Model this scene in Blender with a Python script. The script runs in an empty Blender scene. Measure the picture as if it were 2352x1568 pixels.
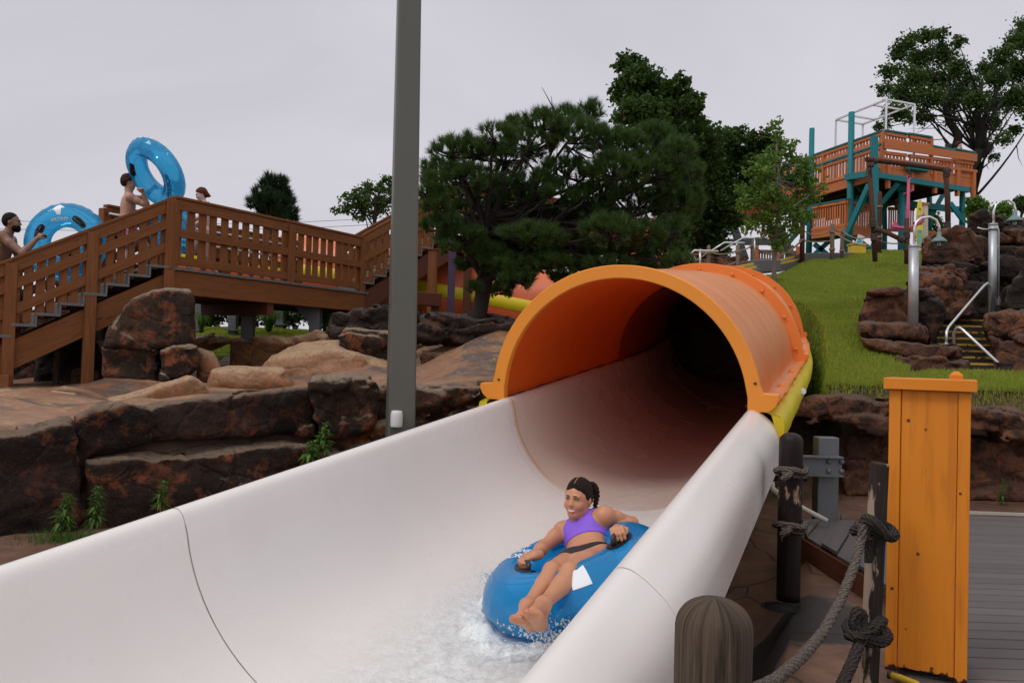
import bpy, bmesh, math, random
import numpy as np
from mathutils import Vector, Matrix
random.seed(7); RNG = np.random.default_rng(11)
scn = bpy.context.scene
COL = scn.collection
# ------------------------------------------------------------------ camera
FPX, IW, IH = 1829.0, 2352, 1568          # focal length and picture size the layout was measured in
TH, RO, EYE = math.atan(41/FPX), math.radians(1.6), 1.55
fw = np.array([0, math.cos(TH), math.sin(TH)]); _r0 = np.array([1.0, 0, 0]); _u0 = np.array([0, -math.sin(TH), math.cos(TH)])
RI = math.cos(RO)*_r0 + math.sin(RO)*_u0; UP = -math.sin(RO)*_r0 + math.cos(RO)*_u0
CAM = np.array([0, 0, EYE])
cd = bpy.data.cameras.new('camera'); cam = bpy.data.objects.new('camera', cd); COL.objects.link(cam)
cd.sensor_width = 36; cd.lens = 36*FPX/IW; cd.clip_start = .05; cd.clip_end = 5000
m = Matrix(((RI[0], UP[0], -fw[0], 0), (RI[1], UP[1], -fw[1], 0), (RI[2], UP[2], -fw[2], EYE), (0, 0, 0, 1)))
cam.matrix_world = m
scn.camera = cam
cd.dof.use_dof = True; cd.dof.focus_distance = 5.2; cd.dof.aperture_fstop = 14
# ------------------------------------------------------------------ node helpers
def NN(nt, t, **kw):
    n = nt.nodes.new('ShaderNode'+t)
    for k, v in kw.items():
        if k.startswith('_'): setattr(n, k[1:], v)
        else:
            s = n.inputs[int(k[1:])] if (k[0] == 'i' and k[1:].isdigit()) else n.inputs[k.replace('__', ' ')]
            if isinstance(v, bpy.types.NodeSocket): nt.links.new(v, s)
            else: s.default_value = v
    return n
def c4(c): return (c[0], c[1], c[2], 1)
def ramp(nt, fac, stops, interp='LINEAR'):
    r = nt.nodes.new('ShaderNodeValToRGB'); nt.links.new(fac, r.inputs[0]); r.color_ramp.interpolation = interp
    e = r.color_ramp.elements
    while len(e) < len(stops): e.new(.5)
    for i, (p, c) in enumerate(stops):
        e[i].position = p; e[i].color = c4(c) if not isinstance(c, (int, float)) else (c, c, c, 1)
    return r.outputs[0]
def mix(nt, f, a, b, bt='MIX'):
    n = nt.nodes.new('ShaderNodeMix'); n.data_type = 'RGBA'; n.blend_type = bt
    for s, v in ((n.inputs[0], f), (n.inputs[6], a), (n.inputs[7], b)):
        if isinstance(v, bpy.types.NodeSocket): nt.links.new(v, s)
        elif isinstance(v, (int, float)): s.default_value = v
        else: s.default_value = c4(v)
    return n.outputs[2]
def mth(nt, op, a, b=0.0, clamp=False):
    n = nt.nodes.new('ShaderNodeMath'); n.operation = op; n.use_clamp = clamp
    for s, v in ((n.inputs[0], a), (n.inputs[1], b)):
        if isinstance(v, bpy.types.NodeSocket): nt.links.new(v, s)
        else: s.default_value = v
    return n.outputs[0]
def newmat(name):
    m = bpy.data.materials.new(name); m.use_nodes = True; nt = m.node_tree
    return m, nt, nt.nodes['Principled BSDF']
def objco(nt, scale=(1, 1, 1), kind='Object'):
    t = NN(nt, 'TexCoord'); mp = NN(nt, 'Mapping', Vector=t.outputs[kind]); mp.inputs['Scale'].default_value = scale
    return mp.outputs[0]
def geopos(nt, scale=(1, 1, 1)):
    g = NN(nt, 'NewGeometry'); mp = NN(nt, 'Mapping', Vector=g.outputs['Position']); mp.inputs['Scale'].default_value = scale
    return mp.outputs[0]
def noise(nt, co, scale, detail=4, rough=.55, dist=0.0):
    return NN(nt, 'TexNoise', Vector=co, Scale=scale, Detail=detail, Roughness=rough, Distortion=dist).outputs[0]
def bump(nt, bs, h, strength=.3, dist=.02):
    b = NN(nt, 'Bump', Strength=strength, Distance=dist, Height=h); nt.links.new(b.outputs[0], bs.inputs['Normal']); return b
# ------------------------------------------------------------------ sky and sun (thin bright overcast)
world = bpy.data.worlds.new('World'); scn.world = world; world.use_nodes = True
SUN_EL, SUN_AZ = math.radians(52), math.radians(-125)
def build_world():
    nt = world.node_tree; bg = nt.nodes['Background']
    sky = NN(nt, 'TexSky'); sky.sky_type = 'NISHITA'; sky.sun_disc = False
    sky.sun_elevation = SUN_EL; sky.sun_rotation = SUN_AZ; sky.air_density = 1; sky.dust_density = 4
    tc = NN(nt, 'TexCoord'); sep = NN(nt, 'SeparateXYZ', Vector=tc.outputs['Generated'])
    mp = NN(nt, 'Mapping', Vector=tc.outputs['Generated']); mp.inputs['Scale'].default_value = (1, 1, 2.2)
    n1 = noise(nt, mp.outputs[0], 1.6, 5, .55, .6)
    grad = ramp(nt, sep.outputs[2], [(0, (6.95, 6.8, 7.3)), (.12, (6.75, 6.55, 7.1)), (.42, (6.3, 6.1, 6.65)), (.75, (8.0, 7.8, 8.0)), (1, (10.5, 10.3, 10.4))])
    az = mth(nt, 'ADD', mth(nt, 'ADD', mth(nt, 'MULTIPLY', sep.outputs[0], .06), 1.0), mth(nt, 'MULTIPLY', mth(nt, 'MAXIMUM', mth(nt, 'MULTIPLY', sep.outputs[1], -1.0), 0.0), .5))
    cl = ramp(nt, n1, [(.3, .90), (.7, 1.07)])
    c = mix(nt, 1.0, grad, cl, 'MULTIPLY'); v = NN(nt, 'VectorMath', _operation='SCALE'); nt.links.new(c, v.inputs[0]); nt.links.new(az, v.inputs[3])
    gnd = ramp(nt, sep.outputs[2], [(0, 0.0), (.01, 1.0)])
    c2 = mix(nt, .93, sky.outputs[0], v.outputs[0])
    nt.links.new(c2, bg.inputs[0]); bg.inputs[1].default_value = .1
build_world()
sd = bpy.data.lights.new('sun', 'SUN'); sd.energy = 1.0; sd.angle = math.radians(18); sd.color = (1, .965, .91)
sun = bpy.data.objects.new('sun', sd); COL.objects.link(sun)
# sun_rotation turns clockwise from +Y seen from above
sv = Vector((math.sin(SUN_AZ)*math.cos(SUN_EL), math.cos(SUN_AZ)*math.cos(SUN_EL), math.sin(SUN_EL)))
sun.rotation_euler = sv.to_track_quat('Z', 'Y').to_euler()
vs = scn.view_settings; vs.view_transform = 'Standard'; vs.look = 'None'; vs.exposure = 0; vs.gamma = 1; vs.use_curve_mapping = False
scn.render.engine = 'CYCLES'; scn.cycles.max_bounces = 8; scn.cycles.transparent_max_bounces = 24; scn.cycles.use_denoising = True
# ------------------------------------------------------------------ picture-to-place measuring helpers
def ray(px, py): return (px-1176)/FPX*RI + (784-py)/FPX*UP + fw
def P(px, py, Y): d = ray(px, py); return CAM + d*(Y/d[1])
def Z(px, py, z): d = ray(px, py); return CAM + d*((z-EYE)/d[2])
def nz(v): v = np.asarray(v, float); return v/np.linalg.norm(v)
# ------------------------------------------------------------------ object helpers
def wloc(o):
    v = np.zeros(3)
    while o is not None: v += np.array(o.location); o = o.parent
    return v
def setp(o, label=None, cat=None, group=None, kind=None):
    if label: o['label'] = label
    if cat: o['category'] = cat
    if group: o['group'] = group
    if kind: o['kind'] = kind
    return o
def thing(name, label, cat, loc, group=None):
    o = bpy.data.objects.new(name, None); o.empty_display_size = .1; COL.objects.link(o); o.location = tuple(float(x) for x in loc)
    return setp(o, label, cat, group)
class MB:
    def __init__(s): s.V = []; s.F = []; s.U = []; s.S = []
    def add(s, V, F, U=None, smooth=False):
        b = len(s.V); s.V.extend([tuple(map(float, v)) for v in V])
        for i, f in enumerate(F):
            s.F.append([b+j for j in f]); s.U.append(U[i] if U else [(0, 0)]*len(f)); s.S.append(smooth)
        return s
    def beam(s, a, b, w, h, up=(0, 0, 1), ext=0):
        """board from a to b: w across, h along up"""
        a = np.asarray(a, float); b = np.asarray(b, float); d = nz(b-a); a = a-d*ext; b = b+d*ext
        L = np.linalg.norm(b-a); up = np.asarray(up, float)
        if abs(d@nz(up)) > .99: up = np.array([0, 1.0, 0])
        x = nz(np.cross(d, up)); u = np.cross(x, d)
        V = [a+x*sx*w/2+u*sz*h/2 for sx, sz in ((-1, -1), (1, -1), (1, 1), (-1, 1))] + [b+x*sx*w/2+u*sz*h/2 for sx, sz in ((-1, -1), (1, -1), (1, 1), (-1, 1))]
        o = random.random()*50; q = random.random()*20; U = []; F = [(0, 1, 2, 3), (7, 6, 5, 4)]
        U += [[(o+q, q), (o+q, q+w), (o+q+h*.3, q+w), (o+q+h*.3, q)]]*2
        dims = (w, h, w, h); acc = 0
        for k in range(4):
            k2 = (k+1) % 4; F.append((k, k+4, k2+4, k2)); U.append([(o, q+acc), (o+L, q+acc), (o+L, q+acc+dims[k]), (o, q+acc+dims[k])]); acc += dims[k]+.3
        return s.add(V, F, U)
    def box(s, c, dx, dy, dz, rot=0):
        c = np.asarray(c, float); r = np.array([math.cos(rot), math.sin(rot), 0])
        return s.beam(c-r*dx/2, c+r*dx/2, dy, dz)
    def tube(s, pts, rad, seg=10, caps=True, smooth=True):
        pts = [np.asarray(p, float) for p in pts]; n = len(pts)
        rad = [rad]*n if np.isscalar(rad) else rad; V = []; F = []; U = []
        T = [nz(pts[min(i+1, n-1)]-pts[max(i-1, 0)]) for i in range(n)]
        x = np.cross(T[0], (0, 0, 1) if abs(T[0][2]) < .9 else (0, 1, 0)); x = nz(x); L = 0; o = random.random()*50
        Ls = []
        for i in range(n):
            x = nz(x-T[i]*(x@T[i])); y = np.cross(T[i], x)
            if i: L += np.linalg.norm(pts[i]-pts[i-1])
            Ls.append(L+o)
            for k in range(seg):
                a = 2*math.pi*k/seg; V.append(pts[i]+(x*math.cos(a)+y*math.sin(a))*rad[i])
        for i in range(n-1):
            for k in range(seg):
                k2 = (k+1) % seg; F.append((i*seg+k, i*seg+k2, (i+1)*seg+k2, (i+1)*seg+k)); c = 2*math.pi*max(rad)/seg
                U.append([(Ls[i], k*c), (Ls[i], (k+1)*c), (Ls[i+1], (k+1)*c), (Ls[i+1], k*c)])
        s.add(V, F, U, smooth)
        if caps:
            b = len(s.V)-n*seg
            s.F.append([b+k for k in range(seg)][::-1]); s.U.append([(0, 0)]*seg); s.S.append(False)
            s.F.append([b+(n-1)*seg+k for k in range(seg)]); s.U.append([(0, 0)]*seg); s.S.append(False)
        return s
    def lathe(s, c, prof, seg=20, axis=(0, 0, 1), smooth=True):
        """prof: (r, h) along the axis"""
        c = np.asarray(c, float); ax = nz(axis); x = nz(np.cross(ax, (0, 1, 0) if abs(ax[1]) < .9 else (1, 0, 0))); y = np.cross(ax, x); V = []; F = []; U = []
        for r, h in prof:
            for k in range(seg): a = 2*math.pi*k/seg; V.append(c+ax*h+(x*math.cos(a)+y*math.sin(a))*r)
        for i in range(len(prof)-1):
            for k in range(seg):
                k2 = (k+1) % seg; F.append((i*seg+k, i*seg+k2, (i+1)*seg+k2, (i+1)*seg+k))
                U.append([(prof[i][1], k*.02), (prof[i][1], k*.02+.02), (prof[i+1][1], k*.02+.02), (prof[i+1][1], k*.02)])
        s.add(V, F, U, smooth); b = len(s.V)-len(prof)*seg
        for st, rev in ((0, 1), (len(prof)-1, 0)):
            if prof[st][0] > 1e-4:
                f = [b+st*seg+k for k in range(seg)]; s.F.append(f[::-1] if rev else f); s.U.append([(0, 0)]*seg); s.S.append(False)
        return s
    def ball(s, c, r, sq=(1, 1, 1), nu=12, nv=8):
        c = np.asarray(c, float); V = []; F = []
        for j in range(nv+1):
            t = math.pi*j/nv
            for i in range(nu):
                a = 2*math.pi*i/nu; V.append(c+np.array([math.sin(t)*math.cos(a)*sq[0], math.sin(t)*math.sin(a)*sq[1], math.cos(t)*sq[2]])*r)
        for j in range(nv):
            for i in range(nu): i2 = (i+1) % nu; F.append((j*nu+i, (j+1)*nu+i, (j+1)*nu+i2, j*nu+i2))
        return s.add(V, F, None, True)
    def grid(s, G, uvs=1.0, smooth=True, flip=False):
        """G[i][j] points"""
        n, k = len(G), len(G[0]); V = [p for r in G for p in r]; F = []; U = []
        for i in range(n-1):
            for j in range(k-1):
                f = (i*k+j, i*k+j+1, (i+1)*k+j+1, (i+1)*k+j); u = [(i*uvs, j*uvs), (i*uvs, (j+1)*uvs), ((i+1)*uvs, (j+1)*uvs), ((i+1)*uvs, j*uvs)]
                if flip: f = f[::-1]; u = u[::-1]
                F.append(f); U.append(u)
        return s.add(V, F, U, smooth)
def obj(name, mb, mat, parent=None, bevel=0, bseg=1, solid=0, sub=0):
    V = np.array(mb.V) if len(mb.V) else np.zeros((0, 3)); root = parent
    if parent is not None: V = V-wloc(parent)
    me = bpy.data.meshes.new(name); me.from_pydata(V.tolist(), [], mb.F)
    uv = me.uv_layers.new(name='UVMap'); flat = [c for f in mb.U for p in f for c in p]
    uv.data.foreach_set('uv', flat); me.polygons.foreach_set('use_smooth', mb.S)
    for m_ in (mat if isinstance(mat, (list, tuple)) else [mat]): me.materials.append(m_)
    me.update(); o = bpy.data.objects.new(name, me); COL.objects.link(o)
    if parent is not None: o.parent = parent
    if solid: md = o.modifiers.new('solid', 'SOLIDIFY'); md.thickness = solid; md.offset = 0
    if solid and mb.S and mb.S[0]: md = o.modifiers.new('split', 'EDGE_SPLIT'); md.split_angle = math.radians(50)
    if bevel: md = o.modifiers.new('bevel', 'BEVEL'); md.width = bevel; md.segments = bseg; md.limit_method = 'ANGLE'; md.angle_limit = math.radians(40)
    if sub: md = o.modifiers.new('sub', 'SUBSURF'); md.levels = sub; md.render_levels = sub
    return o
def npmesh(name, V, F, mat, parent=None, smooth=False, k=None):
    """fast mesh from arrays, F is (n, k)"""
    V = np.asarray(V, np.float32); F = np.asarray(F, np.int32)
    if parent is not None: V = V-wloc(parent).astype(np.float32)
    k = F.shape[1]; me = bpy.data.meshes.new(name); me.vertices.add(len(V)); me.vertices.foreach_set('co', V.ravel())
    me.loops.add(F.size); me.loops.foreach_set('vertex_index', F.ravel()); me.polygons.add(len(F))
    me.polygons.foreach_set('loop_start', np.arange(0, F.size, k, dtype=np.int32))
    me.polygons.foreach_set('use_smooth', np.full(len(F), smooth)); me.update(calc_edges=True); me.validate()
    for m_ in (mat if isinstance(mat, (list, tuple)) else [mat]): me.materials.append(m_)
    o = bpy.data.objects.new(name, me); COL.objects.link(o)
    if parent is not None: o.parent = parent
    return o
# ------------------------------------------------------------------ numpy noise and surface nets
def _h(i, j, k, s=0):
    i = i.astype(np.uint32); j = j.astype(np.uint32); k = k.astype(np.uint32)
    n = i*np.uint32(374761393)+j*np.uint32(668265263)+k*np.uint32(2147483647)+np.uint32((s*974711+1013) & 0xffffffff)
    n = (n ^ (n >> np.uint32(13)))*np.uint32(1274126177); n = n ^ (n >> np.uint32(16)); n = n*np.uint32(2246822519); n = n ^ (n >> np.uint32(15))
    return n.astype(np.float32)/np.float32(4294967295.0)
def vnoise(x, y, z, s=0):
    xi, yi, zi = np.floor(x).astype(np.int64), np.floor(y).astype(np.int64), np.floor(z).astype(np.int64)
    fx, fy, fz = x-xi, y-yi, z-zi; fx = fx*fx*(3-2*fx); fy = fy*fy*(3-2*fy); fz = fz*fz*(3-2*fz); r = 0
    for a in (0, 1):
        for b in (0, 1):
            for c in (0, 1):
                r = r+_h(xi+a, yi+b, zi+c, s)*(fx if a else 1-fx)*(fy if b else 1-fy)*(fz if c else 1-fz)
    return r*2-1
def fbm(x, y, z, o=4, s=0):
    r = 0; a = .5; f = 1.0
    for i in range(o): r = r+a*vnoise(x*f, y*f, z*f, s+i*7); a *= .5; f *= 2.03
    return r
def cells(x, y, z, s=0):
    """F1, F2 and a random value of the nearest cell"""
    xi, yi, zi = np.floor(x), np.floor(y), np.floor(z)
    d1 = np.full(x.shape, 9., np.float32); d2 = d1.copy(); v = np.zeros(x.shape, np.float32)
    for a in (-1, 0, 1):
        for b in (-1, 0, 1):
            for c in (-1, 0, 1):
                cx, cy, cz = (xi+a).astype(np.int64), (yi+b).astype(np.int64), (zi+c).astype(np.int64)
                px, py, pz = cx+_h(cx, cy, cz, s), cy+_h(cx, cy, cz, s+1), cz+_h(cx, cy, cz, s+2)
                d = np.sqrt((px-x)**2+(py-y)**2+(pz-z)**2); nr = d < d1
                d2 = np.where(nr, d1, np.minimum(d2, d)); v = np.where(nr, _h(cx, cy, cz, s+3), v); d1 = np.where(nr, d, d1)
    return d1, d2, v
def surfnet(F, org, h):
    """naive surface nets, negative inside; returns V, quads"""
    s = F < 0; nx, ny, nz_ = F.shape
    c = np.zeros((nx-1, ny-1, nz_-1), np.int8)
    for a in (0, 1):
        for b in (0, 1):
            for d in (0, 1): c += s[a:nx-1+a, b:ny-1+b, d:nz_-1+d]
    act = (c > 0) & (c < 8); I = np.argwhere(act); idx = -np.ones(act.shape, np.int64); idx[act] = np.arange(len(I))
    acc = np.zeros((len(I), 3)); cnt = np.zeros(len(I))
    cor = [(a, b, d) for a in (0, 1) for b in (0, 1) for d in (0, 1)]
    for p in cor:
        for ax in range(3):
            if p[ax]: continue
            q = list(p); q[ax] = 1
            f0 = F[I[:, 0]+p[0], I[:, 1]+p[1], I[:, 2]+p[2]]; f1 = F[I[:, 0]+q[0], I[:, 1]+q[1], I[:, 2]+q[2]]
            cr = (f0 < 0) != (f1 < 0); t = np.where(cr, f0/np.where(cr, f0-f1, 1), 0)
            pt = np.tile(np.array(p, float), (len(I), 1)); pt[:, ax] += t; acc += pt*cr[:, None]; cnt += cr
    V = (I+acc/cnt[:, None])*h+np.asarray(org)
    Q = []
    for ax in range(3):
        a0 = [slice(1, -1)]*3; a0[ax] = slice(0, -1); A = s[tuple(a0)]; b0 = [slice(1, -1)]*3; b0[ax] = slice(1, None); B = s[tuple(b0)]
        for inside_first in (True, False):
            E = np.argwhere(A & ~B if inside_first else ~A & B)
            if not len(E): continue
            off = np.ones(3, int); off[ax] = 0; E = E+off; u, v = (ax+1) % 3, (ax+2) % 3
            def g(du, dv): e = E.copy(); e[:, u] += du; e[:, v] += dv; return idx[e[:, 0], e[:, 1], e[:, 2]]
            q = np.stack([g(-1, -1), g(0, -1), g(0, 0), g(-1, 0)], 1); Q.append(q if inside_first else q[:, ::-1])
    Q = np.concatenate(Q); Q = Q[(Q >= 0).all(1)]
    return V, Q
# ------------------------------------------------------------------ materials
def m_plain(name, col, rough=.5, metal=0, spec=.5, nscale=0, var=.12, bmp=0, coat=0):
    m, nt, b = newmat(name); b.inputs['Roughness'].default_value = rough; b.inputs['Metallic'].default_value = metal
    b.inputs['Specular IOR Level'].default_value = spec
    if nscale:
        co = geopos(nt); n = noise(nt, co, nscale, 6, .6); c = mix(nt, n, tuple(x*(1-var*2) for x in col), tuple(min(1, x*(1+var*1.5)) for x in col))
        nt.links.new(c, b.inputs['Base Color'])
        if bmp: bump(nt, b, noise(nt, co, nscale*8, 5), bmp, .01)
    else: b.inputs['Base Color'].default_value = c4(col)
    return m
def m_wood(name, c1, c2, knot=(.03, .012, .006), rough=.65, gs=1.0, wear=0, wearcol=(.3, .22, .15)):
    m, nt, b = newmat(name); co = objco(nt, (1.0*gs, 22*gs, 1), 'UV'); co2 = objco(nt, (.9*gs, 6*gs, 1), 'UV')
    w = noise(nt, co2, 1.6, 3, .5, .3)
    mv = NN(nt, 'MixRGB'); mv.inputs[0].default_value = .12; nt.links.new(co, mv.inputs[1]); nt.links.new(w, mv.inputs[2])
    g = noise(nt, co, 1.5, 6, .62, 1.6); g2 = noise(nt, co2, .9, 3, .5)
    c = mix(nt, ramp(nt, g, [(.32, 0.0), (.68, 1.0)]), c1, c2); c = mix(nt, mth(nt, 'MULTIPLY', g2, .5), c, tuple(x*.55 for x in c1))
    vo = NN(nt, 'TexVoronoi', Vector=objco(nt, (1.3*gs, 5*gs, 1), 'UV'), Scale=1.0); c = mix(nt, ramp(nt, vo.outputs['Distance'], [(.03, 1.0), (.09, 0.0)]), c, knot)
    isl = NN(nt, 'NewGeometry').outputs['Random Per Island']; c = mix(nt, ramp(nt, isl, [(0, 0.0), (1, .45)]), c, tuple(x*.5 for x in c1))
    if wear:
        wn = noise(nt, geopos(nt, (1, 1, .35)), 7, 6, .65); c = mix(nt, ramp(nt, wn, [(.62-wear*.2, 0.0), (.66-wear*.2, 1.0)]), c, wearcol)
    nt.links.new(c, b.inputs['Base Color']); b.inputs['Roughness'].default_value = rough; b.inputs['Specular IOR Level'].default_value = .25; bump(nt, b, g, .35, .004)
    return m
def m_rock(name, dark, mid, warm, top, warmth=.5, topbare=1.0, cs=1.0, bs=.9, rough=.75):
    """painted concrete rockwork: black staining over brown, rust patches, bare sandy tops"""
    m, nt, b = newmat(name); co = geopos(nt); geo = NN(nt, 'NewGeometry')
    n1 = noise(nt, co, 1.3*cs, 6, .62, .5); n2 = noise(nt, co, 4.5*cs, 7, .68, .3); n3 = noise(nt, co, 22*cs, 5, .6)
    c = mix(nt, ramp(nt, n1, [(.38, 0.0), (.62, 1.0)]), dark, mid)
    w = mth(nt, 'MULTIPLY', ramp(nt, n2, [(.55-warmth*.12, 0.0), (.66-warmth*.1, 1.0)]), ramp(nt, noise(nt, co, .9*cs, 3), [(.5-warmth*.22, 0.0), (.62-warmth*.1, 1.0)]))
    c = mix(nt, w, c, warm)
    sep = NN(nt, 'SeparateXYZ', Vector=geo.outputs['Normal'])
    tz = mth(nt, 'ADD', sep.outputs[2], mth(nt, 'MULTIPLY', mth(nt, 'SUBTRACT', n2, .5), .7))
    c = mix(nt, mth(nt, 'MULTIPLY', ramp(nt, tz, [(.42, 0.0), (.78, 1.0)]), topbare), c, top)
    c = mix(nt, ramp(nt, n3, [(.25, .6), (.5, 0.0)]), c, tuple(x*.35 for x in dark))
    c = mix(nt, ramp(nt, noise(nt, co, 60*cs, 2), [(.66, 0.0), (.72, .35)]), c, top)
    nt.links.new(c, b.inputs['Base Color']); b.inputs['Roughness'].default_value = rough; b.inputs['Specular IOR Level'].default_value = .25
    vo = NN(nt, 'TexVoronoi', Vector=mix(nt, .1, co, NN(nt, 'TexNoise', Vector=co, Scale=3.0).outputs[1]), Scale=2.6*cs, _feature='DISTANCE_TO_EDGE')
    cr = ramp(nt, vo.outputs['Distance'], [(0, 0.0), (.06, 1.0)])
    h = mth(nt, 'ADD', mth(nt, 'MULTIPLY', cr, .5), mth(nt, 'ADD', mth(nt, 'MULTIPLY', n2, 2.2), mth(nt, 'MULTIPLY', n3, .7)))
    h = mth(nt, 'ADD', h, mth(nt, 'MULTIPLY', noise(nt, co, 75*cs, 4, .7), .6)); bump(nt, b, h, bs, .06)
    return m
def m_leaf(name, a, b_, tr=.35, rough=.5):
    m, nt, b = newmat(name); isl = NN(nt, 'NewGeometry').outputs['Random Per Island']
    c = ramp(nt, isl, [(0, a), (1, b_)]); cl = noise(nt, geopos(nt), 1.4, 2); c = mix(nt, mth(nt, 'MULTIPLY', cl, .5), c, tuple(x*.5 for x in a))
    nt.links.new(c, b.inputs['Base Color']); b.inputs['Roughness'].default_value = rough; b.inputs['Specular IOR Level'].default_value = .3
    t = NN(nt, 'BsdfTranslucent'); nt.links.new(mix(nt, .5, c, tuple(x*1.3 for x in b_)), t.inputs[0])
    ms = NN(nt, 'MixShader', Fac=tr); nt.links.new(b.outputs[0], ms.inputs[1]); nt.links.new(t.outputs[0], ms.inputs[2])
    nt.links.new(ms.outputs[0], nt.nodes['Material Output'].inputs[0]); return m
M = {}
M['cedar'] = m_wood('cedar', (.17, .055, .015), (.36, .14, .042))
M['beam'] = m_wood('beam', (.10, .030, .015), (.17, .055, .025))
M['tread'] = m_plain('tread', (.12, .115, .115), .7, nscale=9)
M['composite'] = m_wood('composite', (.085, .072, .072), (.125, .11, .108), knot=(.09, .08, .08), rough=.6)
M['composite2'] = m_wood('composite_grey', (.120, .104, .102), (.175, .152, .147), knot=(.12, .11, .12), rough=.55)
M['oldwood'] = m_wood('weathered_wood', (.022, .015, .010), (.185, .130, .092), rough=.85, gs=1.2)
M['brownlog'] = m_wood('brown_log', (.07, .028, .018), (.15, .065, .04), rough=.8)
M['bleached'] = m_wood('bleached_log', (.16, .11, .085), (.36, .27, .21), rough=.85)
M['yellow'] = m_plain('yellow_paint', (.62, .42, .02), .5, nscale=6)
M['steel'] = m_plain('grey_steel', (.115, .12, .127), .5, .2, nscale=3)
M['galv'] = m_plain('galvanised', (.42, .44, .46), .4, .55, nscale=4, var=.2)
M['alu'] = m_plain('aluminium', (.66, .66, .67), .3, .6)
M['pole'] = m_plain('olive_steel', (.088, .087, .070), .42, .0, nscale=1.5, var=.06)
M['white'] = m_plain('white_plastic', (.6, .6, .6), .5)
M['cream'] = m_plain('cream_pvc', (.42, .38, .32), .5, nscale=5)
M['teal'] = m_wood('teal_paint', (.012, .19, .23), (.02, .27, .31), knot=(.01, .07, .09), rough=.5, gs=.5)
M['coral'] = m_wood('coral_paint', (.55, .16, .055), (.70, .23, .085), knot=(.3, .08, .03), rough=.55, gs=.5)
M['purple'] = m_plain('purple_paint', (.045, .02, .06), .5, nscale=2)
M['green'] = m_plain('green_paint', (.2, .4, .03), .5)
M['pink'] = m_plain('pink_paint', (.48, .07, .16), .45, nscale=3)
M['black'] = m_plain('black_plastic', (.012, .012, .013), .35)
M['blacksteel'] = m_plain('dark_steel', (.04, .045, .05), .5)
M['greygreen'] = m_plain('lamp_enamel', (.13, .2, .2), .35)
M['bark'] = m_plain('bark', (.018, .012, .009), .9, nscale=12, var=.4, bmp=1.0)
M['palebark'] = m_plain('pale_bark', (.16, .14, .12), .85, nscale=14, var=.3, bmp=.6)
M['pine'] = m_leaf('pine_needles', (.026, .060, .014), (.080, .155, .030), .28)
M['pine2'] = m_leaf('pine_needles_far', (.012, .028, .012), (.03, .06, .018), .2)
M['leafA'] = m_leaf('cottonwood_leaves', (.03, .07, .012), (.085, .15, .03))
M['leafB'] = m_leaf('dark_leaves', (.022, .055, .010), (.07, .135, .022))
M['leafC'] = m_leaf('young_leaves', (.07, .15, .020), (.16, .28, .045))
M['leafD'] = m_leaf('weed_leaves', (.04, .10, .012), (.13, .25, .04))
M['blade'] = m_leaf('grass_blades', (.20, .27, .028), (.40, .45, .07), .42)
M['rockL'] = m_rock('rock_wall_stained', (.011, .0065, .005), (.045, .023, .015), (.28, .085, .035), (.24, .17, .115), .35)
M['rockB'] = m_rock('boulder_stained', (.020, .012, .008), (.065, .036, .022), (.28, .09, .038), (.34, .26, .185), .55)
M['rockR'] = m_rock('red_rock', (.035, .018, .012), (.115, .054, .035), (.28, .115, .062), (.15, .10, .075), .9, .75)
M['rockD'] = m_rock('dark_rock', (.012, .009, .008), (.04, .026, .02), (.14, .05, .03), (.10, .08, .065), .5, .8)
M['rockT'] = m_rock('tan_river_rock', (.24, .125, .065), (.36, .20, .11), (.40, .15, .07), (.42, .285, .175), .5, .8, bs=.45, rough=.45)
def m_ground():
    m, nt, b = newmat('stained_concrete'); co = geopos(nt)
    n = noise(nt, co, .8, 6, .6, .4); n2 = noise(nt, co, 7, 6, .65); c = mix(nt, ramp(nt, n, [(.35, 0.0), (.65, 1.0)]), (.10, .052, .036), (.19, .105, .072))
    c = mix(nt, ramp(nt, n2, [(.3, .5), (.6, 0.0)]), c, (.04, .022, .016))
    # dark tar patch round the utility cover
    d = NN(nt, 'VectorMath', _operation='DISTANCE'); nt.links.new(co, d.inputs[0]); d.inputs[1].default_value = tuple(Z(1800, 1410, 0)); dn = mth(nt, 'ADD', d.outputs['Value'], mth(nt, 'MULTIPLY', mth(nt, 'SUBTRACT', n2, .5), .25))
    c = mix(nt, ramp(nt, dn, [(.52, 1.0), (.60, 0.0)]), c, (.030, .026, .026))
    vo = NN(nt, 'TexVoronoi', Vector=mix(nt, .15, co, NN(nt, 'TexNoise', Vector=co, Scale=2.0).outputs[1]), Scale=.9, _feature='DISTANCE_TO_EDGE')
    cr = ramp(nt, vo.outputs['Distance'], [(.0, 1.0), (.012, 0.0)]); c = mix(nt, mth(nt, 'MULTIPLY', cr, .7), c, (.012, .008, .007))
    sp = ramp(nt, noise(nt, co, 45, 2), [(.7, 0.0), (.76, .5)]); c = mix(nt, sp, c, (.3, .24, .2))
    nt.links.new(c, b.inputs['Base Color']); nt.links.new(ramp(nt, n, [(.3, .45), (.7, .75)]), b.inputs['Roughness']); b.inputs['Specular IOR Level'].default_value = .3
    bump(nt, b, mth(nt, 'SUBTRACT', n2, mth(nt, 'MULTIPLY', cr, 1.5)), .25, .01); return m
M['ground'] = m_ground()
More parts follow.
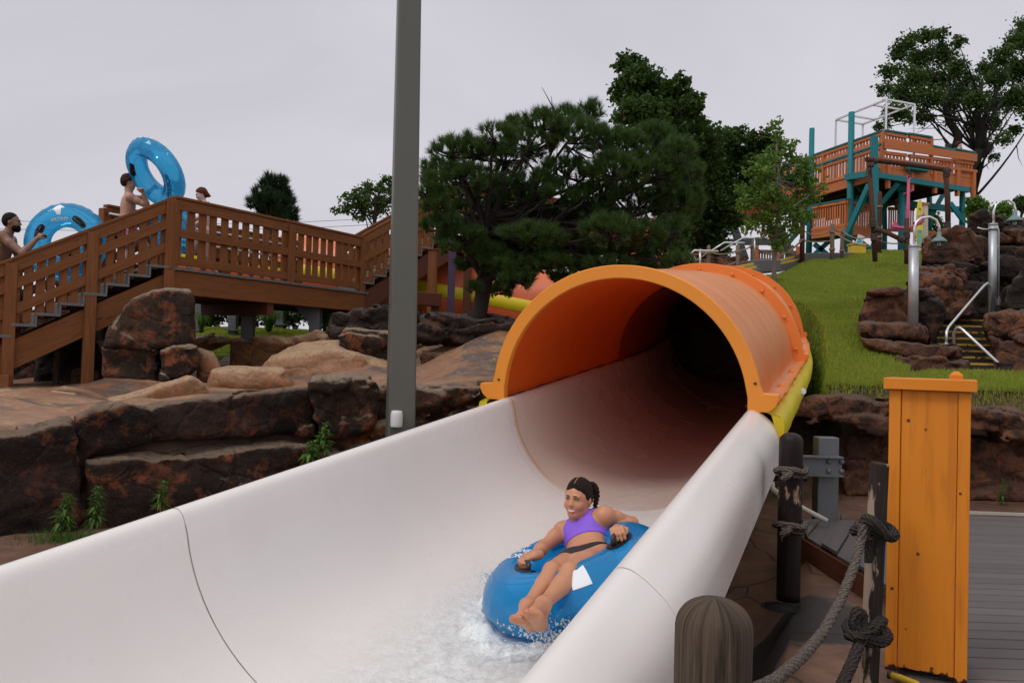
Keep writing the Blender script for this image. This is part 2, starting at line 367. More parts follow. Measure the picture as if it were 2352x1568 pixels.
def m_turf():
    m, nt, b = newmat('turf_soil'); co = geopos(nt); n = noise(nt, co, .55, 5, .6); n2 = noise(nt, co, 20, 5)
    c = mix(nt, ramp(nt, n, [(.35, 0.0), (.7, 1.0)]), (.075, .12, .014), (.135, .18, .026)); c = mix(nt, ramp(nt, n2, [(.3, .5), (.6, 0.0)]), c, (.03, .06, .01))
    nt.links.new(c, b.inputs['Base Color']); b.inputs['Roughness'].default_value = .9; b.inputs['Specular IOR Level'].default_value = .1; bump(nt, b, n2, .6, .03); return m
M['turf'] = m_turf()
def m_slide(name, col, stain=True, var=.05):
    m, nt, b = newmat(name); co = geopos(nt); n = noise(nt, co, .9, 4, .55); n2 = noise(nt, geopos(nt, (1, 1, .25)), 9, 5, .6)
    c = mix(nt, n, tuple(x*(1-var) for x in col), tuple(min(1, x*(1+var)) for x in col)); c = mix(nt, ramp(nt, n2, [(.55, 0.0), (.9, .12)]), c, tuple(x*y for x, y in zip(col, (.9, .82, .72))))
    uv = NN(nt, 'SeparateXYZ', Vector=objco(nt, (1, 1, 1), 'UV'))
    if stain:   # rust weeping from the joint under the canopy mouth; uv x = metres along the slide, y = metres round the section
        dd = mth(nt, 'ABSOLUTE', mth(nt, 'SUBTRACT', mth(nt, 'ADD', uv.outputs[0], mth(nt, 'MULTIPLY', mth(nt, 'SUBTRACT', n, .5), .10)), .03))
        f = mth(nt, 'MULTIPLY', ramp(nt, dd, [(.0, 1.0), (.03, .5), (.10, 0.0)]), ramp(nt, mth(nt, 'ABSOLUTE', uv.outputs[1]), [(.35, 0.0), (.9, .9)]))
        c = mix(nt, f, c, (.50, .25, .07))
    sc = noise(nt, geopos(nt, (1, 1, .5)), 2.2, 3, .5, .5); c = mix(nt, ramp(nt, sc, [(.45, 0.0), (.75, .16)]), c, tuple(x*y for x, y in zip(col, (.86, .84, .80)))); nt.links.new(c, b.inputs['Base Color']); nt.links.new(ramp(nt, n, [(.3, .25), (.7, .29)]), b.inputs['Roughness']); b.inputs['Specular IOR Level'].default_value = .45
    bump(nt, b, noise(nt, co, 120, 3), .05, .002); return m
M['slide'] = m_slide('white_fibreglass', (.74, .705, .68)); M['slidein'] = m_slide('dimmed_fibreglass', (.62, .50, .43), False, .05)  # slidein: same white floor, tunnel dimness and warm tone put into its colour
def m_orange(name, c1, c2, pale, rough=.4, chips=0, tr=0):
    m, nt, b = newmat(name); co = geopos(nt); n = noise(nt, co, 1.6, 6, .65); n2 = noise(nt, co, 30, 5, .6); geo = NN(nt, 'NewGeometry')
    c = mix(nt, n, c1, c2)
    if pale:   # paler colour on the upward-facing shell
        sep = NN(nt, 'SeparateXYZ', Vector=geo.outputs['Normal']); f = ramp(nt, mth(nt, 'ADD', sep.outputs[2], mth(nt, 'MULTIPLY', mth(nt, 'SUBTRACT', n, .5), .6)), [(-.25, 0.0), (.35, 1.0)])
        c = mix(nt, mth(nt, 'MULTIPLY', f, mth(nt, 'ADD', mth(nt, 'MULTIPLY', n2, .6), .5), True), c, pale)
    if chips: c = mix(nt, ramp(nt, noise(nt, co, 9, 6, .7), [(.68, 0.0), (.72, .8)]), c, (.18, .04, .02))
    nt.links.new(c, b.inputs['Base Color']); b.inputs['Roughness'].default_value = rough; bump(nt, b, n2, .12, .004)
    if tr:   # daylight glows through the thin laminate
        t = NN(nt, 'BsdfTranslucent'); t.inputs[0].default_value = (1.0, .30, .06, 1); ms = NN(nt, 'MixShader', Fac=tr); nt.links.new(b.outputs[0], ms.inputs[1]); nt.links.new(t.outputs[0], ms.inputs[2]); nt.links.new(ms.outputs[0], nt.nodes['Material Output'].inputs[0])
    return m
M['or_face'] = m_orange('orange_gelcoat', (.76, .255, .022), (.82, .285, .030), None, .45)
M['or_shell'] = m_orange('orange_shell', (.72, .16, .03), (.80, .21, .045), (.78, .36, .15), tr=.22)
M['or_shell2'] = m_orange('orange_shell_buried', (.72, .16, .03), (.80, .21, .045), (.78, .36, .15))
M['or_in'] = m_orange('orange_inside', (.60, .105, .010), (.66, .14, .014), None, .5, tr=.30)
M['or_in2'] = m_orange('orange_inside_dimmed', (.50, .085, .010), (.56, .11, .014), None, .5)  # lining past the first joint: opaque and darker, dimness put into its colour
M['or_flange'] = m_orange('orange_flange', (.76, .19, .03), (.82, .23, .04), None, .45, 1)
M['or_far'] = m_orange('coral_gelcoat', (.50, .075, .022), (.58, .105, .03), (.64, .16, .06))
M['or_dark'] = m_orange('dark_coral_gelcoat', (.36, .06, .02), (.44, .085, .03), None)
M['yel_shell'] = m_orange('yellow_gelcoat', (.62, .48, .008), (.70, .55, .012), None, .5)
M['seam'] = m_plain('joint_sealant', (.30, .245, .19), .7, nscale=20, var=.3)
M['seamdark'] = m_plain('open_joint', (.05, .035, .025), .8)
def m_orangebox():
    m, nt, b = newmat('orange_painted_timber'); co = objco(nt, (1, 18, 1), 'UV'); g = noise(nt, co, 1.3, 5, .6, .8); n = noise(nt, geopos(nt), 2.2, 4)
    c = mix(nt, n, (.60, .175, .010), (.72, .25, .018)); c = mix(nt, ramp(nt, g, [(.30, .6), (.5, 0.0)]), c, (.42, .125, .012))
    v = NN(nt, 'TexVoronoi', Vector=geopos(nt), Scale=7.0); c = mix(nt, ramp(nt, v.outputs['Distance'], [(.05, 1.0), (.075, 0.0)]), c, (.12, .03, .008))
    ck = NN(nt, 'SeparateXYZ', Vector=geopos(nt)); low = ramp(nt, mth(nt, 'ADD', ck.outputs[2], mth(nt, 'MULTIPLY', noise(nt, geopos(nt, (1, 1, .3)), 24, 4, .7), .12)), [(.165, 1.0), (.170, 0.0)])
    c = mix(nt, low, c, (.035, .014, .01)); wn = noise(nt, geopos(nt, (1, 1, .12)), 26, 5, .7); c = mix(nt, ramp(nt, wn, [(.69, 0.0), (.72, .85)]), c, (.20, .07, .015))
    nt.links.new(c, b.inputs['Base Color']); b.inputs['Roughness'].default_value = .5; b.inputs['Specular IOR Level'].default_value = .3; bump(nt, b, g, .25, .004); return m
M['orbox'] = m_orangebox()
M['peel'] = m_wood('peeling_post', (.012, .008, .007), (.045, .030, .022), rough=.7, wear=.62, wearcol=(.33, .25, .18))
M['peelpost'] = m_wood('dark_peeling_post', (.010, .006, .005), (.028, .016, .013), rough=.5, wear=.12, wearcol=(.34, .23, .15))
def m_rope(name, a, b_, sc):
    m, nt, b = newmat(name); uv = objco(nt, (1, 1, 1), 'UV'); s = NN(nt, 'SeparateXYZ', Vector=uv)
    w = mth(nt, 'SINE', mth(nt, 'MULTIPLY', mth(nt, 'ADD', s.outputs[0], mth(nt, 'MULTIPLY', s.outputs[1], .8)), sc)); n = noise(nt, geopos(nt), 90, 4, .7)
    c = mix(nt, mth(nt, 'MULTIPLY', mth(nt, 'ADD', w, 1.0), .5), a, b_); c = mix(nt, mth(nt, 'MULTIPLY', n, .6), c, tuple(x*1.4 for x in b_))
    nt.links.new(c, b.inputs['Base Color']); b.inputs['Roughness'].default_value = .95; b.inputs['Specular IOR Level'].default_value = .1
    bump(nt, b, mth(nt, 'ADD', w, mth(nt, 'MULTIPLY', n, .8)), .9, .006); return m
M['rope'] = m_rope('grey_rope', (.035, .028, .024), (.16, .13, .11), 300)
M['ropedark'] = m_rope('dark_rope', (.014, .012, .012), (.06, .05, .045), 300)
M['ropetan'] = m_rope('tan_rope', (.16, .11, .07), (.36, .27, .19), 150)
def m_vinyl(name, col, tint, op=.5, refl=1.0):
    m, nt, b = newmat(name); nt.nodes.remove(b); out = nt.nodes['Material Output']
    tr = NN(nt, 'BsdfTransparent'); tr.inputs[0].default_value = c4(tint); df = NN(nt, 'BsdfDiffuse'); df.inputs[0].default_value = c4(col); tl = NN(nt, 'BsdfTranslucent'); tl.inputs[0].default_value = c4(col)
    a = NN(nt, 'MixShader', Fac=.5); nt.links.new(df.outputs[0], a.inputs[1]); nt.links.new(tl.outputs[0], a.inputs[2])
    c = NN(nt, 'MixShader', Fac=op); nt.links.new(tr.outputs[0], c.inputs[1]); nt.links.new(a.outputs[0], c.inputs[2])
    gl = NN(nt, 'BsdfGlossy', Roughness=.08); fr = NN(nt, 'Fresnel', IOR=1.45); bp = NN(nt, 'Bump', Strength=.25, Distance=.01, Height=noise(nt, objco(nt), 14, 3)); nt.links.new(bp.outputs[0], gl.inputs['Normal'])
    e = NN(nt, 'MixShader', Fac=mth(nt, 'MULTIPLY', fr.outputs[0], refl)); nt.links.new(c.outputs[0], e.inputs[1]); nt.links.new(gl.outputs[0], e.inputs[2]); nt.links.new(e.outputs[0], out.inputs[0]); return m
M['vinyl'] = m_vinyl('blue_vinyl', (.010, .43, .95), (.25, .78, 1.0), .70, .9)
M['vinylsky'] = m_vinyl('skylit_blue_vinyl', (.02, .50, .97), (.40, .86, 1.0), .48, .7)  # same vinyl made brighter and clearer: light from the sky put into its colour
M['print'] = m_plain('white_print', (.72, .76, .8), .4)
M['printblue'] = m_plain('dark_blue_print', (.002, .03, .13), .4)
def m_skin(name, col, red=(.42, .12, .08)):
    m, nt, b = newmat(name); n = noise(nt, objco(nt), 9, 5, .6); c = mix(nt, ramp(nt, n, [(.4, 0.0), (.75, .35)]), col, tuple(x*.75 for x in col))
    nt.links.new(c, b.inputs['Base Color']); b.inputs['Roughness'].default_value = .42; b.inputs['Subsurface Weight'].default_value = .12
    b.inputs['Subsurface Radius'].default_value = (.02, .008, .004); b.inputs['Subsurface Scale'].default_value = .4; bump(nt, b, noise(nt, objco(nt), 160, 2), .08, .001); return m
M['skinG'] = m_skin('tanned_skin', (.52, .235, .125)); M['skinM'] = m_skin('brown_skin', (.21, .10, .06)); M['skinB'] = m_skin('boy_skin', (.46, .24, .16)); M['skinR'] = m_skin('pale_skin', (.58, .38, .31))
def m_hair(name, c1, c2, rz=0.0, sc=(90, 90, 12)):
    m, nt, b = newmat(name); mp0 = objco(nt, sc); mp0.node.inputs['Rotation'].default_value = (0, 0, rz); n = noise(nt, mp0, 1, 5, .6); nt.links.new(mix(nt, ramp(nt, n, [(.35, 0.0), (.65, 1.0)]), c1, c2), b.inputs['Base Color']); b.inputs['Roughness'].default_value = .5; b.inputs['Specular IOR Level'].default_value = .08; bump(nt, b, n, 1.0, .01); return m
M['hairD'] = m_hair('dark_hair', (.005, .0035, .003), (.035, .02, .013), math.radians(31), (210, 14, 80)); M['hairBr'] = m_hair('brown_hair', (.02, .009, .005), (.07, .03, .015)); M['hairR'] = m_hair('red_hair', (.05, .012, .006), (.14, .035, .015)); M['hairK'] = m_hair('black_hair', (.006, .005, .005), (.015, .012, .011))
M['violet'] = m_plain('violet_swim_fabric', (.235, .10, .66), .7, nscale=60, var=.05, bmp=.2); M['blackcloth'] = m_plain('black_swim_fabric', (.010, .010, .012), .6)
M['pinkcloth'] = m_plain('pink_shorts_fabric', (.52, .17, .27), .8, nscale=30, var=.15, bmp=.3); M['orangecloth'] = m_plain('orange_swim_fabric', (.8, .2, .03), .6)
M['eye'] = m_plain('eye', (.45, .41, .38), .5, spec=.2); M['iris'] = m_plain('iris', (.018, .010, .007), .6, spec=.1); M['lip'] = m_plain('lip', (.45, .14, .11), .4); M['teeth'] = m_plain('teeth', (.78, .75, .70), .3); M['nail'] = m_plain('coral_nail_polish', (.72, .10, .08), .25)
def m_foam():
    m, nt, b = newmat('white_water'); co = geopos(nt, (1, 1, 1)); uv = NN(nt, 'SeparateXYZ', Vector=objco(nt, (1, 1, 1), 'UV'))
    n = noise(nt, geopos(nt), 16, 8, .72, .8); n2 = noise(nt, co, 3.2, 4, .6)
    b.inputs['Base Color'].default_value = (.90, .93, .94, 1); b.inputs['Roughness'].default_value = .25; b.inputs['Specular IOR Level'].default_value = .5
    edge = uv.outputs[1]   # 1 at mid-channel, 0 at the fringe
    a = mth(nt, 'MULTIPLY', ramp(nt, mth(nt, 'ADD', n, mth(nt, 'MULTIPLY', edge, .35)), [(.48, .05), (.9, .75)]), ramp(nt, mth(nt, 'ADD', edge, mth(nt, 'MULTIPLY', mth(nt, 'SUBTRACT', n2, .5), .5)), [(.05, 0.0), (.55, 1.0)]))
    a = mth(nt, 'MULTIPLY', a, uv.outputs[0])
    nt.links.new(a, b.inputs['Alpha']); bump(nt, b, n, .55, .04); return m
M['foam'] = m_foam()
def m_drop():
    m, nt, b = newmat('water_drops'); b.inputs['Base Color'].default_value = (.9, .95, .96, 1); b.inputs['Roughness'].default_value = .05; b.inputs['Transmission Weight'].default_value = .55; b.inputs['IOR'].default_value = 1.33; return m
M['drop'] = m_drop()
# ------------------------------------------------------------------ the water slide's own frame
SD = nz(ray(1964, 647)); SW = nz(np.cross(SD, (0, 0, 1))); SN = np.cross(SW, SD)
SO = P(1155, 912, 7.5)+SW*1.125
def path_frames(T):
    """frames up the tunnel: straight for 4 m, then easing to the left"""
    out = []; p = SO.copy(); hd = math.atan2(SD[0], SD[1]); sl = math.asin(SD[2]); t = 0.0
    for tt in T:
        while t < tt-1e-6:
            st = min(.1, tt-t)
            if t > 4: hd -= math.radians(1.6 if t < 8 else 9)*st
            if 4 < t < 8: sl += math.radians(.3)*st
            if t > 8: sl -= math.radians(.9)*st
            d = np.array([math.sin(hd)*math.cos(sl), math.cos(hd)*math.cos(sl), math.sin(sl)]); p = p+d*st; t += st
        d = np.array([math.sin(hd)*math.cos(sl), math.cos(hd)*math.cos(sl), math.sin(sl)]); w = nz(np.cross(d, (0, 0, 1)))
        out.append((p.copy(), w, np.cross(w, d), d))
    return out
def down_frame(s): return (SO-SD*s, SW, SN, SD)
def lipprof():
    R = [(1.31, -.46), (1.313, -.3), (1.31, -.2), (1.268, -.115), (1.19, -.045), (1.135, -.008), (1.095, 0), (1.068, -.010), (1.050, -.038), (1.040, -.085)]
    for _ in range(2): R = [R[0]]+[q for a, b in zip(R[:-1], R[1:]) for q in ((a[0]*.75+b[0]*.25, a[1]*.75+b[1]*.25), (a[0]*.25+b[0]*.75, a[1]*.25+b[1]*.75))]+[R[-1]]
    arc = [(1.035*math.cos(a), -.06-.91*math.sin(a)) for a in np.linspace(.06, math.pi-.06, 44)]
    L = [(-u, v) for u, v in R][::-1]
    return [(u+.035, v) for u, v in R+arc+L]
def arclen(pr):
    a = [0]; 
    for i in range(1, len(pr)): a.append(a[-1]+math.hypot(pr[i][0]-pr[i-1][0], pr[i][1]-pr[i-1][1]))
    return [x-a[-1]/2 for x in a]
def sweep(frames, ss, pr, mb=None, flip=False):
    mb = mb or MB(); al = arclen(pr); V = []; F = []; U = []; k = len(pr)
    for (o, w, n, d) in frames: V += [o+w*u+n*v for u, v in pr]
    for i in range(len(frames)-1):
        for j in range(k-1):
            f = [(i*k+j), (i*k+j+1), ((i+1)*k+j+1), ((i+1)*k+j)]; uu = [(ss[i], al[j]), (ss[i], al[j+1]), (ss[i+1], al[j+1]), (ss[i+1], al[j])]
            if flip: f = f[::-1]; uu = uu[::-1]
            F.append(f); U.append(uu)
    return mb.add(V, F, U, True)
def build_slide():
    r = thing('water_slide', 'big white open water slide channel running down out of a large orange half-round tunnel', 'water slide', SO-SD*2-SN*1.2)
    pr = lipprof()
    for a, b in ((.0, 3.9975), (4.0025, 7.4)):       # open channel, one moulding per 4 m
        ss = list(np.linspace(a, b, 26)); o = obj('channel_section', sweep([down_frame(s) for s in ss], ss, pr), M['slide'], r, solid=.012)
    for (a, b) in ((.0, 3.9975), (4.0025, 7.9975), (8.0025, 19.0)):
        T = list(np.linspace(a, b, 26)); fr = path_frames(T)
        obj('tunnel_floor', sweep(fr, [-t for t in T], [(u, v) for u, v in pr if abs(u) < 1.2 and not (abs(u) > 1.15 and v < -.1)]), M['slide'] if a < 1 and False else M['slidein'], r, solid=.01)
        y = [(1.20, -.02), (1.30, -.03), (1.362, -.06), (1.385, -.14), (1.37, -.26), (1.30, -.42), (1.2, -.6), (1.0, -.83), (.7, -1.02), (.3, -1.12), (0, -1.14)]
        y = y+[(-u, v) for u, v in y[::-1]][1:]
        wob = lambda t: .012*math.sin(t*5)+.01*math.sin(t*11+1)
        fr2 = [(p+n*wob(t), w, n, d) for (p, w, n, d), t in zip(fr, T)]
        obj('yellow_shell', sweep(fr2, T, y), M['yel_shell'], r, solid=.01)
        top_o = [(1.345, .062), (1.34, .035), (1.205, .03), (1.19, .06)]+[(1.19*math.cos(x), 1.19*math.sin(x)) for x in np.linspace(.06, math.pi-.06, 46)]+[(-1.19, .06), (-1.205, .03), (-1.34, .035), (-1.345, .062)]
        obj('canopy_shell', sweep(fr2, T, top_o), M['or_shell' if a < 3 else 'or_shell2'], r)
        top_i = [(1.115*math.cos(x), 1.115*math.sin(x)) for x in np.linspace(-.0, math.pi, 46)]
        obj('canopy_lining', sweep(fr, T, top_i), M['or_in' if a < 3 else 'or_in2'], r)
    y_ = [(u, v) for u, v in y if u > 1.1]; f = path_frames([0.004])[0]
    for sx in (1, -1): obj('yellow_rim_end', MB().grid([[f[0]+f[1]*sx*(u-k*.075)+f[2]*(v+k*.02) for u, v in y_] for k in (0, 1)], flip=sx > 0), M['yel_shell'], r, solid=.006)
    # mouth ring with its two turned-out feet
    def ring(f0, f1, ro, ri, foot, mat, name):
        mb = MB(); N = 60; A = np.linspace(0.0, math.pi, N)
        out = []
        c = [(foot, .13), (foot+.005, .09), (foot-.02, .03), (foot-.07, -.012), (1.17, -.02)]
        out = [(1.10, -.02)]+c[::-1]+[(ro+.006, .135)]+[(ro*math.cos(x), ro*math.sin(x)) for x in A if .13 < x < math.pi-.13]
        out += [(-u, v) for u, v in [(ro+.006, .135)]+c+[(1.10, -.02)]]
        inn = []
        for i, (u, v) in enumerate(out):
            if u > 0 and v < .14 and i < 9: inn.append((ri, max(-.02, -.02+.02*i)))
            elif u < 0 and v < .14 and i > len(out)-9: inn.append((-ri, max(-.02, -.02+.02*(len(out)-1-i))))
            else: a = math.atan2(v, u); inn.append((ri*math.cos(a), ri*math.sin(a)))
        k = len(out); V = []
        for (o, w, n, d) in (f0, f1):
            for pr_ in (out, inn): V += [o+w*u+n*v for u, v in pr_]
        F = []
        for j in range(k-1):
            F += [(j, k+j, k+j+1, j+1), (2*k+j, 2*k+j+1, 3*k+j+1, 3*k+j), (j, j+1, 2*k+j+1, 2*k+j), (k+j, 3*k+j, 3*k+j+1, k+j+1)]
        F += [(0, 2*k, 3*k, k), (k-1, 2*k-1, 4*k-1, 3*k-1)]
        mb.add(V, F); o = obj(name, mb, mat, r, bevel=.006); return o
    o0 = (SO-SD*.03, SW, SN, SD); o1 = (SO+SD*.06, SW, SN, SD); ring(o0, o1, 1.215, 1.10, 1.345, M['or_face'], 'mouth_ring')
    for t in (3.95, 7.95):
        a, b = path_frames([t, t+.12]); ring(a, b, 1.315, 1.17, 1.37, M['or_flange'], 'joint_flange')
        a = path_frames([t-.012])[0]
        for ang in np.linspace(.16, math.pi-.16, 9):
            c = a[0]+a[1]*1.235*math.cos(ang)+a[2]*1.235*math.sin(ang); obj('bolt', MB().lathe(c, [(.022, 0), (.022, -.015), (.012, -.022)], 8, a[3]), M['or_flange'], r)
    for t in (1.3, 2.7, 5.4, 6.8):
        a = path_frames([t])[0]
        for sx in (1, -1): obj('bolt', MB().lathe(a[0]+a[1]*1.255*sx+a[2]*.03, [(.035, 0), (.035, .02), (.02, .02), (.02, .035), (.0, .035)], 10, a[2]), M['or_flange'], r)
    # sealant beads in the joints, slightly proud
    pr2 = [(u, v) for u, v in pr if not (abs(u) > 1.3 and v < -.3)]
    def inset(q, e): return [(.035+(u-.035)*(1-e), -.06+(v+.06)*(1-e)) if v < -.07 and abs(u-.035) < 1.06 else (u, v+e) for u, v in q]
    for s, wd, mt in ((4.0, .007, 'seam'), (.16, .003, 'seam')):
        q = inset(pr2, .0068)
        fr = [down_frame(s-wd/2), down_frame(s+wd/2)]; obj('joint_bead', sweep(fr, [0, wd], q), M[mt], r)
    for t in (3.99, 7.99):
        q = inset([p_ for p_ in pr2 if abs(p_[0]) < 1.06], .0068); fr = path_frames([t-.003, t+.003]); obj('joint_bead', sweep(fr, [0, .01], q), M['seamdark'], r)
    for sx in (1, -1):   # dark open joint between the canopy lining and the white floor
        T = list(np.linspace(.06, 8, 60)); fr = path_frames(T); mb = MB()
        mb.tube([f[0]+f[1]*1.078*sx+f[2]*(.006+.006*math.sin(t*9)+.004*math.sin(t*23)) for f, t in zip(fr, T)], .008, 5); obj('joint_bead', mb, M['seamdark'], r)
    for u, v in ((-1.15, .17), (1.16, .22)): obj('screw', MB().lathe(SO-SD*.034+SW*u+SN*v, [(.0, -.003), (.012, -.003), (.012, .002)], 10, SD), M['seamdark'], r)
    f = path_frames([18.95])[0]; obj('light_stop', MB().add([f[0]+f[1]*1.3*math.cos(a)+f[2]*1.3*math.sin(a) for a in np.linspace(0, 2*math.pi, 33)[:-1]], [list(range(32))]), M['seamdark'], r)  # added dark disc closing the unseen tunnel end to keep daylight out
    # steel saddle legs under the channel
    for s in (-6.5, 1.5, 5.5):
        f = down_frame(s) if s > -.1 else path_frames([-s])[0]; mb = MB()
        for sx in (-.75, .75):
            q = f[0]+f[1]*sx-f[2]*.8; mb.beam((q[0], q[1], -.3), q, .12, .12)
        mb.beam(f[0]-f[1]*.9-f[2]*1.22, f[0]+f[1]*.9-f[2]*1.22, .12, .12); obj('support_leg', mb, M['steel'], r)
    return r
build_slide()
# ------------------------------------------------------------------ terrain
LW = [P(-700, 1000, 5.6), P(-250, 1000, 6.0), P(0, 990, 6.4), P(170, 960, 6.75), P(200, 960, 7.05), P(360, 930, 7.25), P(540, 900, 7.6), P(720, 885, 8.1), P(900, 885, 8.5), P(1110, 885, 8.85), P(1300, 885, 9.3)]
LW = [np.array([p[0], p[1]]) for p in LW]
WALL = LW+[np.array(q) for q in ((1.5, 9.6), (3.2, 9.95), (5.0, 9.9), (8.0, 9.8), (14, 9.6), (30, 9.0), (60, 8.0))]
WALL = [np.array((-60., 0.)), np.array((-20., 3.5))]+WALL
WX = [p[0] for p in WALL]; WY = [p[1] for p in WALL]
AC = [-1.4, -.64, -.34, -.16, 0, .22, .32, .38, .445, .6, .9, 1.4]
YR = [6, 9, 10, 11, 12.5, 14, 16, 18, 20, 22, 24, 27, 32, 60, 200]
TZ = [[.8, .85, .95, 1.2, 1.2, 1.2, 1.24, 1.24, 1.24, 1.2, 1.1, 1.1], [.8, .9, .97, 1.2, 1.2, 1.2, 1.24, 1.24, 1.24, 1.2, 1.1, 1.1],
      [.85, .92, 1.0, 1.25, 1.4, 1.3, 1.26, 1.26, 1.26, 1.26, 1.2, 1.2], [.9, .93, 1.05, 1.4, 2.0, 1.7, 1.5, 1.5, 1.5, 1.5, 1.5, 1.5],
      [.9, .95, 1.05, 1.5, 2.1, 2.2, 1.85, 1.95, 1.95, 1.8, 1.8, 1.8], [.95, 1.0, 1.2, 1.55, 1.9, 2.5, 2.2, 2.33, 2.35, 2.3, 2.3, 2.3],
      [1.0, 1.1, 1.7, 1.8, 1.9, 3.0, 2.75, 2.85, 2.9, 3.0, 3.0, 3.0], [1.1, 1.3, 2.05, 2.0, 2.0, 3.4, 3.25, 3.35, 3.4, 3.6, 3.6, 3.6],
      [1.2, 1.5, 2.15, 2.1, 2.1, 3.8, 3.8, 3.9, 3.95, 4.2, 4.3, 4.3], [1.3, 1.7, 2.2, 2.2, 2.2, 4.1, 4.0, 4.5, 4.55, 4.8, 4.9, 4.9],
      [1.4, 1.8, 2.25, 2.2, 2.2, 4.2, 4.2, 4.75, 5.1, 5.3, 5.4, 5.4]]+[[1.4, 1.8, 2.2, 2.2, 2.2, 4.2, 4.3, 5.0, 5.35, 5.6, 5.8, 5.8]]*4
TZ = np.array(TZ)
PATHF = [(f[0], s) for s, f in [(s, down_frame(s)) for s in np.arange(12, 0, -.5)]+[(-t, f) for t, f in zip(np.arange(0, 19, .5), path_frames(list(np.arange(0, 19, .5))))]]
def terr(X, Y):
    X = np.asarray(X, float); Y = np.asarray(Y, float); a = X/np.maximum(Y, 3)
    ya = np.interp(Y, YR, range(len(YR))); xa = np.interp(a, AC, range(len(AC)))
    i = np.minimum(ya.astype(int), len(YR)-2); j = np.minimum(xa.astype(int), len(AC)-2); fy = ya-i; fx = xa-j
    fx = fx*fx*(3-2*fx)
    z = (TZ[i, j]*(1-fx)+TZ[i, j+1]*fx)*(1-fy)+(TZ[i+1, j]*(1-fx)+TZ[i+1, j+1]*fx)*fy
    wy = np.interp(X, WX, WY); t = np.clip((Y-wy-.12)/.3, 0, 1); z = z*t; z = z-np.where((a > .50) & (a < .68) & (Y > 11.2) & (Y < 17), .75, 0)
    dmin = np.full(X.shape, 9e9); zp = np.zeros(X.shape)
    for p, s in PATHF:
        d = np.hypot(X-p[0], Y-p[1]); n = d < dmin; dmin = np.where(n, d, dmin); zp = np.where(n, p[2], zp)
    k = np.clip((1.58-dmin)/.2, 0, 1); low = np.minimum(z, zp-1.45); return z*(1-k)+low*k
def m_riverbed():
    m, nt, b = newmat('river_bed_concrete'); co = geopos(nt); n = noise(nt, co, .9, 6, .62, .6); n2 = noise(nt, geopos(nt, (.7, 1.1, 1)), .8, 5, .6, .8); n3 = noise(nt, co, 9, 6, .65)
    c = mix(nt, ramp(nt, n, [(.35, 0.0), (.62, 1.0)]), (.24, .095, .045), (.33, .195, .11)); c = mix(nt, ramp(nt, n2, [(.50, 0.0), (.54, .8), (.58, .8), (.63, 0.0)]), c, (.10, .09, .085)); c = mix(nt, ramp(nt, n3, [(.3, .5), (.55, 0.0)]), c, (.10, .045, .025)); c = mix(nt, ramp(nt, noise(nt, co, 5, 5), [(.6, 0.0), (.68, .6)]), c, (.42, .30, .19))
    nt.links.new(c, b.inputs['Base Color']); nt.links.new(ramp(nt, n2, [(.4, .6), (.55, .3)]), b.inputs['Roughness']); bump(nt, b, mth(nt, 'ADD', n3, n2), .8, .05); return m
M['riverbed'] = m_riverbed()
def build_terrain():
    xs = np.concatenate([np.arange(-70, -14, 2.0), np.arange(-14, 16, .2), np.arange(16, 90, 2.0)]); ys = np.concatenate([np.arange(-6, 5, .5), np.arange(5, 28, .2), np.arange(28, 140, 3.0)])
    X, Y = np.meshgrid(xs, ys, indexing='ij'); Zt = terr(X, Y)
    wy = np.interp(X, WX, WY); beh = Y > wy+.1; a = X/np.maximum(Y, 3)
    beh = Y > wy+.42; rk = beh & (a < .12) & (Y < 15.4+.8*np.sin(X*1.3)) & (X < 1)
    b = fbm(X*.9, Y*.9, X*0, 4, 3); Zt = Zt+np.where(rk, b*.22*np.clip((Y-wy-.4), 0, 1), np.where(beh, b*.10*np.clip((Y-wy-.6), 0, 1), b*.012))
    V = np.stack([X, Y, Zt], -1).reshape(-1, 3); n, k = X.shape; I = np.arange(n*k).reshape(n, k)
    Q = np.stack([I[:-1, :-1], I[1:, :-1], I[1:, 1:], I[:-1, 1:]], -1).reshape(-1, 4); cls = np.where(rk, 1, np.where(beh, 2, 0))[:-1, :-1].ravel()
    for c, nm, mt in ((0, 'ground', 'ground'), (1, 'river_bed', 'rockT'), (2, 'grass_hill', 'turf')):
        q = Q[cls == c]; mt = 'riverbed' if c == 1 else mt; us, inv = np.unique(q, return_inverse=True); o = npmesh(nm, V[us], inv.reshape(-1, 4), M[mt], smooth=True); setp(o, kind='structure')
    s = MB(); R = 2500
    s.add([(-R, -R, -.6), (R, -R, -.6), (R, R, -.6), (-R, R, -.6)], [(0, 1, 2, 3)]); o = obj('plain', s, M['turf']); setp(o, kind='structure')
build_terrain()
def blades(name, X, Y, Zb, hgt, wid, mat, lean=.5, **kw):
    n = len(X); ang = RNG.uniform(0, 2*math.pi, n); h = hgt*RNG.uniform(.6, 1.2, n); w = wid*RNG.uniform(.7, 1.2, n)
    dx, dy = np.cos(ang), np.sin(ang); la = RNG.uniform(0, 2*math.pi, n); l = RNG.uniform(0, lean, n)*h
    b = np.stack([X, Y, Zb-.01], 1); s = np.stack([dx*w/2, dy*w/2, dx*0], 1); t = b+np.stack([np.cos(la)*l, np.sin(la)*l, h], 1)
    V = np.stack([b-s, b+s, t], 1).reshape(-1, 3); F = np.arange(n*3).reshape(n, 3)
    o = npmesh(name, V, F, mat); return o
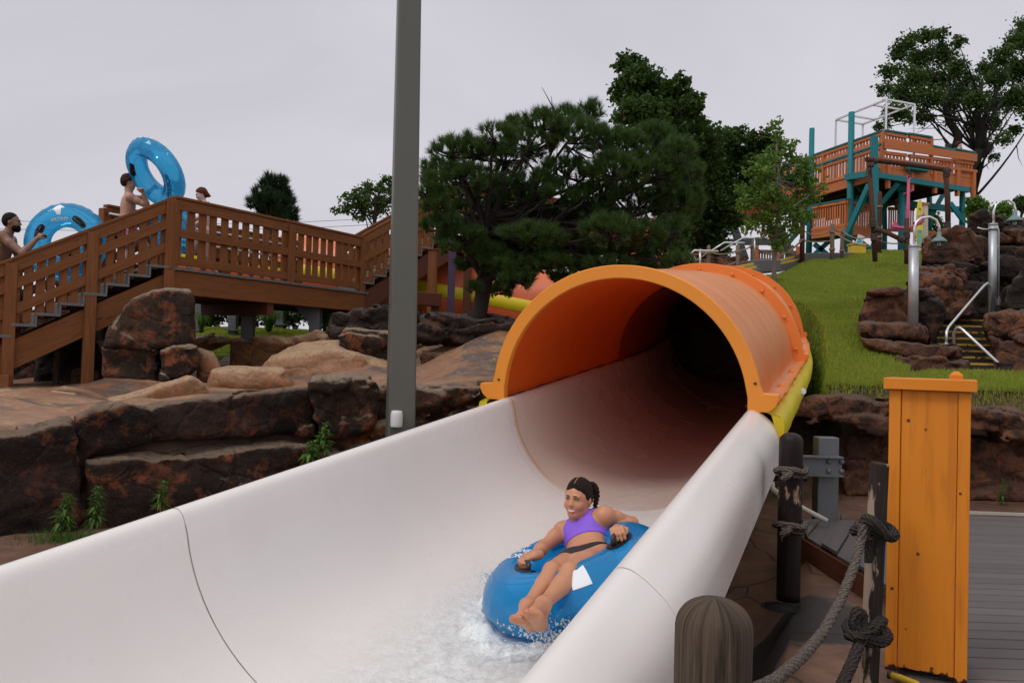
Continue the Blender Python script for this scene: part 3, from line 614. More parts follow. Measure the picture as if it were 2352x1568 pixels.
def build_grass():
    # short turf on the hill (density falls with distance because the blades there are sub-pixel)
    def region(n, x0, x1, y0, y1, cond, hg, wd):
        X = RNG.uniform(x0, x1, n); Y = y0+(y1-y0)*RNG.uniform(0, 1, n)**1.5; k = cond(X, Y); X, Y = X[k], Y[k]; return X, Y
    def onhill(X, Y):
        a = X/Y; ok = (a > .30) & (a < .72) & (Y > np.interp(X, WX, WY)+.3); z = terr(X, Y); ok &= z > .9
        return ok & ~((a > .49) & (Y > 11.5) & (Y < 14.5)) | (ok & (a < .47))
    X, Y = region(520000, 3, 17, 10, 26, onhill, 0, 0); f = fbm(X*.9, Y*.9, X*0, 4, 3); Zb = terr(X, Y)+f*.10*np.clip(Y-np.interp(X, WX, WY)-.6, 0, 1)
    o = blades('hill_turf', X, Y, Zb, .07, .022, M['blade']); setp(o, 'short mown green turf covering the slope beside the orange tunnel', 'grass', kind='stuff')
    X = RNG.uniform(-9, -1.5, 60000); Y = RNG.uniform(15.2, 18.5, 60000); Zb = terr(X, Y)+fbm(X*.9, Y*.9, X*0, 4, 3)*.10
    o = blades('lawn_turf', X, Y, Zb, .06, .03, M['blade']); setp(o, 'strip of mown lawn seen under the wooden footbridge', 'grass', kind='stuff')
build_grass()
# ------------------------------------------------------------------ rocks: rounded blocks with strata, chips and cracks
def vplane(px, py, A, B):
    """where the sight line meets the upright plane through plan points A, B; returns (distance from A, height)"""
    d = ray(px, py); t2 = np.array([B[0]-A[0], B[1]-A[1]]); L = np.hypot(*t2); t2 = t2/L; n = np.array([-t2[1], t2[0]])
    k = (n@(np.array(A[:2])-CAM[:2]))/(n@d[:2]); p = CAM+d*k; return float((p[:2]-A[:2])@t2), float(p[2])
def rockm(name, px, A, B, thick, h=.03, rnd=.08, seed=1, amp=.07, cell=(1.1, .9, .45), crack=.05, ledge=0, parent=None, mat='rockL', back=.0, smoothp=0):
    """px: outline of the front face in picture points; A, B: plan points of the face; thick: depth away from the viewer"""
    A = np.asarray(A[:2], float); B = np.asarray(B[:2], float)
    pts = np.array([vplane(x, y, A, B) for x, y in px]); t2 = (B-A)/np.linalg.norm(B-A); n = np.array([-t2[1], t2[0]])
    if n@A < 0: n = -n
    pad = .22; u0, u1 = pts[:, 0].min()-pad, pts[:, 0].max()+pad; z0, z1 = pts[:, 1].min()-pad, pts[:, 1].max()+pad
    us = np.arange(u0, u1, h, dtype=np.float32); zs = np.arange(z0, z1, h, dtype=np.float32); ds = np.arange(-pad, thick+pad, h, dtype=np.float32)
    U, Zg = np.meshgrid(us, zs, indexing='ij'); d2 = np.full(U.shape, 9e9); ins = np.zeros(U.shape, bool)
    for i in range(len(pts)):
        a, b = pts[i], pts[(i+1) % len(pts)]; e = b-a; w0, w1 = U-a[0], Zg-a[1]; t = np.clip((w0*e[0]+w1*e[1])/(e@e+1e-9), 0, 1)
        d2 = np.minimum(d2, np.hypot(w0-e[0]*t, w1-e[1]*t)); c = ((a[1] > Zg) != (b[1] > Zg)) & (U < (b[0]-a[0])*(Zg-a[1])/(b[1]-a[1]+1e-12)+a[0]); ins ^= c
    dp = np.where(ins, -d2, d2).astype(np.float32)[:, None, :]; D = ds[None, :, None]
    dd = np.maximum(-D, D-thick)
    a_ = np.maximum(dp+rnd, 0); b_ = np.maximum(dd+rnd, 0); f = np.sqrt(a_*a_+b_*b_)+np.minimum(np.maximum(dp, dd)+rnd, 0)-rnd
    f = np.broadcast_to(f, (len(us), len(ds), len(zs))).copy()
    UU, DD, ZZ = [g.astype(np.float32) for g in np.meshgrid(us, ds, zs, indexing='ij')]
    near = np.abs(f) < .2; u, d, z = UU[near], DD[near], ZZ[near]
    wu = u+.25*fbm(u*1.5, d*1.5, z*1.5, 2, seed+20); wz = z+.12*fbm(u*1.2, d*1.2, z*1.2, 2, seed+30)
    g = amp*1.1*fbm(u*1.6, d*1.6, z*1.6, 3, seed)
    if crack:
        c1, c2, cv = cells(wu/cell[0], d/cell[1], wz/cell[2], seed); g = g-(cv-.5)*amp*1.5+crack*np.exp(-((c2-c1)/.10)**2)
        k1, k2, kv = cells(wu/cell[0]*2.6, d/cell[1]*2.6, wz/cell[2]*2.2, seed+5); g = g-(kv-.5)*amp*.55+crack*.4*np.exp(-((k2-k1)/.10)**2)
    g = g+amp*.9*np.abs(fbm(u*4, d*4, z*5, 4, seed+9))+amp*.22*fbm(u*16, d*16, z*16, 2, seed+11)+.012*np.exp(-(fbm(u*2.2, d*2.2, z*3.2, 3, seed+13)/.035)**2)
    f[near] += g; f = np.maximum(f, -9)
    V, Q = surfnet(f, (u0, -pad, z0), h)
    W = np.empty_like(V); mid = (A+B)/2; rr = mid/(mid@n); W[:, 0] = A[0]+t2[0]*V[:, 0]+rr[0]*V[:, 1]; W[:, 1] = A[1]+t2[1]*V[:, 0]+rr[1]*V[:, 1]; W[:, 2] = V[:, 2]
    if t2[0]*n[1]-t2[1]*n[0] < 0: Q = Q[:, ::-1]
    return npmesh(name, W, Q, M[mat], parent, smooth=True)
def rock(name, label, cat, px, YL, YR_, thick, **kw):
    xs = [p[0] for p in px]; ym = sum(p[1] for p in px)/len(px); A = P(min(xs), ym, YL)[:2]; B = P(max(xs), ym, YR_)[:2]
    grp = kw.pop('group', None); o = rockm(name, px, A, B, thick, **kw); return setp(o, label, cat, grp)
def build_rocks():
    # long retaining wall behind the slide: three lengths, each an upper and a lower course
    g = 'lengths of dark rock retaining wall'
    lb = 'brown-black rock wall at the left edge of the photo, nearest length, weeds at its foot'
    t = thing('rock_wall', lb, 'rock wall', P(60, 1225, 6.5), g)
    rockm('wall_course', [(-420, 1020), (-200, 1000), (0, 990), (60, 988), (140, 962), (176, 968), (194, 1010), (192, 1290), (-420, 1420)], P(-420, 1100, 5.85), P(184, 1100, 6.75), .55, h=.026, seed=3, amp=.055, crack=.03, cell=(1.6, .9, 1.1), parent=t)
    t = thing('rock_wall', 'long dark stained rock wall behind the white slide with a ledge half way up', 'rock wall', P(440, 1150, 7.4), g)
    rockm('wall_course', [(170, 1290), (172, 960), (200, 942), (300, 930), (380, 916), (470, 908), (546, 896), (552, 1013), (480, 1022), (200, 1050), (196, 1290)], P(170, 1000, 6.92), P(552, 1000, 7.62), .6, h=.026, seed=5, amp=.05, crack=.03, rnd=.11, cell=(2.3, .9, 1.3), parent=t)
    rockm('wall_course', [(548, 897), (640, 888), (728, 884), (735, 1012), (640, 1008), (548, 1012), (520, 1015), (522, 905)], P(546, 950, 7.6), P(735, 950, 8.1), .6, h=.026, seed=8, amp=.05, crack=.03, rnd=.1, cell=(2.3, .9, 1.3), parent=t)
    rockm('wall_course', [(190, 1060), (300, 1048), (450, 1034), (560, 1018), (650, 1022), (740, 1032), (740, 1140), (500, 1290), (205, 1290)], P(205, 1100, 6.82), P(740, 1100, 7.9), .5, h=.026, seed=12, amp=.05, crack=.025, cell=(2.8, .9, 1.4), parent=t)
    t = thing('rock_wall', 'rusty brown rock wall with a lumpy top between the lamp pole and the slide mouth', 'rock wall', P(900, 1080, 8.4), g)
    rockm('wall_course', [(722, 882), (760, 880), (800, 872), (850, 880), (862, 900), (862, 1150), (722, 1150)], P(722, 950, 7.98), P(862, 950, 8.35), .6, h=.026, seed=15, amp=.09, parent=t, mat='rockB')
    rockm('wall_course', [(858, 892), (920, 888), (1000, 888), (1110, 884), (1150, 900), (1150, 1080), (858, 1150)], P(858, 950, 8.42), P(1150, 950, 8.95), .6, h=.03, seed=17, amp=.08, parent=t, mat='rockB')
    # big boulder under the footbridge
    t = thing('boulder', 'huge squarish boulder with a bare sandy top propping the footbridge', 'boulder', P(345, 895, 11.2))
    rockm('boulder_block', [(232, 800), (252, 740), (275, 700), (300, 678), (352, 660), (380, 656), (440, 662), (452, 690), (450, 765), (455, 795), (360, 812), (300, 806)], P(232, 780, 10.95), P(455, 780, 11.25), 1.3, h=.028, seed=23, amp=.05, cell=(1.6, 1.2, 1.0), crack=.02, rnd=.12, parent=t, mat='rockB')
    rockm('boulder_block', [(232, 798), (300, 800), (368, 806), (368, 890), (330, 897), (240, 890)], P(232, 840, 11.05), P(368, 840, 11.2), 1.2, h=.03, seed=27, amp=.05, crack=.02, parent=t, mat='rockB')
    rockm('boulder_block', [(362, 802), (400, 795), (455, 792), (463, 820), (462, 850), (440, 868), (380, 884), (362, 886)], P(362, 840, 11.0), P(463, 840, 11.05), 1.1, h=.028, seed=31, amp=.05, crack=.02, cell=(.8, .8, .5), parent=t, mat='rockB')
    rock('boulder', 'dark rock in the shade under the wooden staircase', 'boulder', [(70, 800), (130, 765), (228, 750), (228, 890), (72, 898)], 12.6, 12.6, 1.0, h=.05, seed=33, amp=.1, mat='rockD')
    rock('boulder', 'pinkish low boulder behind the staircase post', 'boulder', [(160, 850), (180, 842), (240, 845), (240, 900), (158, 900)], 12.0, 12.0, .8, h=.05, seed=35, amp=.06, mat='rockR')
    # river rocks
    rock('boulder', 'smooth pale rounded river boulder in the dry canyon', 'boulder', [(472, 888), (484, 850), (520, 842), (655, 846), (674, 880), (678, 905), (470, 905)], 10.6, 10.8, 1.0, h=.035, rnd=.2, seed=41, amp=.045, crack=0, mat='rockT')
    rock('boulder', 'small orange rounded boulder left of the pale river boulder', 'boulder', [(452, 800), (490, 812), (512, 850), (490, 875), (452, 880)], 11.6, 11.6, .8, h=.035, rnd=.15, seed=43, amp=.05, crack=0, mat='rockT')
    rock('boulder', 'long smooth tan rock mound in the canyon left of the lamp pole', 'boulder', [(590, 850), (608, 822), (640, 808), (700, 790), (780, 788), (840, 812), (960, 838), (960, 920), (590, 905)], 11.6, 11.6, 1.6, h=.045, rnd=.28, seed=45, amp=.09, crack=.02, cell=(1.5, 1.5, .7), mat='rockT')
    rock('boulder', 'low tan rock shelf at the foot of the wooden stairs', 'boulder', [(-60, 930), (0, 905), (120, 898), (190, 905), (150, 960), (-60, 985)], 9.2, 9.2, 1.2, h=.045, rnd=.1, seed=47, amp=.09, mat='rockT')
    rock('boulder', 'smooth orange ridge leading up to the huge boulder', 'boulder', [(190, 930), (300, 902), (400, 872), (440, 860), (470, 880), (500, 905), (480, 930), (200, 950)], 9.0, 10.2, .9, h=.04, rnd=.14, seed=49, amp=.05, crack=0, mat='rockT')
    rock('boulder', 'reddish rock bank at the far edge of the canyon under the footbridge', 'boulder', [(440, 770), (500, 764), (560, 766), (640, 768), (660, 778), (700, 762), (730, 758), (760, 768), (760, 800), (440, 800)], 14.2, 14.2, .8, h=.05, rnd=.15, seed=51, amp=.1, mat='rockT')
    rock('boulder', 'dark rock bank added to fill the bright gap behind the wooden staircase', 'boulder', [(-120, 790), (20, 745), (130, 690), (240, 640), (350, 600), (385, 625), (440, 655), (440, 800), (300, 880), (-120, 900)], 13.0, 13.6, .9, h=.06, seed=37, amp=.12, mat='rockD')  # backing rock added so the gaps under the stairs stay dark
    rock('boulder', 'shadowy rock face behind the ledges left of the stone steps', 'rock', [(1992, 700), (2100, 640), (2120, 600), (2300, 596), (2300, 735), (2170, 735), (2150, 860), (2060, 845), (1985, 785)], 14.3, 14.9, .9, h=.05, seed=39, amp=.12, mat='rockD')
    g2 = 'dark boulders piled beside the pine'
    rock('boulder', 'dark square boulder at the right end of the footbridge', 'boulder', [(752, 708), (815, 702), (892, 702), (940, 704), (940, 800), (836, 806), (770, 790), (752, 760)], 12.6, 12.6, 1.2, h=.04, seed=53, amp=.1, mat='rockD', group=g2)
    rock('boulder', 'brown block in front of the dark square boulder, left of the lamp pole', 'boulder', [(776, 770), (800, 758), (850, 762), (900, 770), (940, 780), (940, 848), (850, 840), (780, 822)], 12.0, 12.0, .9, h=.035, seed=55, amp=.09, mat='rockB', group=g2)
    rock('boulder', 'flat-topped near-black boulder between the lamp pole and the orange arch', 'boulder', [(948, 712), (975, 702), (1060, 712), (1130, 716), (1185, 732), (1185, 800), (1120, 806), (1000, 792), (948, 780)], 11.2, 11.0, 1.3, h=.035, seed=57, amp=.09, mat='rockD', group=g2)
    rock('boulder', 'dark red rock under the flat-topped boulder', 'boulder', [(948, 785), (1000, 790), (1120, 800), (1185, 800), (1185, 880), (948, 870)], 11.0, 10.9, .9, h=.04, seed=59, amp=.12, mat='rockR', group=g2)
    # low retaining wall on the right with overhanging capstones and a shaded recess
    t = thing('rock_wall', 'low red-brown rock wall with overhanging capstones along the foot of the grass slope', 'rock wall', P(2000, 1140, 9.75))
    rockm('capstone', [(1740, 925), (1810, 912), (1850, 904), (1900, 906), (1945, 902), (1990, 905), (2050, 912), (2080, 915), (2080, 1008), (2000, 1000), (1960, 985), (1900, 968), (1850, 975), (1740, 970)], P(1740, 950, 9.35), P(2080, 950, 9.35), .9, h=.03, seed=61, amp=.07, cell=(1.3, 1, .5), parent=t, mat='rockR')
    rockm('capstone', [(2070, 912), (2140, 918), (2240, 930), (2352, 944), (2500, 950), (2500, 1030), (2352, 1022), (2300, 1018), (2230, 1000), (2070, 1005)], P(2070, 950, 9.35), P(2500, 950, 9.2), .9, h=.03, seed=63, amp=.07, cell=(1.3, 1, .5), parent=t, mat='rockR')
    rockm('capstone', [(2490, 955), (2700, 960), (3300, 970), (3300, 1060), (2700, 1040), (2490, 1035)], P(2490, 950, 9.2), P(3300, 950, 8.6), .9, h=.045, seed=64, amp=.07, cell=(1.3, 1, .5), parent=t, mat='rockR')
    rockm('wall_face', [(2480, 1000), (3300, 1040), (3300, 1210), (2480, 1165)], P(2480, 1070, 9.6), P(3300, 1070, 9.0), .6, h=.045, seed=66, amp=.06, parent=t, mat='rockR')
    rockm('wall_face', [(1935, 1000), (1960, 985), (2100, 985), (2500, 1010), (2500, 1160), (2060, 1146), (1945, 1142), (1925, 1090)], P(1935, 1070, 9.72), P(2500, 1070, 9.6), .6, h=.032, seed=65, amp=.06, parent=t, mat='rockR')
    rockm('wall_face', [(1720, 950), (1940, 950), (1960, 1142), (1720, 1150)], P(1720, 1050, 10.15), P(1960, 1050, 10.15), .5, h=.05, seed=67, amp=.05, parent=t, mat='rockD')
    # red rock formation round the stone steps
    R = [('tall red block on top of the rock pile behind the grey lamp posts', [(2118, 540), (2145, 522), (2200, 514), (2235, 518), (2268, 540), (2268, 605), (2200, 612), (2150, 606), (2112, 606)], 14.6, 14.8, 1.6, 71, .11, 'rockR'),
         ('middle block of the rock pile right of the shorter lamp post', [(2108, 608), (2160, 606), (2200, 598), (2232, 598), (2236, 652), (2200, 664), (2150, 660), (2106, 664)], 14.2, 14.4, 1.6, 73, .10, 'rockR'),
         ('lower dark block of the rock pile right of the shorter lamp post', [(2108, 650), (2165, 648), (2240, 660), (2250, 720), (2180, 740), (2105, 735)], 14.0, 14.4, 1.5, 75, .11, 'rockR'),
         ('flat overhanging slab standing out over the grass slope', [(1983, 658), (2010, 654), (2060, 651), (2082, 660), (2084, 676), (2050, 684), (1990, 680)], 12.9, 12.9, 1.5, 77, .06, 'rockR'),
         ('shaded rock under the overhanging slab', [(1996, 676), (2084, 674), (2092, 745), (1985, 748), (1974, 735)], 13.15, 13.15, 1.4, 79, .09, 'rockR'),
         ('dark upright rock just right of the shorter lamp post', [(2086, 664), (2140, 662), (2165, 675), (2172, 720), (2148, 785), (2086, 785)], 13.1, 13.3, 1.4, 81, .12, 'rockD'),
         ('long flat ledge at the base of the shorter lamp post', [(1971, 740), (2010, 736), (2060, 742), (2128, 744), (2133, 782), (2080, 784), (1990, 778), (1972, 768)], 12.3, 12.2, 1.3, 83, .07, 'rockR'),
         ('long brown ledge one below, its left tip in the grass', [(1973, 774), (2030, 778), (2120, 786), (2200, 790), (2218, 800), (2219, 826), (2160, 830), (2060, 822), (1985, 796)], 12.0, 11.7, 1.3, 85, .07, 'rockR'),
         ('lowest brown ledge beside the foot of the stone steps', [(2056, 818), (2120, 814), (2200, 822), (2230, 826), (2232, 872), (2180, 870), (2110, 860), (2060, 838)], 11.7, 11.4, 1.2, 87, .08, 'rockR'),
         ('brown rock right of the upper stone steps', [(2270, 722), (2310, 716), (2380, 714), (2380, 775), (2268, 775)], 12.6, 12.4, 1.4, 89, .09, 'rockR'),
         ('reddish rock right of the lower stone steps, behind the handrail', [(2268, 770), (2380, 768), (2380, 885), (2290, 884), (2268, 850)], 12.4, 12.2, 1.2, 91, .10, 'rockR'),
         ('pointed grey-brown boulder at the right edge above the handrail', [(2296, 716), (2304, 660), (2330, 625), (2352, 605), (2400, 590), (2400, 722)], 12.9, 12.9, 1.3, 93, .10, 'rockD'),
         ('shaded back rock at the head of the stone steps', [(2226, 600), (2275, 600), (2310, 600), (2310, 722), (2226, 722)], 15.6, 15.6, 1.0, 95, .10, 'rockD'),
         ('dark striped rock face behind the taller lamp post', [(2284, 560), (2330, 552), (2400, 556), (2400, 640), (2290, 640)], 15.2, 15.2, 1.2, 97, .10, 'rockD'),
         ('orange-tinted flat slab right of the taller lamp post', [(2288, 533), (2330, 524), (2400, 520), (2400, 562), (2290, 560)], 15.4, 15.4, 1.2, 99, .08, 'rockR'),
         ('grey-brown rock hump on the skyline right of the tower', [(2222, 490), (2250, 474), (2275, 472), (2300, 480), (2310, 500), (2310, 545), (2222, 545)], 17.0, 17.0, 1.4, 101, .09, 'rockD'),
         ('far brown rock hump at the right edge of the skyline', [(2300, 500), (2330, 490), (2400, 482), (2400, 545), (2300, 545)], 16.6, 16.6, 1.4, 103, .09, 'rockD'),
         ('sandy low rock beside the foot of the handrail', [(2226, 880), (2260, 872), (2330, 876), (2400, 890), (2400, 925), (2330, 918), (2240, 895)], 10.9, 10.6, .9, 105, .07, 'rockT')]
    for lb, px, a, b, th, sd_, am, mt in R:
        rock('boulder', lb, 'rock', px, a, b, th, h=.034, seed=sd_, amp=am, cell=(.95, .9, .62), crack=.035, mat=mt, group='red rocks round the stone steps')
build_rocks()
M['rockD_flat'] = m_plain('dark_step', (.035, .02, .014), .8, nscale=6, var=.35, bmp=.5)
def m_nosing():
    m, nt, b = newmat('worn_yellow_edge'); co = geopos(nt); n = noise(nt, co, 14, 5, .7); c = mix(nt, ramp(nt, n, [(.54, 0.0), (.58, 1.0)]), (.42, .27, .03), (.05, .03, .02)); nt.links.new(c, b.inputs['Base Color']); b.inputs['Roughness'].default_value = .7; return m
M['nosing'] = m_nosing()
def build_steps():
    t = thing('stone_steps', 'dark stone steps with yellow painted edges between red rocks', 'steps', P(2205, 868, 11.9)); N = 11
    for i in range(N):
        Y = 11.9+i*.31; y = 866-(i/(N-1))**.95*146; xl = 2232-min(1, i/5)*72 if i < 6 else 2160+(i-6)*6; xl -= 10; c = P((xl+2290)/2, y, Y); L = P(xl, y, Y); R = P(2292, y, Y); w = R[0]-L[0]
        mb = MB(); mb.box((c[0], Y+.19, c[2]-.15), w, .38, .30); s = obj('step', mb, M['rockD_flat'], t, bevel=.01)
        mb = MB(); mb.box((c[0], Y+.02, c[2]+.003), w-.04, .035, .010); mb.box((c[0], Y-.004, c[2]-.014), w-.04, .006, .024); obj('yellow_nosing', mb, M['nosing'], s)
build_steps()
M['matt'] = m_plain('tarred_iron', (.022, .019, .018), .95, spec=.05, nscale=30, var=.4)
# ------------------------------------------------------------------ timber stairs, footbridge, supports
UPV = np.array([0, 0, 1.0])
def rail_bay(parent, p0, p1, z0, z1, hgt=1.05, n=9, mat='cedar', mids=(.50,), side=None, th=.04, cap=True, bot=.10, slat=.10, slo=None, gap_top=.14, capmat=None, slat_rand=.3):
    """one bay of railing between posts: p0, p1 plan points, z0, z1 the deck heights there"""
    a = np.array([p0[0], p0[1], z0]); b = np.array([p1[0], p1[1], z1]); d = nz(b-a); hd = nz([b[0]-a[0], b[1]-a[1], 0]); sd_ = np.cross(hd, UPV)
    if side is not None and sd_@side < 0: sd_ = -sd_
    mt = M[mat]
    if cap: obj('handrail_cap', MB().beam(a+UPV*(hgt+.02), b+UPV*(hgt+.02), .14, .04), M[capmat] if capmat else mt, parent, bevel=.004)
    obj('top_rail', MB().beam(a+UPV*(hgt-.085)+sd_*.03, b+UPV*(hgt-.085)+sd_*.03, th, .16), mt, parent, bevel=.003)
    for mfr in mids: obj('middle_rail', MB().beam(a+UPV*hgt*mfr+sd_*.045, b+UPV*hgt*mfr+sd_*.045, th, .13), mt, parent, bevel=.003)
    obj('bottom_rail', MB().beam(a+UPV*bot+sd_*.03, b+UPV*bot+sd_*.03, th, .13), mt, parent, bevel=.003)
    for k in range(n):
        t = (k+.5)/n+random.uniform(-.5, .5)*slat_rand/n*.4; q = a+(b-a)*t
        obj('baluster', MB().beam(q+UPV*((bot-.05) if slo is None else slo)+sd_*-.012, q+UPV*(hgt-.04)+sd_*-.012, slat*random.uniform(.9, 1.1), .035, up=sd_), mt, parent)
def stringer_steps(parent, a, b, wv, n, th=.05, hgt=.36, off=0, mat='cedar', nose=True):
    """a, b: nosing line ends (near edge), wv: vector across to the far side"""
    a = np.asarray(a); b = np.asarray(b); st = (b-a)/n; run = np.array([st[0], st[1], 0]); rise = st[2]
    for q in (0, 1):
        o = wv*q+nz(wv)*.03*(1-2*q)
        obj('stringer', MB().beam(a+o-UPV*(.29+off), b+o-UPV*(.29+off), th, hgt), M[mat], parent, bevel=.003)
    for i in range(n):
        p = a+st*i; c = p+run*.5+UPV*rise
        s = obj('tread', MB().beam(c-wv*.05-UPV*.02, c+wv-UPV*.02, np.linalg.norm(run)+.02, .04), M['tread'], parent, bevel=.003)
        obj('riser', MB().beam(p-wv*.045+UPV*rise*.45, p+wv+UPV*rise*.45, .025, rise*.85), M['tread'], parent)
        if nose: e = p+run*.06+UPV*(rise+.004); obj('yellow_strip', MB().beam(e+wv*.04, e+wv*.96, .05, .008), M['yellow'], s)
def wpost(parent, x, y, z0, z1, w=.14, mat='cedar', rot=None, name='post'):
    return obj(name, MB().beam((x, y, z0), (x, y, z1), w, w, up=rot if rot is not None else (0, 1, 0)), M[mat], parent, bevel=.006)
def build_bridge():
    # key points: deck level at the top of the lower stairs and the two bridge ends
    A = P(393, 612, 12.2); B = P(828, 652, 15.9); B[2] = A[2]+.02
    S0 = P(-60, 0, 10.65); zs = A[2]-1.46; S0 = np.array([S0[0], S0[1], zs])     # foot end of the visible flight
    hd = nz([B[0]-A[0], B[1]-A[1], 0]); acr = nz(np.array([-hd[1], hd[0], 0])); acr = acr if acr[1] > 0 else -acr; W = 1.75
    sdir = nz([A[0]-S0[0], A[1]-S0[1], 0]); sac = np.array([-sdir[1], sdir[0], 0])
    # ---- lower flight
    r = thing('wooden_staircase', 'brown timber staircase climbing from the left edge to the footbridge, grey treads', 'staircase', (S0[0], S0[1], .9))
    n = 9; stringer_steps(r, S0, A-sdir*.02, sac*1.6, n, hgt=.36)
    posts = [P(23, 700, 10.93), P(207, 650, 11.62), P(390, 520, 12.2)]; side = -sac
    prev = np.array([S0[0], S0[1]])
    ln = lambda q: S0[2]+(A[2]-S0[2])*np.clip(((q[:2]-S0[:2])@(A[:2]-S0[:2]))/((A[:2]-S0[:2])@(A[:2]-S0[:2])), -1, 1)
    for far in (0, 1):
        o = sac*1.6*far
        pp = [S0[:2]+(A[:2]-S0[:2])*((q[:2]-S0[:2])@(A[:2]-S0[:2]))/((A[:2]-S0[:2])@(A[:2]-S0[:2])) for q in posts]
        for i, q in enumerate(pp):
            zt = ln(q); x, y = q[0]+o[0], q[1]+o[1]; zg = .85
            wpost(r, x, y, zg, zt+(1.0 if i < 2 else 1.02), .15, rot=sac)
        ends = [S0[:2]]+pp
        for i in range(3):
            a, b = ends[i], ends[i+1]; rail_bay(r, a+o[:2], b+o[:2], ln(a)+.02, ln(b)+.02, 1.02, 3 if i == 0 else 7, mids=(.66,), bot=.32, slo=.06, side=side, slat=.10) if far == 0 else rail_bay(r, a+o[:2], b+o[:2], ln(a)+.02, ln(b)+.02, 1.02, 3 if i == 0 else 7, side=side)
    q = pp[0]; obj('landing_beam', MB().beam((q[0]-1.2, q[1]-.12, 1.02), (q[0]+.12, q[1]-.12, 1.02), .05, .26), M['cedar'], r, bevel=.004)
    for zz in (.93, 1.09): obj('bolt', MB().lathe((q[0]-.05, q[1]-.145, zz), [(.02, 0), (.02, .012), (.0, .016)], 8, (0, -1, 0)), M['galv'], r)
    wpost(r, P(132, 800, 12.0)[0], 12.0, .9, 2.0, .07, 'oldwood')
    # ---- footbridge
    r = thing('wooden_footbridge', 'level brown timber footbridge with slatted railings crossing above the canyon', 'footbridge', (A[0], A[1], A[2]))
    E = B+hd*1.9
    for q in (0, 1):
        o = acr*W*q; obj('edge_beam', MB().beam(A+o-UPV*.24, E+o-UPV*.24, .09, .36), M['cedar'] if not q else M['beam'], r, bevel=.006)
    for k in range(4): o = acr*W*(k+1)/5; obj('joist', MB().beam(A+o-UPV*.25, E+o-UPV*.25, .05, .28), M['beam'], r)
    obj('cross_beam', MB().beam(A+hd*2.0-acr*.0-UPV*.52, A+hd*2.0+acr*W-UPV*.52, .14, .2), M['beam'], r)
    mb = MB(); L = np.linalg.norm(E-A); nb = int(L/.15)
    for k in range(nb): c = A+hd*(k+.5)*.15; mb.beam(c-acr*.08-UPV*.03, c+acr*(W+.08)-UPV*.03, .144, .04)
    obj('deck', mb, M['tread'], r)
    mid = A+(B-A)*.555
    for far in (0, 1):
        o = (acr*W*far)[:2]; nb_ = (10, 10)
        for i, q in enumerate((A, mid, B)): wpost(r, q[0]+o[0], q[1]+o[1], A[2]-.05, A[2]+1.02, .15, rot=acr)
        if far == 0:
            rail_bay(r, A[:2]+o, mid[:2]+o, A[2], A[2], 1.05, 11, side=-acr, slat=.125); rail_bay(r, mid[:2]+o, B[:2]+o, A[2], A[2], 1.05, 10, side=-acr, slat=.12)
        else:
            rail_bay(r, A[:2]+o, mid[:2]+o, A[2], A[2], 1.05, 8, side=-acr); rail_bay(r, mid[:2]+o, B[:2]+o, A[2], A[2], 1.05, 7, side=-acr)
            for hz in (.66, .93): mb = MB(); mb.tube([A+acr*(W-.1)+UPV*hz, B+acr*(W-.1)+UPV*hz], .02, 8); obj('metal_handrail', mb, M['alu'], r)
    # ---- upper flight
    U1 = P(1043, 525, 16.9); r = thing('wooden_staircase', 'second timber staircase rising from the footbridge behind the lamp pole toward the pine', 'staircase', B)
    T0 = B.copy(); T1 = np.array([U1[0], U1[1], B[2]+1.32]); ud = nz([T1[0]-T0[0], T1[1]-T0[1], 0]); ua = np.array([-ud[1], ud[0], 0]); ua = ua if ua[1] > 0 else -ua
    stringer_steps(r, T0, T1, ua*1.5, 8, mat='beam')
    for far in (0, 1):
        o = (ua*1.5*far)[:2]; m1 = (T0+T1)/2
        for q in (m1, T1): wpost(r, q[0]+o[0], q[1]+o[1], q[2]-.3, q[2]+1.0, .13, rot=ua, mat='cedar')
        rail_bay(r, T0[:2]+o, m1[:2]+o, T0[2]+.02, m1[2]+.02, 1.05, 7, side=-ua, mids=(.55,)); rail_bay(r, m1[:2]+o, T1[:2]+o, m1[2]+.02, T1[2]+.02, 1.05, 7, side=-ua, mids=(.55,))
    mb = MB(); mb.tube([T0+ua*1.35+UPV*.7, T0+ud*.2+ua*1.35+UPV*.95, T1+ua*1.35+UPV*.98], .02, 8); obj('metal_handrail', mb, M['alu'], r)
    # ---- upper landing behind the pine
    r = thing('timber_landing', 'dark timber landing on posts partly hidden behind the pine', 'landing', (T1[0], T1[1], 2))
    Lx = 3.3; c0 = T1; e0 = T1+ud*Lx
    obj('edge_beam', MB().beam(c0-UPV*.22, e0-UPV*.22, .08, .3), M['beam'], r); obj('edge_beam', MB().beam(c0+ua*2-UPV*.22, e0+ua*2-UPV*.22, .08, .3), M['beam'], r)
    mb = MB()
    for k in range(22): c = c0+ud*(k+.5)*.15; mb.beam(c-UPV*.03, c+ua*2-UPV*.03, .144, .04)
    obj('deck', mb, M['beam'], r)
    for t in (.35, 1.7, 3.1):
        for f in (0, 1): q = c0+ud*t+ua*2*f; wpost(r, q[0], q[1], 1.6, c0[2]-.05, .16, 'beam')
    rail_bay(r, (c0)[:2], (c0+ud*1.65)[:2], c0[2], c0[2], 1.05, 8, side=-ua); rail_bay(r, (c0+ud*1.65)[:2], e0[:2], c0[2], c0[2], 1.05, 8, side=-ua)
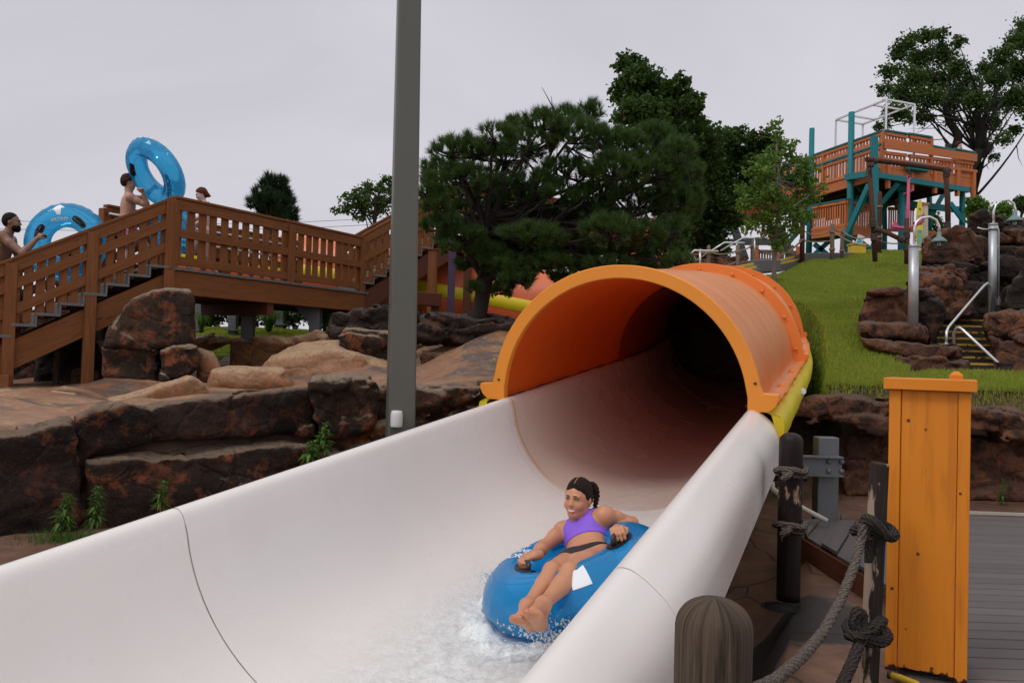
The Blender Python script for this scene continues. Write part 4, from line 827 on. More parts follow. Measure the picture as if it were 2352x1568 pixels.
    for x0, x1, y0, y1, Y, mt, lb in ((1027, 1043, 535, 712, 15.4, 'purple', 'dark purple square post beside the timber stairs'), (982, 1002, 575, 672, 15.7, 'cedar', 'plain timber post below the upper staircase'), (1307, 1318, 575, 606, 17.0, 'green', 'lime green post seen above the orange arch')):
        a = P((x0+x1)/2, y1, Y); b = P((x0+x1)/2, y0, Y); w = (x1-x0)/FPX*Y; t = thing('support_post', lb, 'post', (a[0], a[1], a[2]-.3))
        mb = MB().beam((a[0], a[1], a[2]-.4), (a[0], a[1], b[2]), w, w, up=(0, 1, 0)); obj('shaft', mb, M[mt], t, bevel=.01); obj('cap_plate', MB().box((a[0], a[1], b[2]+.012), w*1.25, w*1.25, .02), M[mt], t)
    t = thing('timber_beam', 'short heavy timber beam low between the lamp pole and the purple post', 'beam', P(980, 700, 14.6)); a, b = P(940, 684, 14.4), P(1012, 690, 14.6)
    obj('beam_timber', MB().beam(a, b, .2, .24), M['beam'], t, bevel=.01); wpost(t, b[0]-.1, b[1]+.1, 1.2, b[2]-.1, .15, 'beam')
    return A, B, acr, hd, sac, S0
BR = build_bridge()
# ------------------------------------------------------------------ far flume behind the bridge and its steel
def far_flume():
    r = thing('enclosed_slide', 'coral orange enclosed slide with a yellow rim running behind the footbridge and pine', 'water slide', P(900, 700, 17))
    path = [P(380, 572, 19.0), P(620, 604, 18.3), P(953, 648, 17.6), P(1150, 684, 17.0), P(1330, 720, 16.6)]
    fr = []; 
    for i, p in enumerate(path):
        d = nz(path[min(i+1, 4)]-path[max(i-1, 0)]); w = nz(np.cross(d, UPV)); w = w if w[1] < 0 else -w; fr.append((p, w, np.cross(d, w) if np.cross(d, w)[2] > 0 else -np.cross(d, w), d))
    off = lambda q, u, v: q[0]+q[1]*u+q[2]*v
    for i in range(4):
        ss = np.linspace(0, 1, 8); seg = []
        for s in ss: seg.append(tuple(fr[i][k]*(1-s)+fr[i+1][k]*s for k in range(4)))
        def sw(pr): return MB().grid([[off(f, u, v) for u, v in pr] for f in seg])
        R = .62
        if i > 0: obj('canopy_shell', sw([(R*math.cos(a)-R, R*1.15*math.sin(a)+.06) for a in np.linspace(0, math.pi, 20)]), M['or_far'], r, solid=.02)
        obj('yellow_rim', sw([(-.04, .07), (.07, .05), (.09, -.0), (.09, -.12), (.04, -.2), (0, -.2)]), M['yel_shell'], r, solid=.01)
        obj('lower_shell', sw([(R*1.05*math.cos(a)-R, -R*1.2*math.sin(a)-.14) for a in np.linspace(0, math.pi, 18)]), M['or_far'], r, solid=.02)
        f = seg[0]
        if i > 1: obj('joint_flange', MB().grid([[off(f, (R+k)*math.cos(a)-R, (R+k)*1.15*math.sin(a)+.06)+f[3]*e for a in np.linspace(0, math.pi, 20)] for k, e in ((0, .05), (.07, .05), (.07, -.05), (0, -.05))]), M['or_far'], r)
    r = thing('enclosed_slide', 'dark orange slide crossing between the trees left of the teal tower', 'water slide', P(1640, 560, 27))
    pts = [P(1330, 545, 25), P(1500, 540, 26), P(1600, 515, 27), P(1650, 500, 27.5), P(1720, 478, 28), P(1775, 462, 29)]
    for i in range(5): obj('tube_section', MB().tube([pts[i], (pts[i]+pts[i+1])/2+np.array([0, 0, .02]), pts[i+1]], .55, 20), M['or_dark'], r)
    g = MB(); g.beam(P(1560, 556, 27.2), P(1770, 556, 27.2), .16, .2); obj('bearer', g, M['blacksteel'], r)
    for a, b in (((1648, 600), (1668, 492)), ((1712, 598), (1676, 494)), ((1790, 596), (1770, 520)), ((1820, 596), (1790, 520))): obj('support_leg', MB().beam(P(*a, 27.2), P(*b, 27.2), .22, .22), M['blacksteel'], r)
    obj('brace', MB().beam(P(1665, 492, 27.2), P(1740, 504, 27.2), .16, .2), M['blacksteel'], r)
far_flume()
def hbeam(mb, a, b, w, h, tf=.02, up=(0, 1, 0)):
    a = np.asarray(a, float); b = np.asarray(b, float); u = nz(up)
    d = nz(b-a); x = nz(np.cross(d, u)); u = np.cross(x, d)
    for s in (1, -1): mb.beam(a+u*s*(h/2-tf/2), b+u*s*(h/2-tf/2), w, tf, up=u)
    mb.beam(a, b, tf, h-2*tf, up=u); return mb
def build_steel():
    g = 'grey steel legs under the far slide'
    t = thing('portal_frame', 'grey steel portal frame with gussets standing on a rusty concrete block under the footbridge', 'steel frame', P(568, 840, 14.5))
    a, b = P(569, 782, 14.5), P(569, 690, 14.5); c, e = P(724, 760, 15.2), P(724, 700, 15.2)
    obj('column', hbeam(MB(), (a[0], a[1], a[2]), (a[0], a[1], b[2]+.2), .2, .2), M['steel'], t); obj('column', hbeam(MB(), (c[0], c[1], c[2]-.1), (c[0], c[1], b[2]+.2), .2, .2), M['steel'], t)
    z = b[2]+.10; obj('crossbeam', hbeam(MB(), (a[0]-.15, a[1]-.11, z), (c[0]+.15, c[1]-.11, z), .12, .24, up=UPV), M['steel'], t)
    for x, y, s in ((a[0], a[1], 1), (c[0], c[1], -1)): obj('gusset', MB().add([(x+s*.1, y-.08, z-.12), (x+s*.42, y-.08, z-.12), (x+s*.1, y-.08, z-.45), (x+s*.1, y-.06, z-.12), (x+s*.42, y-.06, z-.12), (x+s*.1, y-.06, z-.45)], [(0, 1, 2), (5, 4, 3), (0, 3, 4, 1), (1, 4, 5, 2), (2, 5, 3, 0)]), M['steel'], t)
    for k in (0, .08, .5, .58, .9, 1.0):
        q = np.array([a[0]+(c[0]-a[0])*k, a[1]+(c[1]-a[1])*k-.17, z+(.04 if int(k*100) % 16 else -.05)]); obj('bolt', MB().lathe(q, [(.02, 0), (.02, .014), (0, .018)], 8, (0, -1, 0)), M['galv'], t)
    obj('base_plate', MB().box((a[0], a[1], a[2]+.01), .34, .34, .03), M['steel'], t)
    t = thing('concrete_block', 'rust streaked concrete footing block carrying the steel portal frame', 'concrete block', P(576, 842, 14.3)); q = P(600, 812, 14.5)
    obj('block', MB().box((P(605, 812, 14.5)[0], 14.6, P(576, 812, 14.5)[2]-.03), 1.02, .8, .50), M['rustblock'], t, bevel=.03, bseg=2)
    for x, y0, y1, Y, lb in ((536, 758, 640, 17, 'slim grey steel column standing in the lawn left of the portal frame'), (456, 760, 660, 17.5, 'thin grey column just right of the huge boulder'), (644, 745, 690, 18.5, 'grey steel column behind the tall ornamental grass'), (762, 745, 690, 18, 'grey steel column beside the dark square boulder')):
        a = P(x, y0, Y); b = P(x, y1, Y); t = thing('steel_column', lb, 'column', a, g); obj('shaft', hbeam(MB(), (a[0], a[1], a[2]-.2), (b[0], b[1], b[2]), .16, .16), M['steel'], t); obj('base_plate', MB().box(a, .3, .3, .03), M['steel'], t)
M['rustblock'] = m_rock('rusty_concrete', (.10, .045, .022), (.20, .11, .06), (.30, .13, .03), (.25, .19, .14), .8)
build_steel()
# ------------------------------------------------------------------ lamp pole
def build_pole():
    Y = 7.75; a = P(918, 985, Y); b = P(939, 0, Y); r = thing('lamp_pole', 'tall square olive-grey steel pole cutting through the top of the photo', 'pole', (a[0], a[1], 0))
    top = a+(b-a)*1.35; base = a+(b-a)*(-.35); base[2] = .0
    mb = MB(); cs = []
    for q, w in ((base, .275), (top, .205)):
        for sx, sy in ((-1, -1), (1, -1), (1, 1), (-1, 1)): 
            an = math.radians(14); x, y = sx*w/2, sy*w/2; cs.append((q[0]+x*math.cos(an)-y*math.sin(an), q[1]+x*math.sin(an)+y*math.cos(an), q[2]))
    mb.add(cs, [(0, 1, 5, 4), (1, 2, 6, 5), (2, 3, 7, 6), (3, 0, 4, 7), (4, 5, 6, 7)]); obj('shaft', mb, M['pole'], r, bevel=.022, bseg=3)
    q = P(911, 960, Y-.18); m2 = MB().lathe(q-np.array([0, 0, .085]), [(.0, 0), (.055, .0), (.058, .02), (.058, .12), (.05, .155), (.0, .16)], 16); obj('junction_cover', m2, M['white'], r, bevel=.003)
build_pole()
# ------------------------------------------------------------------ right foreground
def knot(mb, c, R, r, ax=(0, 0, 1), turns=2, tilt=.25, dz=.03):
    """rope lashed round a post"""
    for k in range(turns):
        pts = []
        for i in range(25): a = 2*math.pi*i/24; pts.append(np.array([c[0]+math.cos(a)*R, c[1]+math.sin(a)*R, c[2]+(k-turns/2)*dz+math.sin(a+k)*tilt*R]))
        mb.tube(pts, r, 8, caps=False)
    return mb
def twist_rope(pts, r, n=140, strands=3, turns=40):
    """three laid strands following a path"""
    P_ = np.array(pts, float); seg = np.r_[0, np.cumsum(np.linalg.norm(np.diff(P_, axis=0), axis=1))]; t = np.linspace(0, seg[-1], n); C_ = np.stack([np.interp(t, seg, P_[:, k]) for k in range(3)], 1)
    for _ in range(6): C_[1:-1] = (C_[:-2]+C_[1:-1]*2+C_[2:])/4
    mb = MB(); x = None
    D = np.gradient(C_, axis=0)
    for s in range(strands):
        pp = []; x = np.array([1.0, 0, 0])
        for i in range(n):
            d = nz(D[i]); x = nz(x-d*(x@d)); y = np.cross(d, x); a = 2*math.pi*(s/strands+turns*i/n); pp.append(C_[i]+(x*math.cos(a)+y*math.sin(a))*r*.5)
        mb.tube(pp, r*.60, 6)
    return mb
def build_fore():
    # decks
    zt = .07; r = thing('composite_deck', 'grey composite board deck at the bottom right corner, behind the orange pedestal', 'deck', (4, 6, 0)); mb = MB()
    x0 = 2.42; y = 3.2
    def dx(y): return 3.02 if y > 7.1 else 2.42
    pl = 0
    for k in range(44):
        yy = 2.2+k*.147
        if yy > 8.3: break
        xs = .497*yy
        mb.beam((xs, yy, zt-.0125), (7.5, yy-.10, zt-.0125), .134, .025)
    obj('deck_boards', mb, M['composite2'], r, bevel=.003); obj('edge_strip', MB().beam((4.2, 8.44, zt+.005), (7.5, 8.30, zt+.005), .03, .03), M['cream'], r); obj('under_frame', MB().add([(1.3, 2.4, zt-.05), (7.4, 2.4, zt-.05), (7.4, 8.2, zt-.05), (4.15, 8.2, zt-.05), (1.3, 2.4, 0), (7.4, 2.4, 0), (7.4, 8.2, 0), (4.15, 8.2, 0)], [(0, 1, 2, 3), (0, 4, 5, 1), (1, 5, 6, 2), (2, 6, 7, 3), (3, 7, 4, 0)]), M['black'], r)
    r = thing('composite_ramp', 'wedge-shaped brown composite platform behind the rope posts', 'deck', (2.9, 6.4, 0)); zt = .18
    A_ = Z(1839, 1224, zt); B_ = Z(1851, 1197, zt); Cc = Z(1995, 1197, zt); D_ = Z(1992, 1322, zt); D_ = np.array([A_[0]+.01, 5.3, zt])
    bd = nz(Z(1865, 1244, zt)-Z(1900, 1200, zt)); nrm = np.array([-bd[1], bd[0], 0]); nrm = nrm if nrm[0] < 0 else -nrm
    # platform outline x from the edge line to 3.4, boards laid on the skew, clipped to the outline
    bm = bmesh.new(); wdt = .135
    for k in range(-12, 16):
        c = A_+nrm*(k*(wdt+.006)); p = [c-bd*4-nrm*wdt/2, c+bd*4-nrm*wdt/2, c+bd*4+nrm*wdt/2, c-bd*4+nrm*wdt/2]; vs_ = [bm.verts.new(tuple(q)) for q in p]; bm.faces.new(vs_)
    def clip(co, no): bmesh.ops.bisect_plane(bm, geom=bm.verts[:]+bm.edges[:]+bm.faces[:], plane_co=tuple(co), plane_no=tuple(no), clear_outer=True)
    e = nz(D_-A_); clip(A_, (-1, 0, 0)); clip(B_, (0, 1, 0)); clip((0, 0, 0), (1, -.487, 0)); clip((0, 5.05, 0), (0, -1, 0))
    if not bm.faces: print('ramp clip emptied')
    me = bpy.data.meshes.new('deck_boards'); 
    uvl = bm.loops.layers.uv.new('UVMap')
    for f in bm.faces:
        for l in f.loops: co = np.array(l.vert.co); l[uvl].uv = (co@bd+round(float(co@nrm)/.14)*3.7, co@nrm)
    bmesh.ops.recalc_face_normals(bm, faces=bm.faces[:]); bm.to_mesh(me); bm.free(); me.transform(Matrix.Translation(-Vector(wloc(r)))); me.materials.append(M['composite']); o = bpy.data.objects.new('deck_boards', me); COL.objects.link(o); o.parent = r; md = o.modifiers.new('solid', 'SOLIDIFY'); md.thickness = .024; md.offset = -1
    f0 = A_.copy(); f1 = A_+e*np.linalg.norm(D_-A_); obj('deck_fascia', MB().beam((f0[0]-.012, f0[1], zt/2-.01), (f1[0]-.012, f1[1], zt/2-.01), .025, zt-.03), M['beam'], r); obj('deck_fascia', MB().beam((B_[0], B_[1]+.01, zt/2-.01), (3.05, B_[1]+.01, zt/2-.01), .02, zt-.03), M['beam'], r)
    # orange pedestal box
    Yb = 3.85; A = P(2043, 895, Yb); Bq = P(2229, 897, Yb); cx = (A[0]+Bq[0])/2+.0; w = .350; zt = .07; zb = zt+.015; ztop = A[2]; cx = P(2130, 1200, Yb)[0]
    r = thing('orange_pedestal', 'tall orange painted timber pedestal box with a flat cap and small finial', 'pedestal', (cx, Yb+.2, zt)); dp = .40
    ph = math.radians(29.5); ex = np.array([math.cos(ph), -math.sin(ph), 0]); ey = np.array([math.sin(ph), math.cos(ph), 0]); c0 = np.array([cx, Yb, 0]); fr = lambda x, y, z: c0+ex*x+ey*y+np.array([0, 0, z])
    stile = .052; H = ztop-zb
    for sx in (-1, 1):
        for sy in (0, 1): obj('corner_stile', MB().beam(fr(sx*(w/2-stile/2), sy*dp+.012, zb+.0), fr(sx*(w/2-stile/2), sy*dp+.012, ztop), stile, .03, up=ey), M['orbox'], r, bevel=.003)
    obj('front_panel', MB().beam(fr(0, .02, zb+.02), fr(0, .02, ztop), w-2*stile-.004, .022, up=ey), M['orbox'], r, bevel=.002); obj('back_panel', MB().beam(fr(0, dp, zb+.02), fr(0, dp, ztop), w-2*stile-.004, .022, up=ey), M['orbox'], r)
    for sx in (-1, 1): obj('side_panel', MB().beam(fr(sx*(w/2-.012), dp/2+.01, zb+.02), fr(sx*(w/2-.012), dp/2+.01, ztop), .022, dp-.04, up=ey), M['orbox'], r)
    obj('cap', MB().box(fr(0, dp/2, ztop+.03), w+.05, dp+.07, .056, rot=-ph), M['orbox'], r, bevel=.004, bseg=2)
    fx = P(2143, 865, Yb+.18)[0]-cx; obj('finial', MB().add([fr(fx+x*.030*k, .2+y*.03*k, ztop+.058+z) for x, y, z, k in [(-1, -1, 0, 1), (1, -1, 0, 1), (1, 1, 0, 1), (-1, 1, 0, 1), (-1, -1, .022, 1), (1, -1, .022, 1), (1, 1, .022, 1), (-1, 1, .022, 1), (-1, -1, .04, .35), (1, -1, .04, .35), (1, 1, .04, .35), (-1, 1, .04, .35)]],
        [(0, 1, 5, 4), (1, 2, 6, 5), (2, 3, 7, 6), (3, 0, 4, 7), (4, 5, 9, 8), (5, 6, 10, 9), (6, 7, 11, 10), (7, 4, 8, 11), (8, 9, 10, 11)]), M['orbox'], r)
    t = thing('yellow_hose', 'short yellow hose end lying at the foot of the orange pedestal', 'hose', P(2060, 1555, 3.6)); pts = [Z(x, y, zt+.035) for x, y in ((2046, 1550), (2070, 1556), (2105, 1570), (2130, 1600))]; obj('hose_body', MB().tube(pts, .016, 10), M['yellow'], t); obj('hose_ferrule', MB().tube([pts[0], pts[0]+(pts[0]-pts[1])*.3], .018, 10), M['black'], t)
    # weathered square post with peeling paint
    a = P(2020, 1062, 3.72); r = thing('rope_post', 'square weathered post with peeling paint, tight against the left of the orange pedestal', 'rope post', (a[0]-.03, 3.72, 0), 'posts carrying the rope'); mb = MB()
    hgt = a[2]; mb.beam((a[0]-.035, 3.72, 0), (a[0], 3.72, hgt), .052, .10, up=(0, 1, 0)); obj('shaft', mb, M['peel'], r, bevel=.008, bseg=2); pa = a
    # round bollards
    def bollard(px0, px1, pyt, Y, mat, lb, seg=48, hh=None):
        L, R_ = P(px0, pyt+60, Y), P(px1, pyt+60, Y); rr = (R_[0]-L[0])/2; top = P((px0+px1)/2, pyt, Y); x = top[0]-.012; r = thing('rope_post', lb, 'rope post', (x, Y, 0), 'posts carrying the rope')
        pr = [(rr*1.02, 0)]+[(rr*1.01, z) for z in np.linspace(.05, top[2]-rr*.75, 14)]+[(rr*max(math.cos(q), 0)**.9, top[2]-rr*.75+rr*.75*math.sin(q)) for q in np.linspace(.05, 1.55, 12)]+[(0.002, top[2])]
        mb = MB().lathe((x, Y, 0), pr, seg); V = np.array(mb.V); an = np.arctan2(V[:, 1]-Y, V[:, 0]-x)
        rad = np.hypot(V[:, 0]-x, V[:, 1]-Y); g = fbm(np.cos(an)*3, np.sin(an)*3, V[:, 2]*1.2, 4, int(px0))*.045-.05*np.exp(-(vnoise(np.cos(an)*5+.4*vnoise(an*2, V[:, 2]*3, an*0, 8), np.sin(an)*5, V[:, 2]*1.3, 5)/.06)**2)
        k = (1+g*np.clip(rad/rr, 0, 1)); lean = .0; V[:, 0] = x+(V[:, 0]-x)*k; V[:, 1] = Y+(V[:, 1]-Y)*k; mb.V = [tuple(v) for v in V]; mb.U = [[(mb.V[j][2], (math.atan2(mb.V[j][1]-Y, mb.V[j][0]-x)+ (6.283 if (max(math.atan2(mb.V[q][1]-Y, mb.V[q][0]-x) for q in f) > 2.5 and math.atan2(mb.V[j][1]-Y, mb.V[j][0]-x) < -2.5) else 0))*rr) for j in f] for f in mb.F]
        obj('shaft', mb, M[mat], r); return r, x, rr
    bollard(1565, 1737, 1372, 2.15, 'oldwood', 'thick round-topped grey weathered bollard in the bottom foreground', 180)
    rp, px_, pr_ = bollard(1796, 1848, 993, 5.35, 'peelpost', 'round dark post with peeling tan paint and two rope knots', 64)
    for py in (1080, 1205):
        c = P(1815, py, 5.35); c[0] = px_; rr_ = thing('rope_knot', 'rope knot tied round the dark peeling post, '+('upper one level with the steel bracket' if py < 1100 else 'lower one with frayed end'), 'rope', (px_, 5.35, c[2]), 'rope knots on the dark post')
        pts = [c+np.array([math.cos(q)*(pr_+.018), math.sin(q)*(pr_+.018), .012*math.sin(q*2)+.028*(q/6.28-.5)]) for q in np.linspace(-2.4, 7.2, 40)]; obj('lashing', twist_rope(pts, .022, 90, 3, 16), M['rope'], rr_)
        pts = [c+np.array([-.03, -pr_-.03, .0]), c+np.array([-.06, -pr_-.05, -.02]), c+np.array([-.09, -pr_-.03, -.045])]; obj('frayed_end', twist_rope(pts, .020, 24, 4, 2), M['rope'], rr_)
        pts = [c+np.array([-.075, -pr_+.03, .01]), c+np.array([-.02, -pr_-.045, .02]), c+np.array([.05, -pr_-.03, .0]), c+np.array([.10, -pr_+.06, .02])]; obj('lashing', twist_rope(pts, .021, 50, 3, 7), M['rope'], rr_)
    # ropes on the square post
    r = thing('rope', 'thick grey twisted rope sagging from the square post toward the foreground bollard', 'rope', P(1990, 1215, 3.6)); c = P(2008, 1218, 3.70)
    pts = [P(*q) for q in ((2018, 1215, 3.60), (1985, 1200, 3.60), (1978, 1240, 3.60), (1962, 1300, 3.5), (1930, 1380, 3.30), (1890, 1452, 3.05), (1840, 1510, 2.75), (1780, 1562, 2.45), (1700, 1600, 2.2), (1640, 1600, 2.15))]
    obj('rope_length', twist_rope(pts, .020, 420, 3, 74), M['rope'], r)
    pts = [c+np.array([math.cos(q)*.085, math.sin(q)*.085, .015*math.sin(q*2)]) for q in np.linspace(-2.6, 4.2, 30)]; obj('knot', twist_rope(pts, .024, 70, 3, 11), M['ropedark'], r)
    pts = [P(1985, 1235, 3.62), P(1988, 1190, 3.60), P(2003, 1196, 3.58), P(2040, 1232, 3.6)]; obj('knot', twist_rope(pts, .026, 50, 3, 7), M['ropedark'], r)
    pts = [P(1995, 1240, 3.66), P(1994, 1290, 3.66)]; obj('frayed_end', twist_rope(pts, .016, 20, 5, 1), M['ropedark'], r)
    r = thing('rope', 'dark rope hanging from the lower knot on the square post', 'rope', P(1985, 1450, 3.4)); c = P(1992, 1450, 3.70)
    pts = [P(*q) for q in ((1990, 1440, 3.58), (1975, 1475, 3.56), (1958, 1520, 3.4), (1935, 1570, 3.2), (1900, 1640, 3.0))]; obj('rope_length', twist_rope(pts, .024, 130, 3, 18), M['ropedark'], r)
    pts = [c+np.array([math.cos(q)*.085, math.sin(q)*.085, .02*math.sin(q)]) for q in np.linspace(-2.6, 4.2, 30)]; obj('knot', twist_rope(pts, .026, 70, 3, 11), M['ropedark'], r)
    pts = [P(1945, 1455, 3.55), P(1975, 1462, 3.53), P(2005, 1440, 3.54), P(2028, 1425, 3.58)]; obj('knot', twist_rope(pts, .026, 50, 3, 7), M['ropedark'], r)
    pts = [P(1980, 1465, 3.56), P(1960, 1430, 3.55), P(1968, 1402, 3.55), P(1982, 1412, 3.57), P(1976, 1450, 3.56)]; obj('knot', twist_rope(pts, .024, 60, 3, 8), M['ropedark'], r)
    # steel bracket post
    a = P(1894, 1185, 7.9); b = P(1899, 1003, 7.9); z0 = 0; r = thing('steel_bracket', 'short grey steel post with a bolted cross beam bracing the slide', 'steel post', (a[0], 7.9, 0)); wx = .205
    m2 = MB(); m2.beam((a[0], 7.9, 0.02), (a[0], 7.9, b[2]), wx, .15, up=(0, 1, 0)); obj('column', m2, M['steel'], r, bevel=.008)
    obj('base_plate', MB().box((a[0], 7.9, .01), .30, .28, .022), M['steel'], r)
    for sx in (-1, 1): obj('anchor_bolt', MB().tube([(a[0]+sx*.125, 7.8, .02), (a[0]+sx*.125, 7.8, .13)], .014, 8), M['blacksteel'], r)
    z = P(1890, 1068, 7.8)[2]; x1 = P(1928, 1068, 7.8)[0]; obj('cross_beam', hbeam(MB(), (2.46, 7.75, z), (x1, 7.75, z), .12, .19, .014, up=UPV), M['steel'], r)
    for sx in (-1, 1):
        for sz in (-1, 1): obj('bolt', MB().lathe((a[0]+.03+sx*.062, 7.742, z+sz*.045), [(.024, 0), (.024, .016), (.012, .02), (0, .02)], 6, (0, -1, 0)), M['steel'], r)
    # drain pipe
    r = thing('drain_pipe', 'white plastic drain pipe dropping from the slide rim to the ground with an elbow', 'pipe', P(1775, 1110, 6.9))
    p1 = [P(1784, 930, 7.0), P(1779, 1000, 7.0), P(1772, 1100, 7.0)]; p2 = [P(1771, 1106, 7.0), P(1773, 1122, 7.0), P(1788, 1134, 7.0)]; p3 = [P(1788, 1134, 7.0), P(1850, 1170, 6.95), P(1900, 1196, 6.9)]
    obj('pipe_length', MB().tube(p1, .022, 12), M['cream'], r); obj('elbow', MB().tube(p2, .029, 12), M['cream'], r); obj('pipe_length', MB().tube(p3, .022, 12), M['cream'], r)
    r = thing('drain_pipe', 'stub of white capped pipe poking out over the capstones by the yellow rim', 'pipe', P(1835, 902, 8.8)); a, b = P(1815, 912, 8.9), P(1838, 901, 8.7); obj('pipe_length', MB().tube([a, b], .03, 12), M['white'], r); obj('end_cap', MB().tube([b, b+nz(b-a)*.06], .036, 12), M['white'], r)
    # utility cover
    c = Z(1790, 1395, .0); r = thing('utility_cover', 'small round dark utility cover set in the ground beside the dark post', 'utility cover', c); obj('rim', MB().lathe((c[0], c[1], .004), [(.115, 0), (.115, .003), (.10, .004), (.10, .001)], 32), M['matt'], r); obj('lid', MB().lathe((c[0], c[1], .004), [(.098, 0), (.098, .002), (0, .0025)], 32), M['matt'], r)
build_fore()
# ------------------------------------------------------------------ vegetation
def rv(n): v = RNG.normal(size=(n, 3)); return v/np.linalg.norm(v, axis=1)[:, None]
def leafcloud(name, C_, S, n, size, mat, parent, up=.3, asp=.7, clump=.18, shell=.55):
    """many leaf-sized faces in tufts inside the given ellipsoids. C_: centres, S: radii (k, 3)"""
    C_ = np.asarray(C_, float); S = np.asarray(S, float); vol = (S[:, 0]*S[:, 1]*S[:, 2])**(2/3); k = RNG.choice(len(C_), size=max(1, n//14), p=vol/vol.sum())
    r = RNG.uniform(shell**3, 1, len(k))**(1/3); d = rv(len(k)); t = C_[k]+d*S[k]*r[:, None]*RNG.uniform(.75, 1.12, len(k))[:, None]
    j = np.repeat(np.arange(len(k)), 14); p = t[j]+RNG.normal(size=(len(j), 3))*clump*np.clip(S[k][j].mean(1), .25, 2)[:, None]*.9
    m_ = len(p); nrm = rv(m_)+np.array([0, 0, up*2]); nrm /= np.linalg.norm(nrm, axis=1)[:, None]; a = np.cross(nrm, rv(m_)); a /= np.linalg.norm(a, axis=1)[:, None]; b = np.cross(nrm, a)
    s = (size*RNG.uniform(.6, 1.25, m_))[:, None]; bend = nrm*s*.18
    V = np.stack([p-a*s*.5, p-b*s*asp*.5+bend, p+a*s*.5, p+b*s*asp*.5+bend], 1).reshape(-1, 3); return npmesh(name, V, np.arange(m_*4).reshape(-1, 4), M[mat], parent)
def limbs(mb, base, tips, r0, trunk_top, seg=9, wob=.08):
    """tapered trunk and limbs reaching the crown masses"""
    base = np.asarray(base, float); tt = np.asarray(trunk_top, float); n = 8; tr = []
    for i in range(n+1): s = i/n; tr.append(base+(tt-base)*s+np.array([math.sin(s*5+base[0]), math.cos(s*4), 0])*wob*s*(1-s)*2)
    mb.tube(tr, [r0*(1.25 if i == 0 else 1)*(1-.55*i/n) for i in range(n+1)], seg)
    for k, t in enumerate(tips):
        t = np.asarray(t, float); s = random.uniform(.45, .98); o = tr[int(s*n)]; L = np.linalg.norm(t-o); m_ = (o+t)/2+np.array([random.uniform(-.1, .1)*L, random.uniform(-.1, .1)*L, .12*L*random.uniform(-.5, 1)])
        pts = [o*(1-q)**2+m_*2*q*(1-q)+t*q*q for q in np.linspace(0, 1, 9)]; r1 = r0*.45*(1-.35*s); mb.tube(pts, [r1*(1-.85*q)+.004 for q in np.linspace(0, 1, 9)], 6)
        for _ in range(3):
            q = random.randint(3, 7); e = pts[q]+rv(1)[0]*L*.28+np.array([0, 0, L*.05]); mb.tube([pts[q], (pts[q]+e)/2+rv(1)[0]*L*.03, e], [r1*.3+.003, r1*.2+.002, .003], 5)
    return mb
def blobs(px, Y, dY=.8, dep=.75, sub=0):
    """crown masses: (x, y, rx, ry) in picture points at depth Y -> centres and radii"""
    C_, S = [], []
    for i, q in enumerate(px):
        y = Y+random.uniform(-dY, dY)+(q[4] if len(q) > 4 else 0); C_.append(P(q[0], q[1], y)); rx = q[2]/FPX*y; rz = q[3]/FPX*y; S.append((rx, (rx+rz)/2*dep*2 if rx < rz else rx*dep, rz))
    return np.array(C_), np.array(S)
def decid(name, label, px, Y, base, ttop, r0, n, size, mat, barkm='bark', dY=.8, cat='tree', grp=None, clump=.18, shell=.5, ground=True, zoff=-.2):
    C_, S = blobs(px, Y, dY); b = P(base[0], base[1], Y); b[2] = b[2]+zoff; t = thing(name, label, cat, b, grp); tips = [c-np.array([0, 0, s[2]*.3]) for c, s in zip(C_, S) if c[2] > P(ttop[0], ttop[1], Y)[2]-(4 if Y > 30 else 99)]
    obj('trunk', limbs(MB(), b, tips, r0, P(ttop[0], ttop[1], Y)), M[barkm], t); leafcloud('crown', C_, S, n, size, mat, t, clump=clump, shell=shell); return t
def needles(tips, dirs, L, nn, w, spread=.9, back=.7):
    """bottle-brush shoots: needles fanning forward along the last bit of each shoot"""
    k = len(tips); j = np.repeat(np.arange(k), nn); d = dirs[j]; s = RNG.uniform(0, 1, len(j))[:, None]; o = tips[j]-d*L*back*s
    rr = rv(len(j)); rr = rr-d*(rr*d).sum(1)[:, None]; rr /= np.linalg.norm(rr, axis=1)[:, None]+1e-9
    ang = RNG.uniform(.25, 1.15, len(j))[:, None]*spread; v = d*np.cos(ang)+rr*np.sin(ang); ln = L*RNG.uniform(.75, 1.1, len(j))[:, None]; e = o+v*ln; sd_ = np.cross(v, rv(len(j))); sd_ /= np.linalg.norm(sd_, axis=1)[:, None]+1e-9
    V = np.stack([o-sd_*w/2, o+sd_*w/2, e], 1).reshape(-1, 3); return V, np.arange(len(j)*3).reshape(-1, 3)
